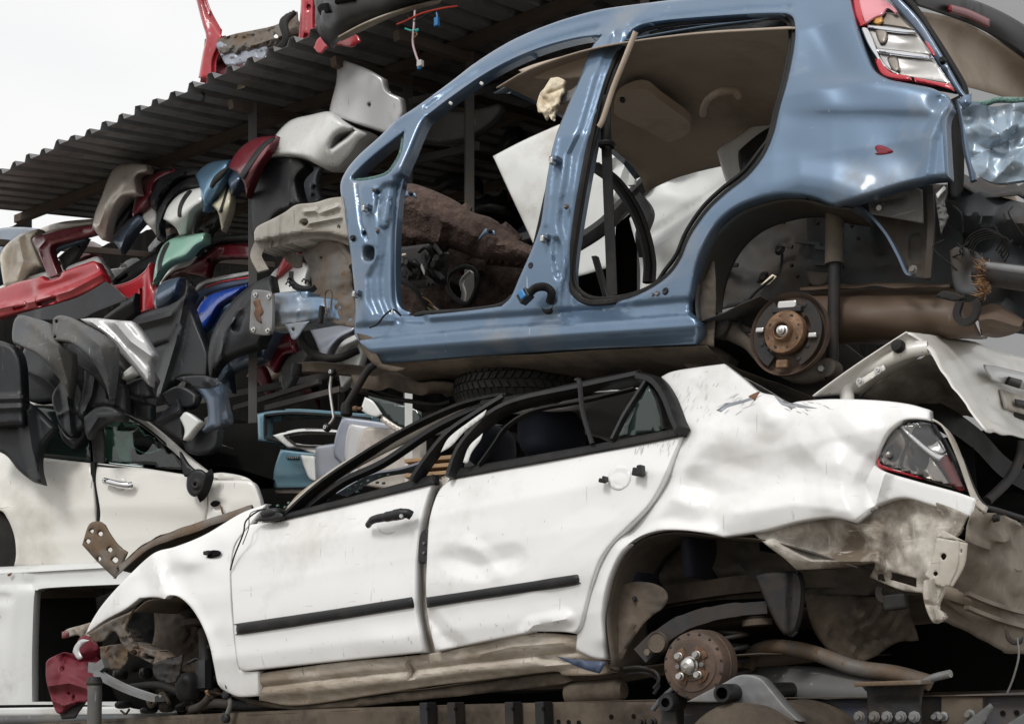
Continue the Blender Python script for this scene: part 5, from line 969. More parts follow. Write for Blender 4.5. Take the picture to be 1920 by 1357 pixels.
wl('lamp_bowl', [(1690, 800, 1), (1712, 792), (1744, 794, 1), (1760, 826), (1776, 850, 1), (1760, 852), (1740, 842), (1716, 822)], 'reflector', .004, feats=[('d', 1735, 815, 22, 18, -.035)])
wl('lamp_bowl', [(1690, 876, 1), (1700, 838), (1712, 826), (1740, 852), (1758, 870), (1790, 916, 1), (1760, 908), (1720, 894)], 'reflector_dark', .004, feats=[('d', 1722, 862, 18, 22, -.03), ('v', [(1706, 838), (1716, 870), (1740, 900)], 7, .014)])
wl('lamp_rib', [(1684, 800, 1), (1692, 799), (1712, 814), (1738, 836), (1760, 850), (1774, 852, 1), (1762, 866, 1), (1740, 852), (1710, 826)], 'chrome', .018)
wl('red_lens', [(1760, 866, 1), (1774, 851), (1784, 870), (1810, 916, 1), (1798, 920), (1784, 906)], 'lamp_red_dark', .016)
wl('red_lens', [(1643, 868, 1), (1650, 850), (1654, 868), (1690, 880), (1735, 898, 1), (1724, 898), (1688, 888), (1650, 878)], 'lamp_red', .014)
wl('red_lens', [(1650, 842, 1), (1664, 815), (1680, 801, 1), (1668, 822), (1655, 848)], 'lamp_red_dark', .014)
lens = panel('clear_lens', [(1648, 868, 1), (1654, 842), (1670, 814), (1694, 796), (1718, 791), (1745, 794, 1), (1768, 832), (1790, 874), (1808, 916, 1), (1770, 908), (1720, 892), (1666, 876)], FW, 'clear_lens', TLW, off=.0, prof=wprof, step=7, thick=.002)
# boot aperture flange and rear panel (faces backwards)
loft('boot_flange', [[W(*p) for p in r] for r in ([(1748, 786, -.06), (1768, 800, -.07), (1792, 850, -.08), (1812, 905, -.09), (1828, 945, -.09), (1848, 962, -.12)], [(1756, 790, -.09), (1784, 815, -.11), (1804, 860, -.12), (1820, 905, -.13), (1836, 938, -.13), (1852, 952, -.16)])], 'paint_white_dirty', WC, mm=5, thick=.005)
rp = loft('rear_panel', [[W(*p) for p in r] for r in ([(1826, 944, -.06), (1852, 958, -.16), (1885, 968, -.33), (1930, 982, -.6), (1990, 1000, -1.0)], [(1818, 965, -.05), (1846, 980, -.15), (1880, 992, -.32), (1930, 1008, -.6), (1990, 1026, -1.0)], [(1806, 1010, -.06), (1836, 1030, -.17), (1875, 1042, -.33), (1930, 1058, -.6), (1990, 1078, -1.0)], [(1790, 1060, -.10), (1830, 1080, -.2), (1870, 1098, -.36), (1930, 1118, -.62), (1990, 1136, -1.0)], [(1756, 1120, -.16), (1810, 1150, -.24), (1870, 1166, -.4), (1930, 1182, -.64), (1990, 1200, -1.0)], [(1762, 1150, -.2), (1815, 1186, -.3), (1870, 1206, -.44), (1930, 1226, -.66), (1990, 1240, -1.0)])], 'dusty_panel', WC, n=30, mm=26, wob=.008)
tube('boot_seal', [W(*p) for p in ((1800, 860, -.14), (1822, 915, -.14), (1842, 948, -.15), (1872, 958, -.28), (1930, 976, -.6), (1990, 994, -1.0))], .010, 'black_rubber', WC)
lathe('buffer', W(1862, 972, -.2), -FW.u, [(0, .02), (.010, .018), (.012, 0)], 'black_rubber', rp, s=12)
loft('panel_recess', [[W(*p) for p in r] for r in ([(1772, 1096, -.12), (1810, 1108, -.2), (1848, 1116, -.32)], [(1768, 1120, -.13), (1806, 1132, -.21), (1846, 1142, -.33)])], 'sill_dirty', rp, mm=3, thick=.008)
tn = panel('crushed_corner', [(1406, 994, 1), (1470, 984), (1540, 970), (1602, 956), (1640, 936), (1700, 922, 1), (1770, 946), (1818, 966, 1), (1796, 1004), (1770, 1016), (1752, 1050), (1742, 1090), (1732, 1112, 1), (1690, 1106), (1650, 1090), (1630, 1082, 1), (1640, 1056), (1600, 1062), (1540, 1066), (1494, 1068, 1), (1470, 1046), (1440, 1024)], FW, 'grimy_metal', WC, off=-.055, step=4.5, thick=.004, roll=4, rolld=.006,
    holes=[[(1646, 1076, 1), (1656, 1076, 1), (1660, 1090, 1), (1646, 1086, 1)], [(1670, 1072, 1), (1718, 1084, 1), (1718, 1100, 1), (1670, 1086, 1)]],
    feats=[('v', [(1450, 1020), (1520, 1052), (1640, 1052)], 22, .035), ('v', [(1602, 985), (1640, 1010), (1650, 1060)], 36, .04), ('d', 1540, 1015, 60, 20, -.04), ('d', 1690, 1010, 30, 40, -.025), ('v', [(1690, 950), (1680, 1020), (1700, 1060)], 30, -.03), ('s', [(1412, 1060), (1640, 1064), (1740, 1090)], 4, -.02), ('c', 16, 26, .018, 51)])
bx_ = panel('bumper_bracket', [(1756, 1008, 1), (1798, 1014, 1), (1796, 1060), (1780, 1098, 1), (1760, 1098), (1734, 1078, 1), (1748, 1050)], FW, 'paint_white_dirty', WC, off=.03, step=4, thick=.005, flange=.0, holes=[[(1769, 1036), (1775, 1042), (1769, 1050), (1763, 1042)], [(1754, 1070), (1759, 1075), (1754, 1080), (1749, 1075)]])
patch('bracket_side', [(1798, 1014, 1), (1814, 1018, 1), (1808, 1060), (1786, 1100, 1), (1780, 1098, 1), (1796, 1060)], FW, 'paint_white_dirty', bx_, off=.028, thick=.004, step=4, holes=[[(1802, 1028), (1804, 1030), (1803, 1036), (1800, 1034)], [(1794, 1054), (1797, 1058), (1794, 1063), (1791, 1058)]])
patch('bracket_top', [(1754, 1006, 1), (1768, 994, 1), (1812, 1016, 1), (1798, 1013, 1)], FW, 'paint_white_dirty', bx_, off=.02, thick=.004, step=4)
panel('torn_rail', [(1732, 1088, 1), (1750, 1083), (1768, 1090, 1), (1764, 1112), (1756, 1136), (1770, 1150, 1), (1771, 1160, 1), (1752, 1168), (1738, 1146), (1730, 1112)], FW, 'paint_white_dirty', WC, off=.02, step=4, thick=.004, roll=3, rolld=.006, flange=.02, feats=[('v', [(1748, 1084), (1748, 1120), (1756, 1160)], 8, .03), ('v', [(1732, 1130), (1760, 1136)], 6, -.015)])
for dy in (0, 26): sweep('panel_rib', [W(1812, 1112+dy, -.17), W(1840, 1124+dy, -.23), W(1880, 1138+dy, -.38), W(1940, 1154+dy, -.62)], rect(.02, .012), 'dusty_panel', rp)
tube('wire', [W(*p) for p in ((1908, 1195, -.2), (1910, 1230, -.2), (1900, 1270, -.2), (1888, 1300, -.2))], .003, 'grey_steel', WC, s=6)
patch('hook', [(1884, 1172, 1), (1894, 1192), (1906, 1200), (1918, 1192, 1), (1914, 1206), (1898, 1208), (1886, 1196)], FW, 'dark_steel', WC, off=-.2, thick=.01, step=4)
# boot lid, open: rear face with number-plate recess, inner flange, hinge arm
BL = loft('boot_lid', [[W(*p) for p in r] for r in ([(1700, 623, -.10), (1760, 630, -.35), (1830, 645, -.6), (1920, 672, -.95), (1990, 692, -1.2)], [(1734, 650, -.12), (1790, 662, -.36), (1850, 680, -.6), (1920, 702, -.93), (1990, 722, -1.18)], [(1764, 690, -.10), (1810, 706, -.34), (1860, 720, -.58), (1930, 742, -.92), (1990, 760, -1.16)], [(1800, 745, -.06), (1830, 756, -.32), (1870, 768, -.56), (1930, 784, -.9), (1990, 800, -1.14)], [(1846, 806, .0), (1870, 812, -.26), (1900, 818, -.5), (1940, 828, -.86), (1990, 842, -1.1)])], 'paint_cream', WC, n=26, mm=24, wob=.003)
loft('lid_flange', [[W(*p) for p in r] for r in ([(1700, 622, -.10), (1650, 654, -.08), (1590, 694, -.06), (1524, 742, -.04)], [(1706, 626, -.12), (1660, 660, -.11), (1600, 702, -.09), (1540, 742, -.08)], [(1740, 652, -.13), (1690, 676, -.15), (1640, 704, -.14), (1600, 738, -.14)], [(1734, 662, -.22), (1690, 690, -.24), (1645, 716, -.22), (1612, 742, -.22)])], 'paint_cream', BL, mm=14, n=22)
loft('lid_inner', [[W(*p) for p in r] for r in ([(1736, 660, -.22), (1690, 690, -.24), (1645, 716, -.22), (1612, 745, -.22)], [(1780, 700, -.5), (1740, 716, -.5), (1700, 738, -.45), (1650, 760, -.45)], [(1836, 780, -.9), (1800, 782, -.9), (1760, 786, -.9), (1700, 790, -.9)])], 'primer_grey', BL, mm=10, wob=.006)
tube('hinge_arm', [W(*p) for p in ((1589, 752, -.12), (1588, 726, -.12), (1602, 708, -.12), (1650, 682, -.12), (1700, 660, -.13), (1740, 652, -.14))], .022, 'paint_cream', BL)
hp_ = panel('hinge_plate', [(1604, 716, 1), (1656, 684, 1), (1660, 692, 1), (1610, 726, 1)], FW, 'paint_cream', BL, off=-.07, step=4, thick=.006)
for x, y in ((1612, 715), (1646, 694)): lathe('hinge_bolt', W(x, y, -.066), FW.n, [(.003, .008), (.007, .008), (.008, .002), (.012, .002), (.012, 0)], 'bright_metal', hp_, s=10)
lathe('lid_buffer', W(1686, 650, -.10), FW.n, [(0, .03), (.016, .028), (.02, .01), (.02, 0)], 'black_rubber', BL, s=14)
loft('number_plate_recess', [[W(*p) for p in r] for r in ([(1846, 722, -.53), (1890, 736, -.73), (1990, 762, -1.1)], [(1858, 770, -.52), (1896, 780, -.72), (1990, 808, -1.08)])], 'dark_steel', BL, mm=3, thick=.004)
npl = loft('number_plate', [[W(*p) for p in r] for r in ([(1874, 730, -.62), (1900, 738, -.74), (1990, 764, -1.12)], [(1884, 764, -.61), (1905, 772, -.73), (1990, 796, -1.1)])], 'paint_white_dirty', BL, mm=4, thick=.006)
loft('plate_print', [[W(*p) for p in r] for r in ([(1903, 748, -.70), (1922, 752, -.79), (1960, 764, -.95)], [(1905, 760, -.70), (1924, 765, -.79), (1962, 776, -.95)])], 'dark_steel', npl, mm=3, thick=.003)
loft('lid_handle', [[W(*p) for p in r] for r in ([(1844, 684, -.48), (1880, 690, -.63), (1990, 716, -1.05)], [(1846, 690, -.45), (1880, 698, -.6), (1990, 726, -1.02)], [(1852, 700, -.46), (1884, 708, -.61), (1990, 736, -1.03)], [(1860, 712, -.5), (1890, 722, -.66), (1990, 748, -1.08)])], 'silver', BL, mm=12)
loft('plate_lamp', [[W(*p) for p in r] for r in ([(1893, 706, -.62), (1915, 712, -.72)], [(1886, 720, -.62), (1910, 728, -.72)])], 'black_plastic', BL, mm=3, thick=.008)
# boot interior
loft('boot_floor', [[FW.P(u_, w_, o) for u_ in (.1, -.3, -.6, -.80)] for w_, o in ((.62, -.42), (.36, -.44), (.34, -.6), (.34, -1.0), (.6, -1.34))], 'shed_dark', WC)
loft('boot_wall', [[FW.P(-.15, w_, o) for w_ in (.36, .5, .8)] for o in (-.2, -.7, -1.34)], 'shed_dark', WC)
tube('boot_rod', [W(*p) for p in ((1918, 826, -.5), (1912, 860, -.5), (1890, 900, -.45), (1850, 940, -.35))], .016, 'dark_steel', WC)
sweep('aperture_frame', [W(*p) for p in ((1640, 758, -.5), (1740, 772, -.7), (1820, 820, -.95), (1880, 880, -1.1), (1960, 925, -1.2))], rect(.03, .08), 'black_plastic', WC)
loft('far_quarter', [[FW.P(u_, w_, -1.35) for u_ in (1.0, .4, -.2, -.85)] for w_ in (.2, .5, .86)], 'shed_dark', WC)  # near-black backing; the boot's inner dark is put into its colour
# rear wheel housing and running gear
archw = [(1140, 1250), (1132, 1196), (1129, 1154), (1135, 1112), (1147, 1070), (1167, 1036), (1197, 1010), (1237, 998), (1282, 997), (1330, 1003), (1420, 1010), (1500, 1030), (1600, 1062)]
loft('wheel_housing', [[q(FW, x, y, o) for x, y in archw] for o in (-.03, -.14, -.30)], 'arch_brown', WC, n=40)
panel('inner_housing', [(1090, 985, 1), (1500, 985), (1800, 1030, 1), (1800, 1110, 1), (1500, 1120), (1300, 1130), (1100, 1180, 1)], FW, 'arch_brown', WC, off=-.36, step=9, thick=.004, feats=[('n', 80, .03, 61), ('r', [(1150, 1100), (1300, 1060), (1480, 1080)], 20, .05)])
panel('arch_liner', [(1140, 1160, 1), (1150, 1110), (1190, 1090), (1240, 1100), (1250, 1130), (1210, 1165), (1180, 1210), (1160, 1258, 1), (1140, 1250, 1)], FW, 'arch_brown', WC, off=-.10, step=6, thick=.006, feats=[('r', [(1160, 1230), (1180, 1170)], 10, .02), ('n', 40, .012, 3)])
lathe('liner_clip', W(1190, 1122, -.09), FW.n, [(0, .008), (.007, .008), (.01, 0)], 'black_plastic', WC, s=10)
sweep('chassis_rail', [W(*p) for p in ((1200, 1130, -.34), (1290, 1112, -.34), (1400, 1096, -.34), (1560, 1086, -.4), (1720, 1100, -.45))], rect(.06, .09), 'underside', WC, up=FW.n)
panel('mud_flap', [(1414, 1078, 1), (1440, 1072), (1496, 1070, 1), (1504, 1100), (1500, 1150), (1488, 1186), (1470, 1190, 1), (1450, 1160)], FW, 'dark_steel', WC, off=-.10, step=5, thick=.01, roll=5, rolld=.015, feats=[('t', [(1480, 1070), (1478, 1190)], 3, -.03)])
sweep('trailing_arm', [W(*p) for p in ((1206, 1232, -.10), (1240, 1200, -.12), (1290, 1168, -.14), (1360, 1148, -.16), (1440, 1140, -.2))], [(-.03, -.03), (.03, -.03), (.035, 0), (.03, .03), (-.03, .03)], 'dark_steel', WC, up=FW.n, scale=[1.1, 1, .9, .8, .7])
lathe('arm_bush', W(1236, 1204, -.07), FW.n, [(0, .015), (.03, .015), (.034, .02), (.036, 0)], 'arch_brown', WC, s=20)
lathe('arm_bolt', W(1216, 1222, -.06), FW.n, [(0, .012), (.012, .012), (.013, 0)], 'rust_grey', WC, s=6)
dc = W(1299, 1247, .02); DR = lathe('brake_drum', dc, FW.n, [(.0, .012), (.032, .012), (.05, .012), (.05, .008), (.085, .006), (.088, .002), (.108, -.004), (.112, -.012), (.116, -.04), (.118, -.042), (.118, -.05), (.116, -.052), (.118, -.06), (.118, -.085), (.0, -.085)], 'drum_rust', WC, s=48)
def drp(a, r, h): t = math.radians(a); return V(np.array(dc)+FW.u*(-math.cos(t)*r)+FW.w*math.sin(t)*r+FW.n*h)
lathe('hub_cap', drp(0, 0, .012), FW.n, [(.030, 0), (.030, .01), (.026, .014), (.025, .026), (.016, .034), (.008, .036), (.006, .034), (0, .034)], 'bright_metal', DR, s=24)
for k in range(4):
    a = 45+k*90; lathe('wheel_bolt', drp(a, .046, .012), FW.n, [(.009, 0), (.009, .012), (.013, .013), (.013, .018), (.0105, .019), (.0105, .032), (.009, .034), (0, .034)], 'bright_metal', DR, s=10)
    sweep('hub_plate', [drp(a-24, .042, .013), drp(a, .044, .013), drp(a+24, .042, .013)], rect(.05, .003), 'hub_rust', DR, up=FW.n)
for k in (0, 180): lathe('drum_pin', drp(k, .044, .012), FW.n, [(.005, 0), (.005, .008), (.008, .009), (.008, .013), (0, .014)], 'grey_steel', DR, s=10)
for k in range(16): a = k*22.5; lathe('drum_mark', drp(a+5, .103, -.001), FW.n, [(0, .0012), (.004, .001), (.0055, 0)], 'dark_steel', DR, s=8)
pts_ = [V(np.array(W(1372, 1230, -.22))+(FW.u*math.cos(t)+FW.n*math.sin(t))*.055+FW.w*(-.12+.042*t/6.28)) for t in np.linspace(0, 31, 120)]
tube('coil_spring', pts_, .008, 'dark_steel', WC, curve=False)
lathe('spring_seat', W(1418, 1150, -.22), FW.w, [(.05, -.04), (.05, -.02), (.035, -.015), (.035, .02), (.045, .03)], 'underside', WC, s=18)
tube('exhaust_pipe', [W(*p) for p in ((1400, 1275, -.35), (1410, 1228, -.33), (1450, 1212, -.3), (1520, 1222, -.28), (1600, 1250, -.28), (1680, 1262, -.28), (1745, 1280, -.28))], .026, 'rust_grey', WC, s=14)
loft('silencer', [[W(*p) for p in r] for r in ([(1410, 1262, -.42), (1500, 1254, -.42), (1600, 1262, -.42), (1720, 1280, -.42)], [(1415, 1250, -.36), (1500, 1250, -.34), (1600, 1258, -.34), (1720, 1278, -.34)], [(1410, 1280, -.28), (1500, 1285, -.26), (1600, 1290, -.26), (1720, 1300, -.26)], [(1415, 1320, -.30), (1500, 1320, -.28), (1600, 1325, -.28), (1720, 1330, -.28)], [(1415, 1335, -.42), (1500, 1335, -.42), (1600, 1340, -.42), (1720, 1345, -.42)])], 'bumper_grey', WC, mm=16)
panel('spare_wheel_well', [(1505, 1110, 1), (1600, 1116), (1690, 1120, 1), (1704, 1140), (1722, 1200, 1), (1680, 1205), (1630, 1235), (1580, 1236), (1530, 1190)], FW, 'underside', WC, off=-.30, step=7, thick=.004, feats=[('d', 1600, 1150, 70, 40, .08), ('v', [(1600, 1120), (1620, 1190)], 20, .02), ('n', 60, .03, 71)])
loft('rear_floor', [[FW.P(u_, w_, o) for u_ in (.3, 0, -.4, -.75)] for w_, o in ((.16, -.3), (.12, -.7), (.14, -1.3))], 'underside', WC, wob=.01)
eh = sweep('exhaust_hanger', [W(*p) for p in ((1650, 1100, -.1), (1648, 1112, -.1), (1654, 1122, -.1), (1668, 1126, -.1))], rect(.01, .02), 'dark_steel', WC)
boxo('hanger_rubber', W(1680, 1128, -.1), (FW.u, FW.n, FW.w), (.035, .02, .024), 'black_rubber', eh, bevel=.008)
for o, y0 in ((-.1, 0), (-.14, 10)): tube('brake_pipe', [W(x, y+y0, o) for x, y in ((1170, 1252), (1200, 1250), (1228, 1258), (1236, 1274), (1226, 1290))], .006, 'dark_steel', WC, s=6)
tube('handbrake_cable', [W(*p) for p in ((1262, 1290, -.06), (1240, 1310, -.06), (1224, 1330, -.06))], .009, 'bumper_grey', WC)
lathe('fuel_filter', W(1075, 1300, -.18), FW.u*-1, [(.0, -.02), (.04, -.02), (.045, 0), (.045, .2), (.03, .22), (0, .22)], 'underside', WC, s=18)
# front wheel housing, bent chassis leg, strut, hub
loft('wheel_housing', [[q(FW, x, y, o) for x, y in ((238, 1146), (262, 1126), (290, 1122), (320, 1118), (340, 1124), (360, 1142), (378, 1170), (393, 1206), (402, 1246), (410, 1290))] for o in (-.04, -.2, -.42)], 'arch_brown', WC, n=30)
panel('inner_housing', [(180, 1120, 1), (300, 1080), (430, 1100, 1), (440, 1330, 1), (330, 1330), (230, 1320), (196, 1240, 1)], FW, 'shed_dark', WC, off=-.55, step=10, thick=.004, feats=[('n', 60, .04, 81)])
panel('inner_wing', [(285, 1118, 1), (330, 1112), (372, 1150), (392, 1230, 1), (370, 1262), (330, 1256), (300, 1268, 1), (282, 1230), (290, 1180)], FW, 'underside', WC, off=-.38, step=6, thick=.005, feats=[('d', 330, 1190, 30, 50, .08), ('s', [(280, 1240), (390, 1236)], 4, .03), ('n', 40, .02, 83)])
panel('wing_support', [(166, 1188, 1), (200, 1166), (240, 1148), (252, 1140, 1), (244, 1158), (236, 1178), (240, 1192), (226, 1196), (216, 1184), (206, 1186), (196, 1200), (176, 1204, 1)], FW, 'rust_grey', WC, off=-.05, step=4, thick=.005, roll=4, rolld=.01, feats=[('n', 30, .015, 3), ('s', [(160, 1196), (250, 1150)], 4, -.02)])
lg = panel('chassis_leg', [(222, 1188, 1), (238, 1178), (250, 1200), (268, 1210), (300, 1222), (318, 1232, 1), (306, 1250), (286, 1244), (262, 1232), (244, 1224), (228, 1206)], FW, 'rust_grey', WC, off=-.10, step=4, thick=.006, roll=5, rolld=.015, flange=.06, holes=[[(273, 1226, 1), (290, 1232, 1), (288, 1240, 1), (272, 1234, 1)], [(248, 1222), (254, 1218), (258, 1224), (252, 1229)]], feats=[('v', [(240, 1190), (256, 1225)], 8, .03), ('n', 24, .02, 7)])
panel('leg_end', [(286, 1252, 1), (296, 1240), (330, 1232), (342, 1226, 1), (336, 1262), (326, 1278), (306, 1278), (290, 1268)], FW, 'dark_steel', WC, off=-.06, step=4, thick=.01, feats=[('d', 322, 1244, 10, 8, .02), ('n', 24, .015, 3)])
panel('headlamp_panel', [(186, 1212, 1), (230, 1208), (240, 1230), (232, 1248), (214, 1256), (200, 1250), (190, 1236)], FW, 'rust_grey', WC, off=-.16, step=4, thick=.004, feats=[('n', 24, .02, 9)])
tube('strut', [W(385, 1180, -.28), W(386, 1240, -.26)], .032, 'dark_steel', WC, s=16, curve=False)
tube('strut_bracket', [W(384, 1240, -.24), W(384, 1292, -.22)], .042, 'black_plastic', WC, s=8, curve=False)
lathe('spring_seat', W(376, 1166, -.26), FW.w, [(.0, .01), (.085, .012), (.09, 0), (.085, -.014), (.03, -.02)], 'dark_steel', WC, s=24)
blob('wheel_knuckle', W(352, 1288, -.2), (FW.u, FW.n, FW.w), (.06, .05, .07), 'dark_steel', WC)
lathe('strut_mount', W(360, 1148, -.3), FW.w, [(.0, .01), (.06, .012), (.065, 0), (.05, -.014), (.02, -.02)], 'dark_steel', WC, s=24)
fb_ = sweep('front_beam', [W(*p) for p in ((186, 1262, -.1), (200, 1272, -.08), (240, 1292, -.06), (286, 1308, -.06), (300, 1310, -.06))], [(-.012, -.03), (.012, -.03), (.02, -.01), (.006, 0), (.02, .012), (.012, .03), (-.012, .03)], 'grey_steel', WC, up=FW.n)
sweep('front_beam_end', [W(*p) for p in ((170, 1250, -.1), (184, 1252, -.1), (198, 1242, -.1))], rect(.03, .05), 'grey_steel', fb_)
tube('rubber_duct', [W(*p) for p in ((236, 1290, -.2), (262, 1286, -.2), (300, 1284, -.22), (340, 1296, -.22))], .02, 'black_rubber', WC)
for k in range(22):
    x, y, o = RNG.uniform(225, 400), RNG.uniform(1215, 1335), RNG.uniform(-.5, -.25)
    j = RNG.uniform(-18, 18, 6)
    if k % 3: tube('engine_hose', [W(x, y, o), W(x+j[0], y+j[1], o+.03), W(x+j[2]+15, y+j[3], o-.02), W(x+j[4]+25, y+j[5]+8, o)], RNG.uniform(.005, .014), ['black_rubber', 'dark_steel', 'underside'][k % 3], WC, s=7)
    else: blob('engine_lump', W(x, y, o), (FW.u, FW.n, FW.w), tuple(RNG.uniform(.02, .05, 3)), ['dark_steel', 'black_plastic'][k % 2], WC, n=6)
al = tube('lower_arm', [W(*p) for p in ((360, 1330, -.15), (400, 1318, -.12), (450, 1322, -.14), (520, 1322, -.2))], .022, 'dark_steel', WC)
tube('drop_link', [W(*p) for p in ((424, 1300, -.08), (432, 1318, -.08), (424, 1344, -.08))], .011, 'grey_steel', WC)
for x, y in ((424, 1302), (423, 1346)): lathe('link_joint', W(x, y, -.07), FW.n, [(0, .014), (.014, .014), (.022, .006), (.022, -.01)], 'dark_steel', WC, s=14)
tube('strut_rod', [W(372, 1326, -.12), W(384, 1316, -.1), (W(394, 1304, -.1))], .018, 'dark_steel', WC)
lathe('rod_tip', W(392, 1306, -.1), (-.3, -.2, .9), [(.01, 0), (.01, .03), (.006, .034), (0, .035)], 'hub_rust', WC, s=8)

# ------------------------------------------------------------------ lorry chassis carrying the white saloon
LC = thing('lorry_chassis', 'dirty lorry chassis with fuel tank and tank straps, under the white saloon', 'lorry', FW.P(.2, -1.2, -.6))
FL = Frame(1310, 1330, 4.0, vp=(-2100, 1400))
def Lp(x, y, o=0.0): return FL.p(x, y, o)
panel('frame_rail', [(-40, 1362, 1), (420, 1336), (900, 1319), (1240, 1314, 1), (1250, 1450, 1), (-40, 1430, 1)], FL, 'underside', LC, off=-.12, step=16, thick=.012, feats=[('n', 200, .006, 1)])
panel('frame_rail', [(1230, 1320, 1), (1500, 1312), (1740, 1304), (1990, 1294, 1), (1990, 1460, 1), (1230, 1460, 1)], FL, 'rail_blue', LC, off=-.16, step=14, thick=.014, feats=[('n', 160, .006, 2)])
loft('frame_rail', [[Lp(x, y, o) for x, y in ((-40, 1364), (900, 1321), (1990, 1300))] for o in (-.12, -.24)], 'underside', LC, mm=2)
loft('frame_rail', [[FL.P(u_, w_, -.95) for u_ in (3.5, 1, -1.5)] for w_ in (.03, -.25)], 'underside', LC, mm=2)
for x in (803, 855, 963, 1020):
    b_ = boxo('rail_clip', Lp(x, 1340, -.085), (FL.u, FL.n, FL.w), (.020, .03, .05), 'dark_steel', LC); lathe('clip_bolt', Lp(x, 1328, -.05), FL.n, [(0, .006), (.007, .006), (.008, 0)], 'shed_dark', b_, s=8)
for u_ in (2.9, 1.6, .4, -.8): beam('cross_member', FL.P(u_, -.06, -.13), FL.P(u_, -.06, -.95), .12, .16, 'underside', LC)
for x, y in ((1047, 1352), (1066, 1353), (1085, 1354), (1146, 1343), (1188, 1342)): lathe('rail_hole', Lp(x, y, -.117), FL.n, [(0, .002), (.008, .002), (.009, 0)], 'shed_dark', LC, s=10)
for x, y in ((1205, 1352), (1225, 1352)): lathe('rail_bolt', Lp(x, y, -.115), FL.n, [(0, .022), (.008, .022), (.009, .008), (.014, .006), (.014, 0)], 'dark_steel', LC, s=8)
lathe('lug_eye', Lp(1256, 1316, -.02), FL.n, [(.016, .03), (.028, .03), (.032, .02), (.032, -.06)], 'dark_steel', LC, s=20)
boxo('lug', Lp(1262, 1350, -.06), (FL.u, FL.n, FL.w), (.03, .03, .09), 'dark_steel', LC, bevel=.01)
bk_ = panel('tank_bracket', [(1612, 1282, 1), (1680, 1276), (1738, 1280, 1), (1730, 1290), (1726, 1320), (1728, 1460, 1), (1624, 1460, 1), (1626, 1310), (1622, 1294)], FL, 'dark_steel', LC, off=-.06, step=6, thick=.012, feats=[('s', [(1600, 1312), (1740, 1308)], 3, .02), ('n', 60, .008, 3)])
boxo('bracket_flange', Lp(1676, 1280, -.03), (FL.u, FL.n, FL.w), (.10, .06, .007), 'rust_grey', bk_)
for x in (1612, 1640, 1664, 1690, 1715): lathe('bolt', Lp(x, 1343, -.035), FL.n, [(0, .026), (.008, .026), (.0085, .014), (.014, .013), (.014, .006), (.018, .005), (.018, 0)], 'grey_steel', bk_, s=8)
for x, y in ((1760, 1342), (1772, 1342), (1822, 1338)): lathe('rail_bolt', Lp(x, y, -.14), FL.n, [(0, .05), (.008, .05), (.0085, .02), (.015, .018), (.015, 0)], 'grey_steel', LC, s=8)
for x, y in ((1880, 1336), (1906, 1335)): lathe('rail_hole', Lp(x, y, -.155), FL.n, [(0, .002), (.007, .002), (.008, 0)], 'shed_dark', LC, s=10)
panel('wing_stay', [(1800, 1362, 1), (1856, 1318, 1), (1862, 1326, 1), (1830, 1380, 1)], FL, 'bumper_grey', LC, off=-.02, step=6, thick=.01)
panel('wing_stay', [(1880, 1362, 1), (1930, 1330, 1), (1940, 1380, 1)], FL, 'bumper_grey', LC, off=.0, step=6, thick=.01)
tube('rod', [Lp(*p) for p in ((1720, 1290, -.1), (1745, 1272, -.08), (1782, 1262, -.06))], .012, 'grey_steel', LC)
# fuel tank: a drum lying along the chassis, with two straps on a bar
tc = np.array(Lp(1384, 1450, .34)); TR = .205
tank = lathe('fuel_tank', tc, -FL.n, [(0, -.03), (.12, -.025), (TR-.03, -.01), (TR-.008, 0), (TR, .015), (TR, .05), (TR-.010, .058), (TR-.010, .075), (TR, .083), (TR, 1.0), (0, 1.0)], 'underside', LC, s=64)
for dx, dy, oo in ((0, 0, .26), (128, -4, -.30)):
    panel('tank_strap', [(1288+dx, 1315+dy, 1), (1320+dx, 1298+dy), (1360+dx, 1278+dy), (1380+dx, 1267+dy), (1400+dx, 1264+dy), (1424+dx, 1270+dy), (1440+dx, 1286+dy), (1470+dx, 1322+dy), (1500+dx, 1352+dy, 1), (1474+dx, 1350+dy, 1), (1440+dx, 1334+dy), (1410+dx, 1324+dy), (1370+dx, 1316+dy), (1330+dx, 1316+dy)], FL, 'grey_steel', tank, off=oo, step=5, thick=.004, roll=3, rolld=.004, flange=.05, feats=[('n', 60, .003, 3)])
b0_, b1_ = Lp(1353, 1299, .36), Lp(1530, 1291, -.55)
br = lathe('strap_bar', b0_, b1_-b0_, [(.017, .012), (.018, 0), (.025, 0), (.027, .004), (.027, .9), (0, .9)], 'black_plastic', tank, s=24)
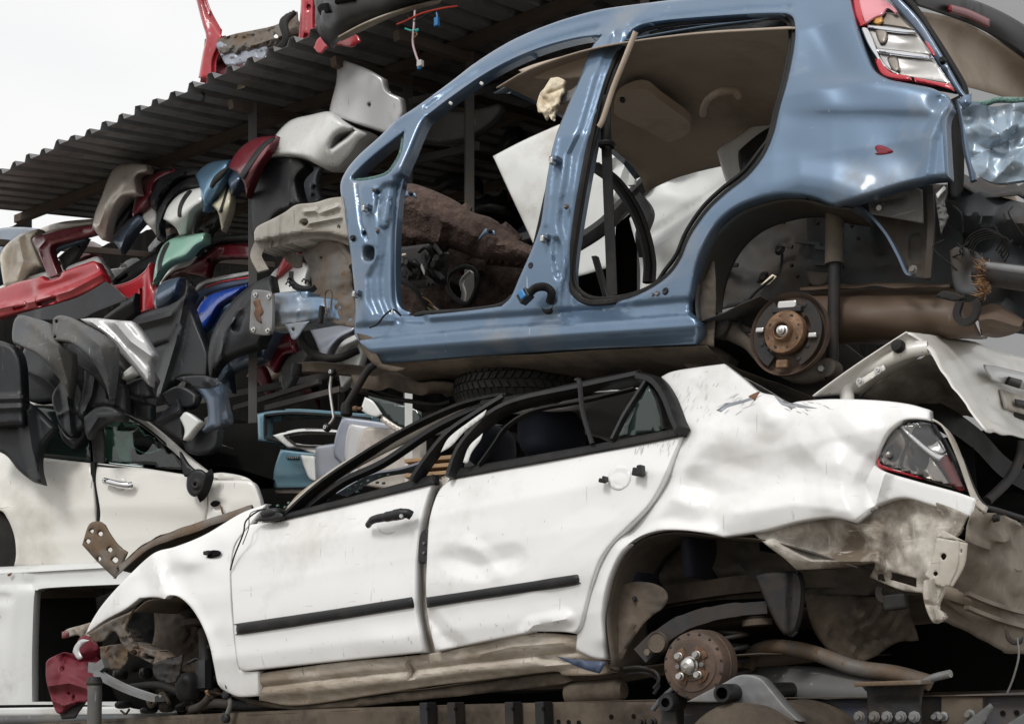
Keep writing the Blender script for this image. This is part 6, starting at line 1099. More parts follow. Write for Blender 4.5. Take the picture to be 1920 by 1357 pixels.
# ------------------------------------------------------------------ tyre squashed between the two cars
tyc = FW.p(1000, 738, -.52); TY = lathe('tyre', tyc, (0.05, -.05, 1), [(.19, -.05), (.20, -.085), (.26, -.10), (.30, -.09), (.315, -.06), (.318, 0), (.315, .06), (.30, .09), (.26, .10), (.20, .085), (.19, .05)], 'tyre', None, s=64)
tag(TY, 'worn black tyre lying flat between blue shell and white saloon roof', 'tyre')
axz = V((0.05, -.05, 1)).normalized(); ea = axz.cross(V((0, 1, 0))).normalized(); eb = axz.cross(ea)
tv = []; tf = []
for k in range(60):
    for sgn in (-1, 1):
        t0 = 2*math.pi*(k+(.5 if sgn > 0 else 0))/60
        for jj, (h0, h1) in enumerate(((.004, .03), (.034, .075))):
            b_ = len(tv); sl = .05
            for (h, dt) in ((h0, 0), (h0, .075), (h1, .075+sl), (h1, sl)):
                for rr_ in (.312, .326-.02*(abs(h) > .06)):
                    t = t0+dt; p = tyc+(ea*math.cos(t)+eb*math.sin(t))*rr_+axz*h*sgn; tv.append(p)
            tf += [(b_+1, b_+3, b_+5, b_+7), (b_, b_+2, b_+3, b_+1), (b_+2, b_+4, b_+5, b_+3), (b_+4, b_+6, b_+7, b_+5), (b_+6, b_, b_+1, b_+7)]
tag(build('tread', tv, tf, 'tyre', TY, smooth=False), kind='stuff')
# ------------------------------------------------------------------ cream car and white van at the left
CC = thing('hatchback_car', 'dusty cream-white hatchback with green airbag, buried under black bumpers', 'car', FC.P(0, -.55, -.8))
C = lambda x, y, o=0.0: FC.p(x, y, o)
def cprof(u, w_): return np.interp(w_, [-.5, -.36, -.2, 0, .2, .32, .6], [-.10, -.03, .0, .01, -.01, -.05, -.22])
cf_ = [('s', [(-40, 990), (60, 995), (190, 958), (420, 975)], 6, -.012), ('n', 300, .004, 1)]
panel('rear_quarter', [(-60, 836, 1), (0, 846), (70, 856), (172, 868, 1), (176, 920), (180, 975, 1), (182, 1058, 1), (100, 1062), (26, 1062, 1), (30, 1040), (27, 1005), (14, 972), (-4, 955), (-60, 950, 1)], FC, 'paint_cream', CC, prof=cprof, step=7, roll=6, rolld=.012, flange=.04, feats=cf_+[('r', [(30, 1050), (26, 1000), (10, 960), (-10, 950)], 14, .02)])
CD = panel('front_door', [(182, 868, 1), (260, 876), (352, 890, 1), (384, 902, 1), (388, 940), (384, 985), (380, 1050, 1), (300, 1060), (186, 1058, 1), (184, 1000), (188, 960), (180, 905)], FC, 'paint_cream', CC, prof=cprof, off=.006, step=7, roll=6, rolld=.012, flange=.04, feats=cf_)
panel('front_wing', [(386, 898, 1), (410, 900), (450, 900), (474, 904), (486, 930), (492, 955, 1), (494, 1050, 1), (384, 1052, 1), (386, 985), (390, 940)], FC, 'paint_cream', CC, prof=cprof, step=6, roll=6, rolld=.012, flange=.04, feats=[('d', 410, 945, 12, 8, -.03), ('n', 100, .006, 2)])
patch('indicator_hole', [(394, 944), (402, 938), (412, 940), (412, 946), (400, 950)], FC, 'shed_dark', CC, off=.012, prof=cprof, thick=.002, step=4)
tube('indicator_wire', [C(412, 946, .02), C(415, 952, .03), C(418, 962, .02), C(424, 966, .02)], .006, 'hub_rust', CC, s=6)
panel('bonnet', [(384, 890, 1), (420, 886), (468, 898), (486, 930, 1), (474, 906), (440, 902), (400, 901, 1)], FC, 'paint_cream', CC, off=-.06, step=6)
ap = sweep('roof_pillar', [C(*p) for p in ((60, 752, -.26), (150, 756, -.26), (226, 770, -.25), (262, 788, -.22), (300, 816, -.18), (345, 856, -.12), (385, 888, -.07), (402, 902, -.05))], [(-.02, -.022), (.02, -.022), (.026, 0), (.02, .022), (-.02, .022)], 'paint_cream', CC, up=FC.n)
loft('roof', [[q(FC, x, y, o) for x, y in ((-60, 752), (60, 750), (150, 752), (235, 772))] for o in (-.26, -.8, -1.3)], 'paint_cream', CC)
panel('front_glass', [(186, 866, 1), (190, 800), (236, 784), (270, 802), (310, 834), (340, 862), (348, 888, 1), (270, 876)], FC, 'glass', CC, off=-.09, thick=.004, step=12)
sweep('glass_seal', [C(*p) for p in ((182, 872, -.03), (260, 882, -.03), (350, 896, -.03))], rect(.012, .03), 'black_rubber', CC, up=FC.n)
sweep('glass_seal', [C(*p) for p in ((236, 778, -.22), (270, 798, -.19), (310, 830, -.15), (345, 866, -.1), (352, 888, -.05))], rect(.012, .02), 'black_rubber', CC, up=FC.n)
panel('rear_glass', [(-60, 836, 1), (-60, 762, 1), (60, 760), (165, 778, 1), (170, 866, 1), (70, 854)], FC, 'tinted_glass', CC, off=-.07, thick=.004, step=12)
panel('door_post', [(164, 770, 1), (190, 778, 1), (196, 830), (194, 880, 1), (176, 880, 1), (172, 830)], FC, 'black_plastic', CC, off=-.05, thick=.01, step=7)
sweep('door_gap', [C(*p) for p in ((176, 866, -.02), (178, 910, -.03), (184, 960, -.03), (182, 985, -.03))], rect(.03, .03), 'black_rubber', CC, up=FC.n)
AB = panel('airbag', [(186, 806), (200, 800), (226, 800), (240, 812), (246, 828), (240, 848), (240, 868), (220, 872), (196, 864), (188, 840)], FC, 'airbag', CC, off=-.32, thick=.02, step=6, roll=20, rolld=.08, feats=[('n', 30, .02, 3), ('r', [(200, 806), (222, 850)], 8, .02)])
tube('airbag_tether', [C(*p) for p in ((246, 834, -.3), (262, 846, -.3), (280, 849, -.3), (302, 842, -.3))], .005, 'airbag', CC, s=6)
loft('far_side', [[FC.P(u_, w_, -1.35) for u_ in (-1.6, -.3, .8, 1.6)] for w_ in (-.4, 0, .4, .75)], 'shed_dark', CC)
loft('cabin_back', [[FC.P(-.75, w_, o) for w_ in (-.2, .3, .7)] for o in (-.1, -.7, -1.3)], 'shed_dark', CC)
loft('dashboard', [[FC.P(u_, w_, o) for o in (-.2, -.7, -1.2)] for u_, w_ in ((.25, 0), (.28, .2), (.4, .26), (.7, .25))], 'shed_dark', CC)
panel('handle_cup', [(212, 908), (220, 896), (232, 896), (236, 908), (230, 918), (218, 918)], FC, 'paint_cream', CD, off=.016, prof=cprof, thick=.001, step=5, feats=[('d', 224, 907, 12, 11, -.015)])
sweep('handle', [C(*p) for p in ((196, 901, .03), (204, 903, .045), (224, 908, .05), (240, 910, .045), (248, 909, .03))], circ(.016, 10, .02), 'chrome', CD)
MR = panel('door_mirror', [(350, 899), (354, 888), (364, 880), (378, 880), (388, 889), (384, 907), (377, 923), (367, 931), (357, 928), (350, 916)], FC, 'black_plastic', CC, off=.10, step=4, thick=.04, roll=5, rolld=.025)
lathe('mirror_motor', C(368, 908, .10), FC.n, [(.012, .012), (.02, .014), (.03, .006), (.036, .0)], 'dark_steel', MR, s=20)
patch('mirror_foot', [(336, 846, 1), (350, 868), (366, 882, 1), (356, 894, 1), (344, 890)], FC, 'black_plastic', MR, off=.04, thick=.03, step=5)
RW = lathe('rear_wheel', C(-36, 1030, -.03), FC.n, [(.12, -.02), (.16, 0), (.20, .0), (.26, -.01), (.29, -.04), (.295, -.1), (.29, -.2), (.0, -.2)], 'tyre', CC, s=40)
loft('underside', [[FC.P(u_, -.47, o) for u_ in (-1.4, -.5, .4, 1.1)] for o in (-.1, -.7, -1.4)], 'underside', CC)

VN = thing('van', 'rust-spotted white van body with an empty black window opening, under the cream car', 'van', FV.P(0, -.6, -.9))
N_ = lambda x, y, o=0.0: FV.p(x, y, o)
panel('side_panel', [(-80, 1080, 1), (0, 1074), (60, 1072), (300, 1058, 1), (330, 1330, 1), (200, 1322), (100, 1320), (-80, 1322, 1)], FV, 'paint_van', VN, step=7, thick=.004, roll=0, flange=.06, hflange=.06,
    holes=[[(64, 1116), (70, 1106), (84, 1102), (150, 1098), (300, 1092, 1), (310, 1314, 1), (180, 1315), (60, 1315, 1), (60, 1220)]],
    feats=[('s', [(-80, 1096), (60, 1094), (300, 1086)], 3, .016), ('r', [(-80, 1097), (60, 1096)], 2.5, -.012), ('t', [(60, 1060), (58, 1330)], 5, -.015), ('p', [(-80, 1112, 1), (14, 1112), (14, 1130), (-80, 1132, 1)], 5, -.014), ('r', [(32, 1095), (22, 1180), (14, 1280)], 4, .005), ('d', 0, 1170, 10, 30, -.012), ('n', 160, .004, 2)])
patch('rust_hole', [(40, 1222), (46, 1220), (50, 1232), (48, 1240), (44, 1250), (40, 1250), (41, 1236)], FV, 'rust', VN, off=.004, thick=.004, step=3)
patch('rust_hole', [(14, 1076), (22, 1073), (20, 1078), (15, 1080)], FV, 'rust', VN, off=.02, thick=.002, step=3)
loft('roof', [[N_(x, y, o) for x, y in pts] for o, pts in ((0, ((-80, 1080), (60, 1072), (300, 1058))), (-.1, ((-80, 1066), (60, 1060), (300, 1048))), (-1.4, ((-80, 1080), (60, 1075), (300, 1062))))], 'paint_van', VN)
panel('sill', [(-80, 1328, 1), (100, 1325), (330, 1322, 1), (330, 1340, 1), (100, 1341), (-80, 1343, 1)], FV, 'paint_van', VN, off=.05, step=6, thick=.01)
panel('lower_panel', [(-80, 1344, 1), (100, 1342), (330, 1341, 1), (330, 1460, 1), (-80, 1460, 1)], FV, 'paint_van', VN, off=.02, step=9, thick=.01, feats=[('n', 60, .006, 3)])
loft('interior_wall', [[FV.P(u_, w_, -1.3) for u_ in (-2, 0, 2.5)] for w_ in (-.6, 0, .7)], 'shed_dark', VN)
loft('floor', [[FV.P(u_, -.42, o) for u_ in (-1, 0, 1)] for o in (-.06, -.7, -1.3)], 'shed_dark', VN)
sweep('window_strut', [N_(*p) for p in ((66, 1180, -.25), (74, 1250, -.25), (84, 1316, -.25))], rect(.02, .03), 'dark_steel', VN)
sweep('window_strut', [N_(*p) for p in ((186, 1100, -.5), (190, 1140, -.5), (192, 1180, -.5))], rect(.02, .06), 'dark_steel', VN)
tube('rail', [N_(*p) for p in ((-80, 1352, .2), (60, 1350, .2), (220, 1347, .2), (330, 1345, .2))], .03, 'bumper_grey', VN)

# crumpled red sheet and a grey strut in front of the van
FR = Frame(140, 1250, 6.3, u=(.85, -.5, 0))
RS = panel('crumpled_panel', [(86, 1242, 1), (90, 1236), (96, 1232), (120, 1222), (140, 1224), (146, 1200), (160, 1190), (180, 1206), (184, 1230), (182, 1280, 1), (176, 1304), (160, 1315), (140, 1318), (112, 1338, 1), (104, 1332), (92, 1296), (86, 1270)], FR, 'red_faded', None, step=4, thick=.006, roll=4, rolld=.01, feats=[('v', [(90, 1286), (130, 1280), (180, 1296)], 12, .03), ('v', [(120, 1228), (150, 1240), (184, 1232)], 14, -.05), ('v', [(92, 1310), (120, 1322), (140, 1316)], 8, .02), ('c', 10, 22, .018, 5), ('d', 110, 1260, 18, 30, .03)],
    holes=[[(117, 1250), (120, 1252), (118, 1256), (115, 1253)], [(136, 1306), (139, 1302), (140, 1308), (137, 1311)], [(129, 1297), (132, 1299), (130, 1302), (127, 1300)]])
tag(RS, 'crumpled dark red sheet-metal panel with punched holes in front of the white van', 'car panel')
lathe('hole_rim', FR.p(93, 1270, .01), FR.n, [(0, .002), (.006, .002), (.008, 0)], 'shed_dark', RS, s=10)
patch('torn_edge', [(112, 1338, 1), (140, 1318), (160, 1314), (146, 1336), (140, 1346, 1), (116, 1348, 1)], FR, 'dark_steel', RS, off=-.03, thick=.006, step=5)
RS2 = panel('crumpled_panel', [(116, 1186, 1), (128, 1178), (150, 1172), (170, 1166, 1), (180, 1186), (168, 1202), (156, 1200), (146, 1190), (126, 1194)], FR, 'primer_grey', None, off=-.08, step=4, thick=.006, roll=4, rolld=.01, feats=[('n', 30, .02, 6)], holes=[[(157, 1190), (160, 1194), (157, 1198), (154, 1194)]])
tag(RS2, 'small grey bent bracket panel with one hole above the crumpled red sheet', 'car panel')
patch('red_edge', [(116, 1184, 1), (126, 1182), (126, 1194), (116, 1196, 1)], FR, 'maroon', RS2, off=-.07, thick=.004, step=4)
RS3 = panel('crumpled_panel', [(136, 1222, 1), (140, 1210), (152, 1198), (168, 1200, 1), (156, 1206), (148, 1218), (154, 1232, 1), (146, 1236)], FR, 'silver', None, off=.05, step=4, thick=.006)
tag(RS3, 'curved pale grey strip of torn metal on the crumpled red sheet', 'car panel')
GS = tube('strut', [FR.p(177, 1282, .2), FR.p(178, 1300, .2), FR.p(176, 1380, .2), FR.p(175, 1420, .2)], .034, 'bumper_grey', None, s=16, curve=False); tag(GS, 'scuffed grey suspension strut standing upright before the crumpled red sheet', 'strut')
lathe('strut_collar', FR.p(177, 1280, .2), (0, 0, 1), [(.028, .03), (.034, .02), (.04, 0), (.036, -.01)], 'dark_steel', GS, s=16)

# ------------------------------------------------------------------ bumpers and panels on the rack and on the cream car
S = lambda x, y, b=.4: FS.p(x, y, -b)
COUNT = {}
def shell(name, label, cat, rails, m, fr='S', mm=12, n=26, thick=.005, group=None, wob=.003, trims=()):
    """a moulded skin lofted through traced rails (x, y, metres behind the rack front / out of the cream car's side)"""
    f = (lambda x, y, b: FS.p(x, y, -b)) if fr == 'S' else (lambda x, y, b: FC.p(x, y, b))
    o = loft(name, [[f(*p) for p in r] for r in rails], m, None, n=n, mm=mm, thick=thick, wob=wob)
    tag(o, label, cat, group)
    for nm, tr, tm in trims: loft(nm, [[f(*p) for p in r] for r in tr], tm, o, n=18, mm=5, thick=.006)
    return o
G1 = 'bumpers hung on the upper rack shelf'; G2 = 'bumpers on the middle rack shelf'; G3 = 'bumpers heaped on the cream car'
def skin(label, pts, m, back, fr=None, roll=11, rd=.09, bend=None, feats=(), fl=.16, holes=(), trims=(), group=None, name='bumper', cat='bumper', step=4.5):
    """moulded car skin: crisp traced rim, pillowed section, bent about one axis, deep return flange; back = metres behind the rack front"""
    f = fr or FS; o = -back if fr is None else back; roll = 2.5+.32*roll; rd *= .4; fl = min(.07, .03+.08*fl)
    xy = np.array([p[:2] for p in pts]); c = (xy.max(0)+xy.min(0))/2; h = np.linalg.norm(xy.max(0)-xy.min(0))/2
    def pf(u, w_): return 0*u
    ft = list(feats)
    if bend:
        a, amp = math.radians(bend[0]), bend[1]; d = np.array((math.cos(a), math.sin(a)))
        n_ = np.array((-d[1], d[0])); q0, q1 = c-n_*h*2, c+n_*h*2
        ft.append(('d', c[0]+(bend[2] if len(bend) > 2 else 0), c[1], h*1.8, h*.6, amp*1.5, bend[0]+90))
    ob = panel(name, pts, f, m, None, holes=holes, off=o, step=step, roll=roll, rolld=rd, feats=ft, thick=.004, flange=fl, hflange=.05, sharp=60)
    tag(ob, label, cat, group)
    for nm, tp, tm in trims:
        panel(nm, tp, f, tm, ob, off=o+.006, step=4, feats=ft, thick=.006, roll=3, rolld=.004)
    return ob
S_ = skin
# upper shelf
S_('champagne beige bumper hanging first from the left on the upper rack shelf', [(173, 427, 1), (178, 400), (190, 370), (202, 337), (213, 317), (230, 308), (253, 306), (277, 309, 1), (275, 321), (260, 325), (253, 334), (255, 350), (258, 363, 1), (245, 364), (230, 367), (217, 382), (207, 403), (202, 427), (200, 449, 1), (193, 451), (183, 440)], 'champagne', .30, bend=(60, .12), feats=[('v', [(185, 425), (205, 372), (232, 340)], 9, .03)], fl=.35, group=G1)
S_('black inner bumper lining inside the beige hanging bumper', [(202, 447), (205, 417), (217, 387), (233, 368), (253, 365), (250, 390), (240, 410), (227, 430), (220, 457), (213, 457)], 'bumper_black', .52, bend=(60, .05), group=G1)
S_('steel-blue bumper tip pointing down below the beige bumper', [(205, 446, 1), (216, 440), (226, 426), (242, 410), (263, 400), (269, 414), (254, 433), (241, 453), (227, 475, 1), (220, 462)], 'steel_blue', .44, bend=(50, .10), feats=[('v', [(226, 466), (240, 430), (258, 404)], 10, .04)], group=G1)
S_('dark red bumper with black strip beside the beige one, upper rack', [(247, 400, 1), (252, 376), (254, 348), (259, 333), (283, 320), (327, 314, 1), (340, 322, 1), (312, 328), (290, 342), (284, 362), (270, 387), (248, 411, 1)], 'maroon', .42, bend=(50, .12), group=G1, trims=[('strip', [(258, 336, 1), (280, 322), (320, 315, 1), (322, 319, 1), (284, 327), (262, 341, 1)], 'black_plastic')])
S_('black ribbed bumper arched over the white ones, upper rack', [(280, 370, 1), (289, 347), (299, 333), (320, 322), (350, 314), (377, 313, 1), (380, 328, 1), (347, 331), (330, 338), (318, 349), (308, 364), (299, 382), (292, 394, 1), (285, 391)], 'bumper_black', .36, bend=(55, .10), feats=[('v', [(290, 380), (308, 348), (345, 324)], 5, .03)], group=G1)
S_('dark grey slim bumper end with a rounded foot, upper rack', [(293, 410), (297, 393), (312, 366), (327, 349), (353, 333), (374, 331, 1), (380, 352, 1), (353, 354), (333, 364), (318, 381), (308, 398), (301, 420), (303, 440), (300, 450), (294, 449), (292, 430)], 'bumper_black', .30, bend=(55, .08), feats=[('v', [(299, 420), (315, 376), (350, 344)], 6, .025)], group=G1)
S_('white bumper tip left of the slim dark bumper end', [(264, 403, 1), (280, 387), (291, 380, 1), (294, 400), (296, 427), (297, 449, 1), (287, 433), (273, 417)], 'offwhite', .40, bend=(60, .08), group=G1)
S_('white bumper with short black stripe, middle of the upper rack', [(306, 411, 1), (315, 388), (333, 367), (353, 357), (378, 351, 1), (381, 380, 1), (370, 386), (358, 397), (353, 413), (350, 440, 1), (336, 440, 1), (330, 428), (318, 418)], 'offwhite', .24, bend=(55, .12), group=G1, trims=[('strip', [(333, 406), (334, 388), (342, 370), (354, 357), (360, 359), (348, 376), (341, 392), (339, 407)], 'black_plastic')])
S_('sky-blue bumper end pointing down beside the maroon one', [(366, 328, 1), (380, 313), (400, 303), (432, 299, 1), (424, 318), (420, 334), (410, 351), (400, 371), (389, 392), (380, 396, 1), (380, 376), (374, 350)], 'sky_blue', .26, bend=(45, .12), feats=[('v', [(380, 380), (392, 340), (424, 306)], 12, .03)], group=G1, trims=[('strip', [(393, 350), (400, 333), (416, 318), (430, 312), (418, 330), (404, 344), (397, 353)], 'black_plastic')])
S_('slate-blue narrow bumper corner right of the sky-blue one', [(416, 329, 1), (426, 321), (440, 319), (454, 333, 1), (444, 357), (433, 371, 1), (430, 350), (425, 337)], 'steel_blue', .22, bend=(50, .08), group=G1)
S_('pale yellow pointed bumper end with black strip, upper rack', [(396, 384, 1), (410, 370), (422, 347), (430, 343), (433, 380), (427, 407), (416, 434, 1), (413, 417), (408, 397)], 'pale_yellow', .24, bend=(60, .08), group=G1, trims=[('strip', [(410, 397, 1), (419, 370), (426, 346, 1), (430, 347, 1), (423, 374), (414, 401, 1)], 'black_plastic')])
S_('dull grey bumper end with slots above the mint one', [(367, 438, 1), (377, 420), (393, 407), (408, 392, 1), (411, 407), (401, 427), (394, 434), (389, 451, 1), (383, 449), (383, 435), (375, 431)], 'bumper_grey', .40, bend=(40, .06), group=G1, holes=[[(392, 424, 1), (398, 420, 1), (398, 423, 1), (392, 427, 1)]])
S_('maroon bumper corner with black strip next to the big black one', [(428, 314, 1), (440, 290), (460, 270), (483, 258), (518, 254, 1), (501, 287), (484, 313), (471, 347), (462, 370, 1), (458, 347), (447, 327)], 'maroon', .02, bend=(50, .14), group=G1, trims=[('strip', [(448, 329, 1), (467, 300), (487, 274), (511, 256, 1), (516, 259, 1), (494, 280), (474, 308), (456, 338, 1)], 'black_plastic')])
S_('large black bumper hanging upright at the front post, upper rack', [(470, 312), (477, 303), (493, 296), (547, 294), (567, 302), (574, 313, 1), (560, 327), (555, 340), (560, 367), (567, 382, 1), (520, 400), (500, 430), (473, 440, 1), (468, 400), (469, 343)], 'bumper_black', -.02, roll=16, rd=.14, feats=[('t', [(536, 290), (530, 440)], 5, .04), ('v', [(545, 298), (540, 400)], 6, .02)], fl=.5, group=G1)
S_('bluish grey bumper bracket with bolt holes behind the upright black bumper', [(557, 330, 1), (572, 318), (600, 312, 1), (592, 340), (600, 372, 1), (584, 380), (566, 372)], 'lilac_grey', .7, name='bumper_bracket', cat='bumper bracket', roll=5, rd=.03, holes=[[(588, 346), (592, 350), (588, 355), (584, 350)], [(586, 362), (589, 365), (586, 369), (583, 365)]])
S_('white front bumper with dark slot on top of the rack', [(498, 298, 1), (503, 280), (517, 253), (537, 231), (553, 222), (580, 216), (617, 209), (634, 220), (664, 238), (692, 247, 1), (694, 252), (676, 266), (662, 287), (648, 303), (634, 315), (610, 316), (590, 307), (570, 297), (543, 292), (520, 292)], 'offwhite', .05, roll=20, rd=.14, bend=(40, .14), fl=.5, group=G1, holes=[[(620, 277), (624, 262), (636, 250), (662, 244, 1), (650, 256), (634, 268)]])
S_('silver bonnet panel tilted up under the shed roof', [(627, 107, 1), (650, 115), (690, 130), (720, 147, 1), (722, 163), (730, 173), (752, 183, 1), (754, 213), (741, 240), (722, 250, 1), (687, 238), (653, 227), (627, 220), (617, 210, 1), (622, 187), (629, 160), (632, 133)], 'silver', .0, name='bonnet', cat='bonnet', roll=8, rd=.04, bend=(10, .06), fl=.05, holes=[[(692, 194), (695, 196), (693, 199), (690, 197)]])
S_('long grey bumper lying on the upper shelf behind the blue roof pillar', [(752, 185, 1), (800, 196), (850, 208), (890, 206), (934, 194, 1), (938, 206), (920, 230), (880, 256), (840, 266), (790, 262), (740, 252, 1)], 'bumper_grey', .9, bend=(10, .12), fl=.3)
# middle shelf
S_('blue-grey bumper at the far left edge below the roof posts', [(-30, 545, 1), (-30, 440), (0, 428), (40, 426), (90, 430, 1), (60, 440), (20, 456), (4, 480), (2, 545, 1)], 'steel_blue', .9, bend=(50, .1), group=G2)
S_('champagne bumper rim running right behind the dark red frame', [(68, 432, 1), (89, 423), (122, 415), (178, 410, 1), (178, 420, 1), (126, 427), (88, 436), (72, 440, 1)], 'champagne', .8, fl=.3, roll=5, rd=.04, group=G2)
S_('cream bumper with rounded corner left of the dark red frame', [(7, 536, 1), (2, 504), (1, 476), (13, 458), (29, 445), (45, 436), (72, 429, 1), (72, 437), (65, 442), (61, 449), (68, 468), (79, 496), (79, 500, 1), (65, 500), (54, 510), (42, 526, 1), (10, 537)], 'cream', .36, roll=16, rd=.12, feats=[('v', [(36, 450), (44, 490), (30, 530)], 12, .04)], fl=.4, group=G2)
S_('dark red bumper bent like a frame behind the bright red one', [(61, 447), (78, 440), (130, 428), (178, 421, 1), (178, 437, 1), (130, 450), (104, 457), (95, 466), (98, 481), (112, 519, 1), (91, 524, 1), (84, 504), (73, 478), (63, 457)], 'maroon', .28, roll=8, rd=.06, feats=[('v', [(84, 515), (72, 466), (86, 450), (150, 434)], 6, .03)], fl=.25, group=G2)
S_('pale blue bumper edge inside the dark red frame', [(94, 472), (98, 462), (113, 454), (156, 442, 1), (157, 448, 1), (117, 463), (105, 470), (100, 481), (112, 514, 1), (106, 514, 1)], 'sky_blue', .42, roll=4, rd=.03, fl=.1, group=G2)
S_('grey triangular bumper bracket beside the pale blue edge', [(107, 484, 1), (130, 465), (163, 446, 1), (151, 466), (141, 482), (128, 498), (118, 506, 1), (113, 490)], 'bumper_grey', .5, roll=5, rd=.03, name='bumper_bracket', cat='bumper bracket', holes=[[(149, 460), (151, 462), (149, 464), (147, 462)]])
S_('bright red bumper with black lower lip lying across the left shelf', [(-30, 553, 1), (0, 541), (29, 530), (62, 522), (80, 517, 1), (84, 523), (92, 525), (112, 519), (117, 510), (135, 502), (159, 494), (175, 489), (181, 493), (187, 504), (199, 526, 1), (172, 543), (139, 557), (105, 569), (68, 577), (29, 586), (0, 594), (-30, 602, 1)], 'red_paint', .12, roll=10, rd=.06, feats=[('s', [(-30, 566), (60, 545), (66, 545)], 2, .0), ('v', [(-30, 584), (60, 566), (130, 546), (190, 515)], 8, .035), ('t', [(62, 520), (70, 580)], 2, .03), ('d', 110, 535, 60, 10, -.03, -18)], fl=.3, group=G2,
   holes=[[(68, 566, 1), (84, 562), (104, 556, 1), (105, 563, 1), (86, 570), (70, 575, 1)], [(26, 579), (36, 575), (48, 573), (38, 577)]], trims=[('lip', [(30, 590, 1), (105, 570), (146, 557), (178, 540), (199, 526, 1), (219, 544), (239, 562, 1), (211, 573), (178, 586), (149, 599), (97, 600), (50, 600, 1)], 'bumper_black')])
S_('red front wing with a slot standing right of the red bumper', [(211, 536, 1), (235, 530), (256, 520), (272, 507), (281, 492, 1), (281, 514), (285, 539), (290, 549), (290, 578, 1), (256, 588, 1), (252, 562), (238, 560), (224, 549)], 'red_paint', .34, roll=7, rd=.05, feats=[('t', [(272, 490), (271, 590)], 1.6, .02)], name='wing', cat='car wing', holes=[[(263, 541, 1), (266, 541, 1), (266, 581, 1), (262, 581, 1)]])
S_('black pointed bumper scrap in front of the red wing', [(188, 600, 1), (211, 582), (240, 562), (254, 549, 1), (253, 563), (256, 586, 1), (236, 600, 1)], 'bumper_black', .14, bend=(60, .08), group=G2)
S_('long black bumper with slot slanting up behind the red wing', [(203, 527, 1), (235, 504), (268, 484), (302, 466, 1), (302, 492, 1), (272, 508), (243, 526), (214, 537, 1)], 'bumper_black', .7, roll=8, rd=.06, group=G2, fl=.3, holes=[[(218, 526, 1), (238, 513, 1), (240, 517, 1), (222, 529, 1)]])
S_('white bumper back showing over the long black slanting bumper', [(188, 510, 1), (211, 504), (237, 502, 1), (219, 518), (203, 530, 1), (195, 518)], 'offwhite', 1.0, group=G2)
S_('mint green bumper corner with black edge, middle shelf', [(286, 534, 1), (290, 505), (297, 477), (310, 455), (332, 444), (360, 439), (384, 436, 1), (384, 453, 1), (367, 462), (355, 475), (345, 483), (322, 490), (305, 503), (292, 522)], 'mint', .28, roll=12, rd=.10, bend=(50, .10), fl=.3, group=G2, trims=[('edge', [(294, 516, 1), (297, 488), (307, 462), (316, 453, 1), (318, 457), (308, 480), (301, 505, 1)], 'black_plastic')])
S_('black bumper arched behind the mint one over the dark red bumper', [(347, 484, 1), (360, 466), (372, 455), (390, 447), (430, 440), (470, 438, 1), (470, 449, 1), (420, 451), (402, 458), (387, 466), (376, 482, 1)], 'bumper_black', .34, roll=7, rd=.06, fl=.4, group=G2)
S_('glossy dark red bumper sweeping down below the mint one', [(284, 544, 1), (297, 530), (317, 510), (342, 490), (377, 475), (390, 460), (410, 457), (470, 456, 1), (470, 484, 1), (402, 486), (386, 520, 1), (360, 515), (330, 515), (305, 528)], 'maroon', .40, roll=10, rd=.08, feats=[('v', [(300, 530), (350, 502), (384, 486), (410, 466)], 10, .04)], fl=.3, group=G2, holes=[[(391, 486), (394, 488), (392, 491), (389, 489)]])
S_('dark slate rounded bumper end left of the royal blue bumper', [(288, 568, 1), (291, 544), (310, 527), (338, 519, 1), (333, 536), (326, 556), (311, 572), (291, 580, 1)], 'steel_blue', .24, roll=14, rd=.12, bend=(60, .08), group=G2)
S_('silver strip painted as the highlight of a black bumper under the glossy dark red one', [(361, 552, 1), (370, 535), (385, 525), (415, 517), (470, 508, 1), (470, 516, 1), (410, 528), (386, 533), (372, 544)], 'silver', .44, roll=4, rd=.05, fl=.3, group=G2)  # silver colour stands for the highlight on a black bumper
S_('black bumper with red lip directly above the royal blue one', [(356, 572, 1), (365, 552), (385, 538), (415, 528), (470, 519, 1), (470, 532, 1), (420, 541), (390, 551), (371, 568), (362, 590, 1)], 'navy_trim', .40, roll=6, rd=.05, fl=.3, group=G2, trims=[('lip', [(384, 537, 1), (415, 527), (470, 518, 1), (470, 521, 1), (416, 530), (387, 540, 1)], 'red_paint')])
S_('royal blue glossy bumper curving down the middle shelf', [(364, 622, 1), (365, 595), (375, 570), (395, 552), (430, 541), (464, 534, 1), (440, 553), (413, 570), (401, 586), (391, 606), (372, 632, 1)], 'royal_blue', .30, roll=12, rd=.10, bend=(50, .08), fl=.25, group=G2)
S_('pale blue striped bumper tip between royal blue and black bumpers', [(376, 648, 1), (385, 625), (403, 601, 1), (401, 625), (393, 645), (387, 653, 1)], 'sky_blue', .32, roll=4, rd=.03, feats=[('v', [(384, 645), (400, 610)], 3, .02)], group=G2)
S_('broad black bumper with oval fog-lamp recess, at the front post', [(392, 702, 1), (390, 667), (397, 630), (415, 592), (440, 560), (472, 533), (508, 516, 1), (514, 560), (506, 610), (492, 640), (490, 650, 1), (460, 658), (422, 673), (403, 693), (396, 706)], 'bumper_black', .0, roll=18, rd=.14, bend=(50, .10), fl=.3, group=G2, feats=[('p', [(436, 618), (440, 594), (452, 582), (460, 590), (452, 608), (446, 622)], 4, -.03), ('v', [(408, 690), (424, 620), (470, 556)], 8, .02)])
S_('slate-blue bumper corner hanging under the broad black one', [(397, 703, 1), (410, 683), (426, 669, 1), (431, 702), (435, 737, 1), (416, 726)], 'steel_blue', .30, bend=(60, .06), group=G2)
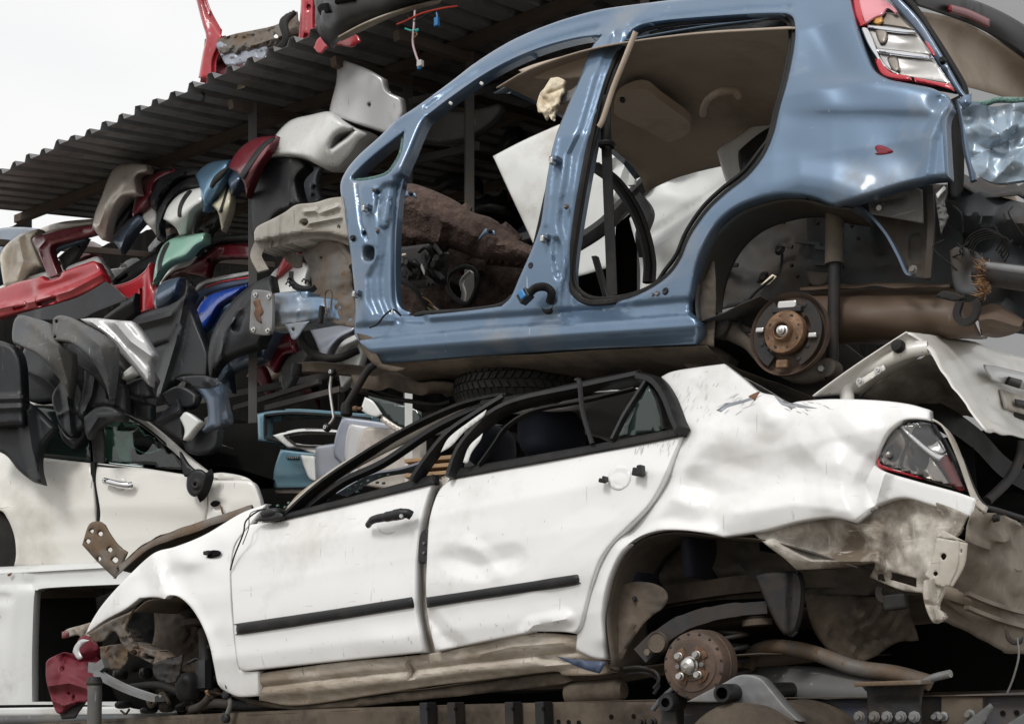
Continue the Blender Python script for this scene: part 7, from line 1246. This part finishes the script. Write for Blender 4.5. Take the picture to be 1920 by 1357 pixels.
S_('wide folded black bumper slab behind the cream car roof', [(246, 612), (256, 594), (285, 581), (322, 570), (345, 552), (350, 524, 1), (355, 540), (362, 550, 1), (356, 570), (367, 605), (388, 662), (388, 706, 1), (335, 708), (300, 746), (286, 726), (282, 684), (289, 665), (275, 635)], 'bumper_black', -.02, roll=8, rd=.06, feats=[('v', [(250, 610), (320, 592), (352, 540)], 12, .05), ('v', [(346, 560), (330, 640), (300, 740)], 14, .05), ('v', [(290, 650), (320, 640), (334, 610)], 6, -.03)], fl=.3)
# heap on the cream car (distances out of the cream car's side)
H = lambda *a, **k: skin(*a, fr=FC, group=G3, **k)
H('scuffed grey bumper second from the left on the cream car', [(24, 640), (25, 607), (37, 591), (67, 597), (93, 607), (104, 630), (112, 642), (133, 660, 1), (136, 693), (128, 746, 1), (117, 720), (93, 687), (67, 663), (40, 650)], 'bumper_grey', .22, roll=10, rd=.08, bend=(50, .10), feats=[('v', [(60, 606), (108, 650), (128, 720)], 14, .03)], fl=.25)
H('lighter grey bumper with rust edge hooked over the cream car roof', [(98, 627), (99, 610), (100, 598), (112, 591), (133, 595), (157, 607), (180, 620), (200, 634), (213, 650, 1), (212, 693), (205, 748, 1), (197, 720), (180, 687), (160, 663), (133, 643), (104, 638)], 'bumper_grey', .34, roll=10, rd=.08, bend=(50, .10), feats=[('v', [(140, 606), (188, 650), (206, 720)], 14, .03)], fl=.25, holes=[[(106, 601), (108, 603), (106, 605), (104, 603)], [(103, 630), (105, 632), (103, 634), (101, 632)]])
H('silver-white scratched bumper pointing right over the cream car', [(150, 598, 1), (177, 596), (217, 600), (247, 602, 1), (267, 627), (289, 664, 1), (282, 683), (280, 724, 1), (253, 693), (233, 670), (217, 650), (197, 627), (167, 610)], 'silver', .24, roll=10, rd=.07, feats=[('v', [(215, 604), (245, 640), (284, 668)], 12, .05), ('v', [(170, 602), (220, 640), (278, 710)], 10, .02)], fl=.25)
H('black ridged bumper stack at the left edge over the cream car', [(-30, 638, 1), (0, 639), (20, 646), (33, 660), (40, 687), (43, 745, 1), (45, 796, 1), (20, 797), (-30, 800, 1)], 'bumper_black', .30, roll=14, rd=.12, feats=[('s', [(-30, 745), (44, 742)], 2, .03), ('s', [(-30, 752), (44, 750)], 2, -.03), ('s', [(-30, 762), (44, 760)], 2, .03), ('s', [(-30, 770), (44, 766)], 2, -.03)], fl=.3)
H('long black pointed bumper reaching down over the cream rear wing', [(43, 748, 1), (67, 767), (103, 803, 1), (82, 827), (74, 850), (73, 880), (80, 909, 1), (60, 902), (33, 880), (10, 853), (-30, 836, 1), (-30, 790, 1), (43, 797, 1)], 'bumper_black', .18, roll=10, rd=.07, feats=[('v', [(50, 770), (60, 840), (76, 900)], 20, .06)], fl=.12)
H('brownish-black bumper wedge hanging over the cream rear window', [(97, 747), (105, 725), (120, 704), (133, 699), (150, 720), (157, 747), (149, 777), (158, 797, 1), (133, 819, 1), (113, 797), (104, 773)], 'bumper_black', .08, roll=8, rd=.05, feats=[('v', [(120, 704), (128, 760), (134, 818)], 12, .05), ('v', [(106, 780), (130, 768), (156, 776)], 5, .02)], fl=.15)
H('black bumper tip under the brownish wedge over the window', [(108, 792, 1), (133, 820), (160, 797, 1), (157, 818), (135, 841, 1), (116, 822)], 'bumper_black', .03, roll=6, rd=.04)
H('black twin-ridged bumper in the middle of the heap on the cream car', [(160, 678, 1), (187, 687), (204, 748, 1), (214, 712, 1), (233, 727), (237, 776, 1), (207, 761), (180, 761), (150, 784, 1), (147, 767), (156, 720)], 'bumper_black', .14, roll=9, rd=.06, feats=[('v', [(180, 690), (172, 740), (156, 776)], 10, .04), ('v', [(222, 722), (214, 760)], 8, .03)], fl=.2)
H('lower black bumper arch with ribs over the cream front window', [(157, 782, 1), (180, 764), (207, 762), (234, 777, 1), (230, 790), (207, 788), (188, 798), (174, 814), (165, 824, 1), (159, 807)], 'bumper_black', .20, roll=6, rd=.05, feats=[('v', [(165, 812), (184, 782), (226, 778)], 4, .02)], fl=.15)
H('dark bronze curved trim between the silver bumper and the window', [(230, 722, 1), (252, 712), (268, 706, 1), (284, 744, 1), (262, 744), (244, 740)], 'bumper_black', .06, roll=6, rd=.05)
H('dull black rounded bumper lump beside the cream roof pillar', [(232, 738, 1), (256, 750), (284, 757, 1), (284, 790, 1), (256, 784), (236, 770)], 'bumper_black', .0, roll=8, rd=.06)
H("slate-blue bumper corner with black top at the heap's right end", [(330, 710, 1), (350, 706), (390, 706), (413, 719), (423, 760), (428, 787), (413, 797), (379, 808, 1), (389, 787), (388, 760), (378, 740), (357, 720)], 'steel_blue', .18, roll=10, rd=.08, feats=[('v', [(390, 716), (410, 740), (412, 796)], 10, .04)], fl=.25, trims=[('top_edge', [(331, 709, 1), (350, 705), (390, 705), (414, 719, 1), (396, 728), (366, 726), (354, 718)], 'bumper_black')])
H('black pointed bumper fragment right of the cream windscreen', [(286, 793, 1), (310, 768), (334, 746, 1), (341, 773), (344, 828, 1), (317, 812)], 'bumper_black', .02, roll=7, rd=.05, feats=[('v', [(290, 792), (336, 770)], 10, .03)])
H('small white bumper scrap caught among black ones', [(337, 783, 1), (350, 772), (378, 790, 1), (363, 807), (353, 820), (343, 824, 1), (346, 806)], 'offwhite', .08, roll=6, rd=.04)
H('white bumper shard below the silver-white scratched one', [(219, 708, 1), (246, 686, 1), (253, 700, 1), (228, 711)], 'offwhite', .12, roll=4, rd=.03)
H('deep black bumper bowl under the slate-blue heap corner', [(343, 826, 1), (362, 806), (414, 800, 1), (404, 840), (372, 852), (350, 846)], 'bumper_black', -.02, roll=8, rd=.06)
H('small black bumper offcut lying above the deep black bowl', [(300, 740, 1), (330, 724), (352, 728), (372, 742, 1), (360, 762), (320, 764)], 'bumper_black', .0, roll=7, rd=.05)
H('black bumper in the hollow under the two grey bumpers', [(38, 680), (70, 676), (110, 700), (118, 740), (96, 752), (50, 748)], 'bumper_black', -.06, roll=12, rd=.10)
# right of the front post
S_('white front wing hanging right of the front post', [(494, 548), (512, 510), (537, 494), (562, 489), (578, 502, 1), (572, 530), (585, 560, 1), (560, 610), (530, 613), (506, 641), (499, 660, 1), (496, 620)], 'offwhite', .36, roll=9, rd=.06, bend=(60, .10), name='wing', cat='car wing')
S_('glossy red fin hanging over the white front wing', [(545, 460, 1), (562, 476, 1), (540, 500), (516, 525, 1), (524, 496)], 'red_paint', .26, roll=5, rd=.04, name='wing', cat='car wing', holes=[[(519, 518), (522, 517), (521, 521), (518, 521)]])
S_('dark red bumper curving under the white front wing', [(490, 678, 1), (494, 660), (512, 637), (543, 624, 1), (553, 660, 1), (531, 667), (513, 698, 1), (505, 690)], 'maroon', .30, roll=8, rd=.06, feats=[('v', [(495, 680), (515, 650), (545, 640)], 8, .03)])
S_('dark grey bumper tail hanging below the dark red curve', [(526, 690, 1), (546, 664), (570, 656, 1), (576, 670), (556, 700), (544, 722), (533, 738, 1), (527, 718)], 'bumper_grey', .34, roll=7, rd=.06)
S_('lilac-silver wing with wheel arch, middle of the right rack', [(576, 608, 1), (655, 608), (668, 612, 1), (660, 622), (636, 635), (621, 655), (613, 684, 1), (606, 680), (592, 642)], 'lilac_grey', .30, roll=8, rd=.06, bend=(70, .08), name='wing', cat='car wing')
S_('pale grey inner wing panel under the lilac-silver wing arch', [(620, 662), (640, 640), (666, 631, 1), (680, 660), (674, 690, 1), (640, 732, 1), (632, 690)], 'offwhite', .55, roll=10, rd=.08, name='wing', cat='car wing')
S_('pink-red bumper behind the shelf rails right of the post', [(462, 706, 1), (472, 690), (492, 686, 1), (500, 704), (511, 742, 1), (498, 740), (484, 716)], 'red_faded', 1.0, roll=6, rd=.05)
S_('cream bumper edge behind the pink-red one on the rack', [(486, 698, 1), (500, 686), (520, 690, 1), (522, 700, 1), (502, 710)], 'cream', 1.2, roll=5, rd=.04)

# shells nested one inside the other: a second skin behind, a hand's breadth further in
byl = {o['label']: o for o in bpy.data.objects if o.get('label')}
def nested(src, label, dx, dy, db, m):
    o = byl[src]; c = o.copy(); c.data = o.data.copy(); c.data.materials[0] = MATS[m]; COL.objects.link(c)
    x, y = 960+(o.location.x/o.location.y)*FPX, 1250-(o.location.z-CZ)/o.location.y*FPX
    c.location = o.location+(FS.p(x+dx, y+dy, -db)-FS.p(x, y, 0)); tag(c, label, o['category'], o.get('group')); return c
nested('champagne beige bumper hanging first from the left on the upper rack shelf', 'grey-white bumper nested behind the champagne beige hanging bumper', 14, -2, .25, 'silver')
nested('white bumper with short black stripe, middle of the upper rack', 'silver bumper nested right behind the black-striped white one', 16, 4, .2, 'silver')
nested('maroon bumper corner with black strip next to the big black one', 'silver bumper corner nested behind the maroon one', 12, 10, .25, 'silver')
nested('bright red bumper with black lower lip lying across the left shelf', 'grey-white bumper edge showing over the bright red one', 10, -12, .3, 'offwhite')
nested('mint green bumper corner with black edge, middle shelf', 'white bumper corner nested under the mint green one', 8, 16, .2, 'offwhite')
nested('royal blue glossy bumper curving down the middle shelf', 'sky-blue bumper nested under the royal blue one', 12, 14, .2, 'sky_blue')
nested('royal blue glossy bumper curving down the middle shelf', 'dark red bumper nested second under the royal blue one', 26, 24, .38, 'maroon')
nested('broad black bumper with oval fog-lamp recess, at the front post', 'slate bumper nested behind the broad black one at the post', 10, 22, .25, 'steel_blue')
nested('silver-white scratched bumper pointing right over the cream car', 'grey bumper nested below the silver-white scratched one', 4, 34, .2, 'bumper_grey')
nested('lighter grey bumper with rust edge hooked over the cream car roof', 'black bumper nested below the light grey hooked one', 12, 30, .22, 'bumper_black')
nested('scuffed grey bumper second from the left on the cream car', 'black bumper nested below the scuffed grey one', 12, 34, .22, 'bumper_black')
nested('wide folded black bumper slab behind the cream car roof', 'dark grey bumper slab leaning behind the wide folded black one', 34, 22, .3, 'bumper_grey')
nested('lilac-silver wing with wheel arch, middle of the right rack', 'white wing nested behind the lilac-silver one', 10, 14, .25, 'offwhite')
# ------------------------------------------------------------------ rack right of the front post: panels, doors
# car doors standing under the shelf
FD2 = Frame(600, 840, 7.6, u=(.93, -.37, 0))
def door(label, skin, hole, m, off, m2=None, badge=False):
    D = thing('car_door', label, 'car door', FD2.p(skin[0][0], max(p[1] for p in skin), off), 'car doors standing under the rack shelf')
    panel('skin', skin, FD2, m, D, holes=[hole] if hole else [], off=off, step=6, thick=.03, roll=5, rolld=.02, feats=[('s', [(400, 893), (700, 893), (900, 893)], 3, -.008), ('n', 120, .004, 3)])
    return D
d1 = thing('tailgate', 'light blue tailgate frame standing open-windowed under the rack shelf', 'car tailgate', FD2.p(490, 905, -.3), 'car doors standing under the rack shelf')
panel('frame', [(482, 775, 1), (520, 769), (600, 770), (700, 780, 1), (700, 850, 1), (560, 850), (530, 836), (484, 828, 1)], FD2, 'teal_blue', d1, off=-.3, step=5, thick=.04, roll=6, rolld=.03, holes=[[(500, 782, 1), (560, 778), (690, 788, 1), (690, 836, 1), (560, 838), (530, 826), (500, 818, 1)]])
ring('window_seal', [(497, 779, 1), (560, 775), (694, 785, 1), (694, 838, 1), (560, 841), (530, 829), (497, 820, 1)], FD2, .012, -.28, 'black_rubber', d1)
d2 = thing('tailgate', 'pale blue tailgate with dark badge hanging below its window frame', 'car tailgate', FD2.p(550, 905, -.22), 'car doors standing under the rack shelf')
panel('skin', [(526, 842, 1), (560, 846), (600, 850, 1), (600, 915, 1), (512, 916, 1), (514, 880)], FD2, 'teal_blue', d2, off=-.22, step=6, thick=.03, roll=4, rolld=.015, feats=[('s', [(500, 896), (620, 896)], 3, -.012)])
bd_ = panel('badge', [(537, 855, 1), (561, 856, 1), (561, 861, 1), (537, 860, 1)], FD2, 'black_plastic', d2, off=-.212, step=3, thick=.004)
for k in range(6):
    x = 539.5+k*3.6; boxo('badge_letter', FD2.p(x, 858, -.209), (FD2.u, FD2.n, FD2.w), (.0016, .001, .006), 'silver', bd_, bevel=0); boxo('badge_letter', FD2.p(x+1.0, 856.5+(k % 3), -.209), (FD2.u, FD2.n, FD2.w), (.003, .001, .0014), 'silver', bd_, bevel=0)
panel('lower_edge', [(513, 917, 1), (600, 916, 1), (600, 925, 1), (516, 924, 1)], FD2, 'champagne', d2, off=-.26, step=5, thick=.02)
d3 = thing('car_door', 'white door window frame laid flat above the pale blue tailgate', 'car door', FD2.p(540, 900, -.05), 'car doors standing under the rack shelf')
panel('window_frame', [(511, 816, 1), (534, 810), (580, 805), (634, 806, 1), (634, 850), (600, 852), (586, 850), (560, 840), (540, 840, 1)], FD2, 'offwhite', d3, off=-.05, step=4, thick=.03, roll=4, rolld=.015, holes=[[(534, 818, 1), (570, 812), (630, 814, 1), (630, 832), (590, 834), (556, 832, 1)]])
ring('window_seal', [(532, 816, 1), (570, 810), (632, 812, 1), (632, 834), (590, 837), (556, 835, 1)], FD2, .007, -.04, 'dark_steel', d3)
panel('lower_skin', [(563, 852, 1), (592, 854, 1), (594, 904, 1), (580, 898), (570, 876)], FD2, 'offwhite', d3, off=-.06, step=5, thick=.02, roll=5, rolld=.02)
door('silver-white door skin beside the pale blue tailgate', [(591, 836, 1), (640, 830), (660, 838, 1), (660, 905, 1), (594, 905, 1)], None, 'lilac_grey', -.02)
door('lilac-grey door edge first of the three stacked upright', [(626, 854), (628, 820), (642, 781, 1), (700, 788), (750, 796, 1), (750, 900, 1), (660, 900, 1), (636, 866)], None, 'lilac_grey', .0)
door('silver door second of the three stacked upright', [(645, 858), (648, 820), (655, 793, 1), (690, 798), (740, 806, 1), (740, 900, 1), (660, 900, 1), (648, 868)], None, 'silver', .07)
door('beige door third of the three stacked upright', [(668, 866), (672, 830), (680, 808), (692, 801), (740, 804), (790, 806, 1), (790, 930, 1), (680, 910, 1)], None, 'champagne', .14)
wp = panel('tailgate_skin', [(676, 768, 1), (684, 744, 1), (700, 752), (717, 776, 1), (706, 782), (690, 778)], FD2, 'offwhite', None, off=.25, step=4, thick=.01, roll=4, rolld=.01); tag(wp, 'small white triangular body panel over the stacked doors', 'car panel')
gs_ = panel('rear_screen', [(690, 742, 1), (760, 760), (790, 772, 1), (790, 806, 1), (750, 800), (718, 778, 1)], FD2, 'tinted_glass', None, off=.2, step=7, thick=.01); tag(gs_, 'black glass rear screen leaning over the stacked doors', 'car glass')
panel('screen_frame', [(716, 778, 1), (750, 800), (790, 808, 1), (790, 818, 1), (748, 812), (712, 788, 1)], FD2, 'champagne', gs_, off=.23, step=5, thick=.01)
po = beam('post', at(766, 1000, 6.9), at(766, 700, 6.9), .04, .04, 'offwhite', None); tag(po, 'white-grey steel post standing behind the white saloon windscreen', 'post')
pal = thing('pallet', 'wooden pallet behind the white saloon windscreen', 'pallet', at(800, 880, 6.8))
for k in range(3): beam('plank', at(764, 866+k*14, 6.7), at(860, 858+k*14, 6.6), .09, .02, 'wood', pal)
beam('bearer', at(780, 866, 6.75), at(780, 905, 6.75), .08, .08, 'wood', pal)
# dark parts deep in the shed
RN = random.Random(11)
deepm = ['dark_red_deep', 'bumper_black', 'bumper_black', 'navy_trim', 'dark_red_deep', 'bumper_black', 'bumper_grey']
WHERE = ['above the left end of the felt mat', 'beside the inner post above the felt', 'left of the standing white bonnet', 'under the standing white bonnet corner', 'behind the heater box of the shell', 'under the torn foam', 'under the front visor of the shell', 'behind the standing white bonnet', 'right of the cream car mirror', 'above the cream car bonnet', 'beside the pale blue tailgate skin', 'between the shelf rails right of post', 'behind the rusty strut tower', 'below the slate-blue heap corner', 'inside the dark red frame bumper', 'below the steel-blue pointed tip', 'above the mint bumper', 'behind the shell\'s front pillar', 'at the front pillar\'s inner edge', 'behind the grey inner wing']
deep = [(800, 420), (860, 330), (930, 380), (1000, 420), (840, 480), (960, 250), (1040, 180), (1000, 330), (440, 860), (420, 930), (500, 930), (560, 700), (640, 560), (420, 790), (150, 470), (240, 500), (310, 440), (720, 480), (760, 420), (600, 430)]
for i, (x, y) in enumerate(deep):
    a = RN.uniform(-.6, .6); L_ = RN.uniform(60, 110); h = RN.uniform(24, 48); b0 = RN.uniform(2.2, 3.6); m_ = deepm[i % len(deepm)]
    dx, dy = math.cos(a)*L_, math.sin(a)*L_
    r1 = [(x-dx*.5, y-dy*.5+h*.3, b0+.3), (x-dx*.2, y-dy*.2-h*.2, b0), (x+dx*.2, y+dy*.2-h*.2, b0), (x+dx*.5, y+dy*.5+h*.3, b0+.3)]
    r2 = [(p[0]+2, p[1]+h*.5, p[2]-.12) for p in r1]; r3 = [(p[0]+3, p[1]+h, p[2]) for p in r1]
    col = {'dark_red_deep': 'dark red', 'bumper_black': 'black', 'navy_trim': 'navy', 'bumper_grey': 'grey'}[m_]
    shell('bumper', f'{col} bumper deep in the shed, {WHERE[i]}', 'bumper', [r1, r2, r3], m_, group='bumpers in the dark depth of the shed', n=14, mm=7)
# ------------------------------------------------------------------ white cars seen through the blue shell
FX = Frame(1050, 400, 6.6, u=(-.9, .43, 0))
bn = panel('bonnet', [(924, 293, 1), (980, 264), (1052, 232), (1140, 196, 1), (1160, 300), (1150, 500, 1), (1060, 520), (1010, 480, 1), (985, 425), (950, 350)], FX, 'offwhite', None, step=9, thick=.01, roll=6, rolld=.012, feats=[('d', 1020, 330, 120, 120, .05), ('n', 140, .006, 4)]); tag(bn, 'white bonnet standing on edge behind the blue shell\'s door pillar', 'bonnet')
FY = Frame(1300, 400, 5.9, u=(-.8, .6, 0))
WB = thing('wrecked_car', 'crumpled white car body beyond the blue shell, seen through its rear door opening', 'car', FY.P(0, -.5, -.6))
panel('crumpled_wing', [(1126, 214, 1), (1180, 240), (1250, 262), (1300, 300, 1), (1230, 340), (1180, 400), (1140, 430, 1)], FY, 'offwhite', WB, off=.02, step=5, thick=.005, feats=[('v', [(1150, 240), (1175, 300), (1150, 370)], 18, .05), ('v', [(1180, 250), (1200, 300), (1220, 330)], 20, -.06), ('v', [(1140, 300), (1190, 280), (1260, 290)], 20, .05), ('c', 14, 26, .02, 61)])
panel('side', [(1180, 410, 1), (1240, 330), (1300, 290), (1360, 262), (1440, 200), (1500, 150, 1), (1560, 560, 1), (1380, 600), (1196, 600, 1), (1200, 500)], FY, 'offwhite', WB, off=.0, step=8, thick=.005, feats=[('r', [(1220, 444), (1300, 390), (1400, 326), (1500, 262)], 5, -.02), ('s', [(1180, 470), (1300, 396), (1400, 332), (1520, 250)], 8, .03), ('d', 1290, 330, 50, 30, -.05), ('n', 110, .012, 7)])
dd = panel('car_door', [(1344, 286, 1), (1352, 276), (1400, 244), (1470, 186, 1), (1500, 300, 1), (1400, 372, 1), (1366, 350)], FY, 'offwhite', None, off=.5, step=7, thick=.02, roll=5, rolld=.01); tag(dd, 'white door panel with black trim propped inside the rear door opening', 'car door')
panel('trim', [(1384, 290), (1392, 276), (1430, 246), (1470, 226, 1), (1480, 300, 1), (1410, 330), (1390, 326)], FY, 'black_plastic', dd, off=.515, step=6, thick=.02, roll=6, rolld=.012)
panel('armrest', [(1392, 306), (1404, 290), (1440, 268), (1460, 290), (1430, 322), (1400, 328)], FY, 'bumper_black', dd, off=.54, step=6, thick=.02, roll=8, rolld=.02)
ob = panel('board', [(1112, -30, 1), (1260, -40, 1), (1260, 60, 1), (1112, 60, 1)], Frame(1180, 10, 8.0, u=(-.9, .43, 0)), 'olive_panel', None, step=14, thick=.03); tag(ob, 'olive green board with white edge above the blue roof', 'board')
panel('edge', [(1110, -30, 1), (1116, -30, 1), (1116, 60, 1), (1110, 60, 1)], Frame(1180, 10, 8.0, u=(-.9, .43, 0)), 'offwhite', ob, off=.01, step=14, thick=.05)
# ------------------------------------------------------------------ parts lying on the shed roof
FT = Frame(480, 120, 8.75, u=(-.8, .6, 0))
RT = thing('car_front_section', 'cut-off red car front section with grey bulkhead lying on the shed roof', 'car section', FT.p(470, 150, 0))
panel('windscreen_pillar', [(360, -30, 1), (372, -30, 1), (388, 20), (408, 58), (416, 70), (400, 110), (396, 146), (372, 146, 1), (380, 100), (386, 70), (378, 40)], FT, 'red_paint', RT, off=.05, step=4, thick=.03, roll=5, rolld=.03, feats=[('t', [(380, 0), (392, 70), (386, 150)], 3, -.03)])
panel('inner_panel', [(384, 74, 1), (410, 66), (420, 90), (440, 120), (500, 112), (560, 90), (566, 130), (520, 150), (480, 156), (440, 168), (418, 180), (404, 162), (378, 148, 1)], FT, 'red_faded', RT, off=-.05, step=5, thick=.006, holes=[[(391, 94), (398, 100), (394, 108), (387, 102)], [(478, 132), (484, 136), (478, 142), (473, 138)], [(386, 144), (394, 142), (396, 152), (388, 154)]], feats=[('n', 40, .05, 3), ('v', [(400, 120), (470, 120), (540, 110)], 16, -.06)])
panel('bulkhead', [(408, 74, 1), (440, 64), (480, 56), (520, 46), (556, 22, 1), (562, 60), (554, 110), (540, 130), (500, 140), (480, 146, 1), (490, 118), (450, 116), (424, 120), (412, 98)], FT, 'rust_grey', RT, off=.02, step=5, thick=.008, holes=[[(512, 66), (518, 64), (522, 70), (516, 74)], [(492, 106), (498, 104), (500, 112), (494, 114)], [(510, 102), (518, 100), (520, 116), (508, 124)]], feats=[('r', [(416, 96), (480, 84), (550, 60)], 12, .05), ('s', [(400, 120), (480, 112), (560, 84)], 4, -.05), ('n', 30, .04, 5)])
panel('pale_panel', [(404, 84, 1), (414, 78), (440, 94), (470, 92), (500, 84), (490, 112), (440, 122), (424, 122)], FT, 'lilac_grey', RT, off=.05, step=5, thick=.006, feats=[('n', 24, .03, 8)])
panel('side_pillar', [(566, -30, 1), (590, -30, 1), (588, 40), (590, 90), (576, 118), (552, 126), (536, 110, 1), (552, 104), (560, 60)], FT, 'red_paint', RT, off=.1, step=4, thick=.03, roll=5, rolld=.03, holes=[[(572, 64), (576, 66), (575, 74), (571, 72)], [(578, 10), (581, 12), (580, 17), (577, 15)]], feats=[('t', [(572, -30), (570, 120)], 3, -.03)])
panel('sill_piece', [(588, 90, 1), (600, 70), (640, 60), (668, 66), (676, 78, 1), (656, 88), (620, 84), (600, 100)], FT, 'red_paint', RT, off=.5, step=4, thick=.01, feats=[('c', 8, 14, .02, 4)])
panel('wing_piece', [(404, 150, 1), (440, 142), (480, 142), (470, 156), (436, 166), (420, 180, 1), (414, 166)], FT, 'red_paint', RT, off=.1, step=4, thick=.01, feats=[('n', 24, .03, 9)])
panel('bracket', [(436, 156, 1), (450, 142), (460, 142), (458, 164, 1), (436, 170, 1)], FT, 'cream', RT, off=.2, step=4, thick=.006)
for k in range(3): tube('hose', [FT.p(*p) for p in ((552-k*6, 24+k*3, .1), (536-k*4, 44, .16), (540-k*3, 76, .16), (524-k*6, 100, .14), (508-k*2, 124, .1))], .018, 'black_rubber', RT)
RBp = loft('bumper', [[FT.p(*p) for p in r] for r in ([(588, -30, 0.62), (592, 10, 0.66), (594, 50, 0.66), (612, 84, 0.62), (622, 92, 0.58)], [(620, -30, 0.82), (622, 10, 0.86), (624, 44, 0.84), (634, 66, 0.78), (640, 74, 0.72)], [(700, -30, 0.87), (700, 0, 0.90), (698, 24, 0.88), (690, 44, 0.80), (684, 54, 0.72)], [(800, -30, 0.82), (800, -14, 0.84), (790, 0, 0.82), (770, 12, 0.76), (750, 22, 0.68)], [(860, -40, 0.72), (850, -20, 0.72), (836, -6, 0.68), (820, 2, 0.62), (800, 10, 0.56)])], 'black_plastic', None, n=24, mm=22, thick=.008, wob=.005)
tag(RBp, 'dusty black front bumper hanging over the edge of the shed roof', 'bumper')
loft('grille_opening', [[FT.p(*p) for p in r] for r in ([(598, 14, 0.69), (604, 8, 0.76), (614, 6, 0.85)], [(600, 34, 0.69), (606, 28, 0.76), (618, 24, 0.86)])], 'shed_dark', RBp, mm=4, thick=.02)
loft('grille_opening', [[FT.p(*p) for p in r] for r in ([(632, -30, 0.88), (660, -30, 0.90)], [(630, 8, 0.89), (668, 2, 0.91)])], 'shed_dark', RBp, mm=4, thick=.02)
loft('lip', [[FT.p(*p) for p in r] for r in ([(640, 76, 0.72), (690, 52, 0.78), (750, 26, 0.72), (822, 6, 0.62)], [(634, 70, 0.84), (688, 42, 0.88), (760, 16, 0.82), (830, -2, 0.72)])], 'sill_dirty', RBp, mm=5, thick=.01)
# torn wiring hanging from the eave
WR = thing('wiring_loom', 'torn wiring with blue and green connectors dangling from the roof edge', 'wiring', FT.p(776, 130, .3))
def wire(pts, r, m): return tube('wire', [FT.p(x, y, o) for x, y, o in pts], r, m, WR, s=6)
wire([(778, 20, .4), (776, 50, .42), (774, 80, .42), (780, 104, .42), (788, 124, .42)], .007, 'wire_pink'); wire([(760, 54, .4), (772, 58, .42), (784, 56, .42), (780, 60, .42)], .006, 'wire_green'); wire([(744, 46, .4), (760, 40, .42), (790, 26, .42), (830, 16, .4), (858, 12, .35)], .005, 'wire_red')
wire([(764, 30, .4), (776, 40, .42), (800, 28, .42), (818, 22, .4)], .004, 'black_rubber'); wire([(770, 60, .4), (782, 64, .42), (774, 74, .42)], .004, 'fibre'); wire([(818, 22, .4), (820, 34, .4), (819, 44, .4)], .005, 'wire_blue')
boxo('connector', FT.p(819, 42, .4), (FT.u, FT.n, FT.w), (.014, .012, .026), 'wire_blue', WR); boxo('connector', FT.p(788, 120, .42), (FT.u, FT.n, FT.w), (.018, .014, .018), 'rubber_white', WR); boxo('connector', FT.p(786, 128, .42), (FT.u, FT.n, FT.w), (.010, .01, .008), 'wire_blue', WR)
rag = loft('cloth_scrap', [[FT.p(x, y, o) for x, y, o in r] for r in ([(376, 176, .35), (380, 182, .36), (376, 192, .35)], [(384, 174, .36), (386, 182, .37), (384, 190, .36)])], 'bumper_black', None, mm=4, n=8, wob=.01); tag(rag, 'small dark rag caught on the shed roof edge', 'rag')
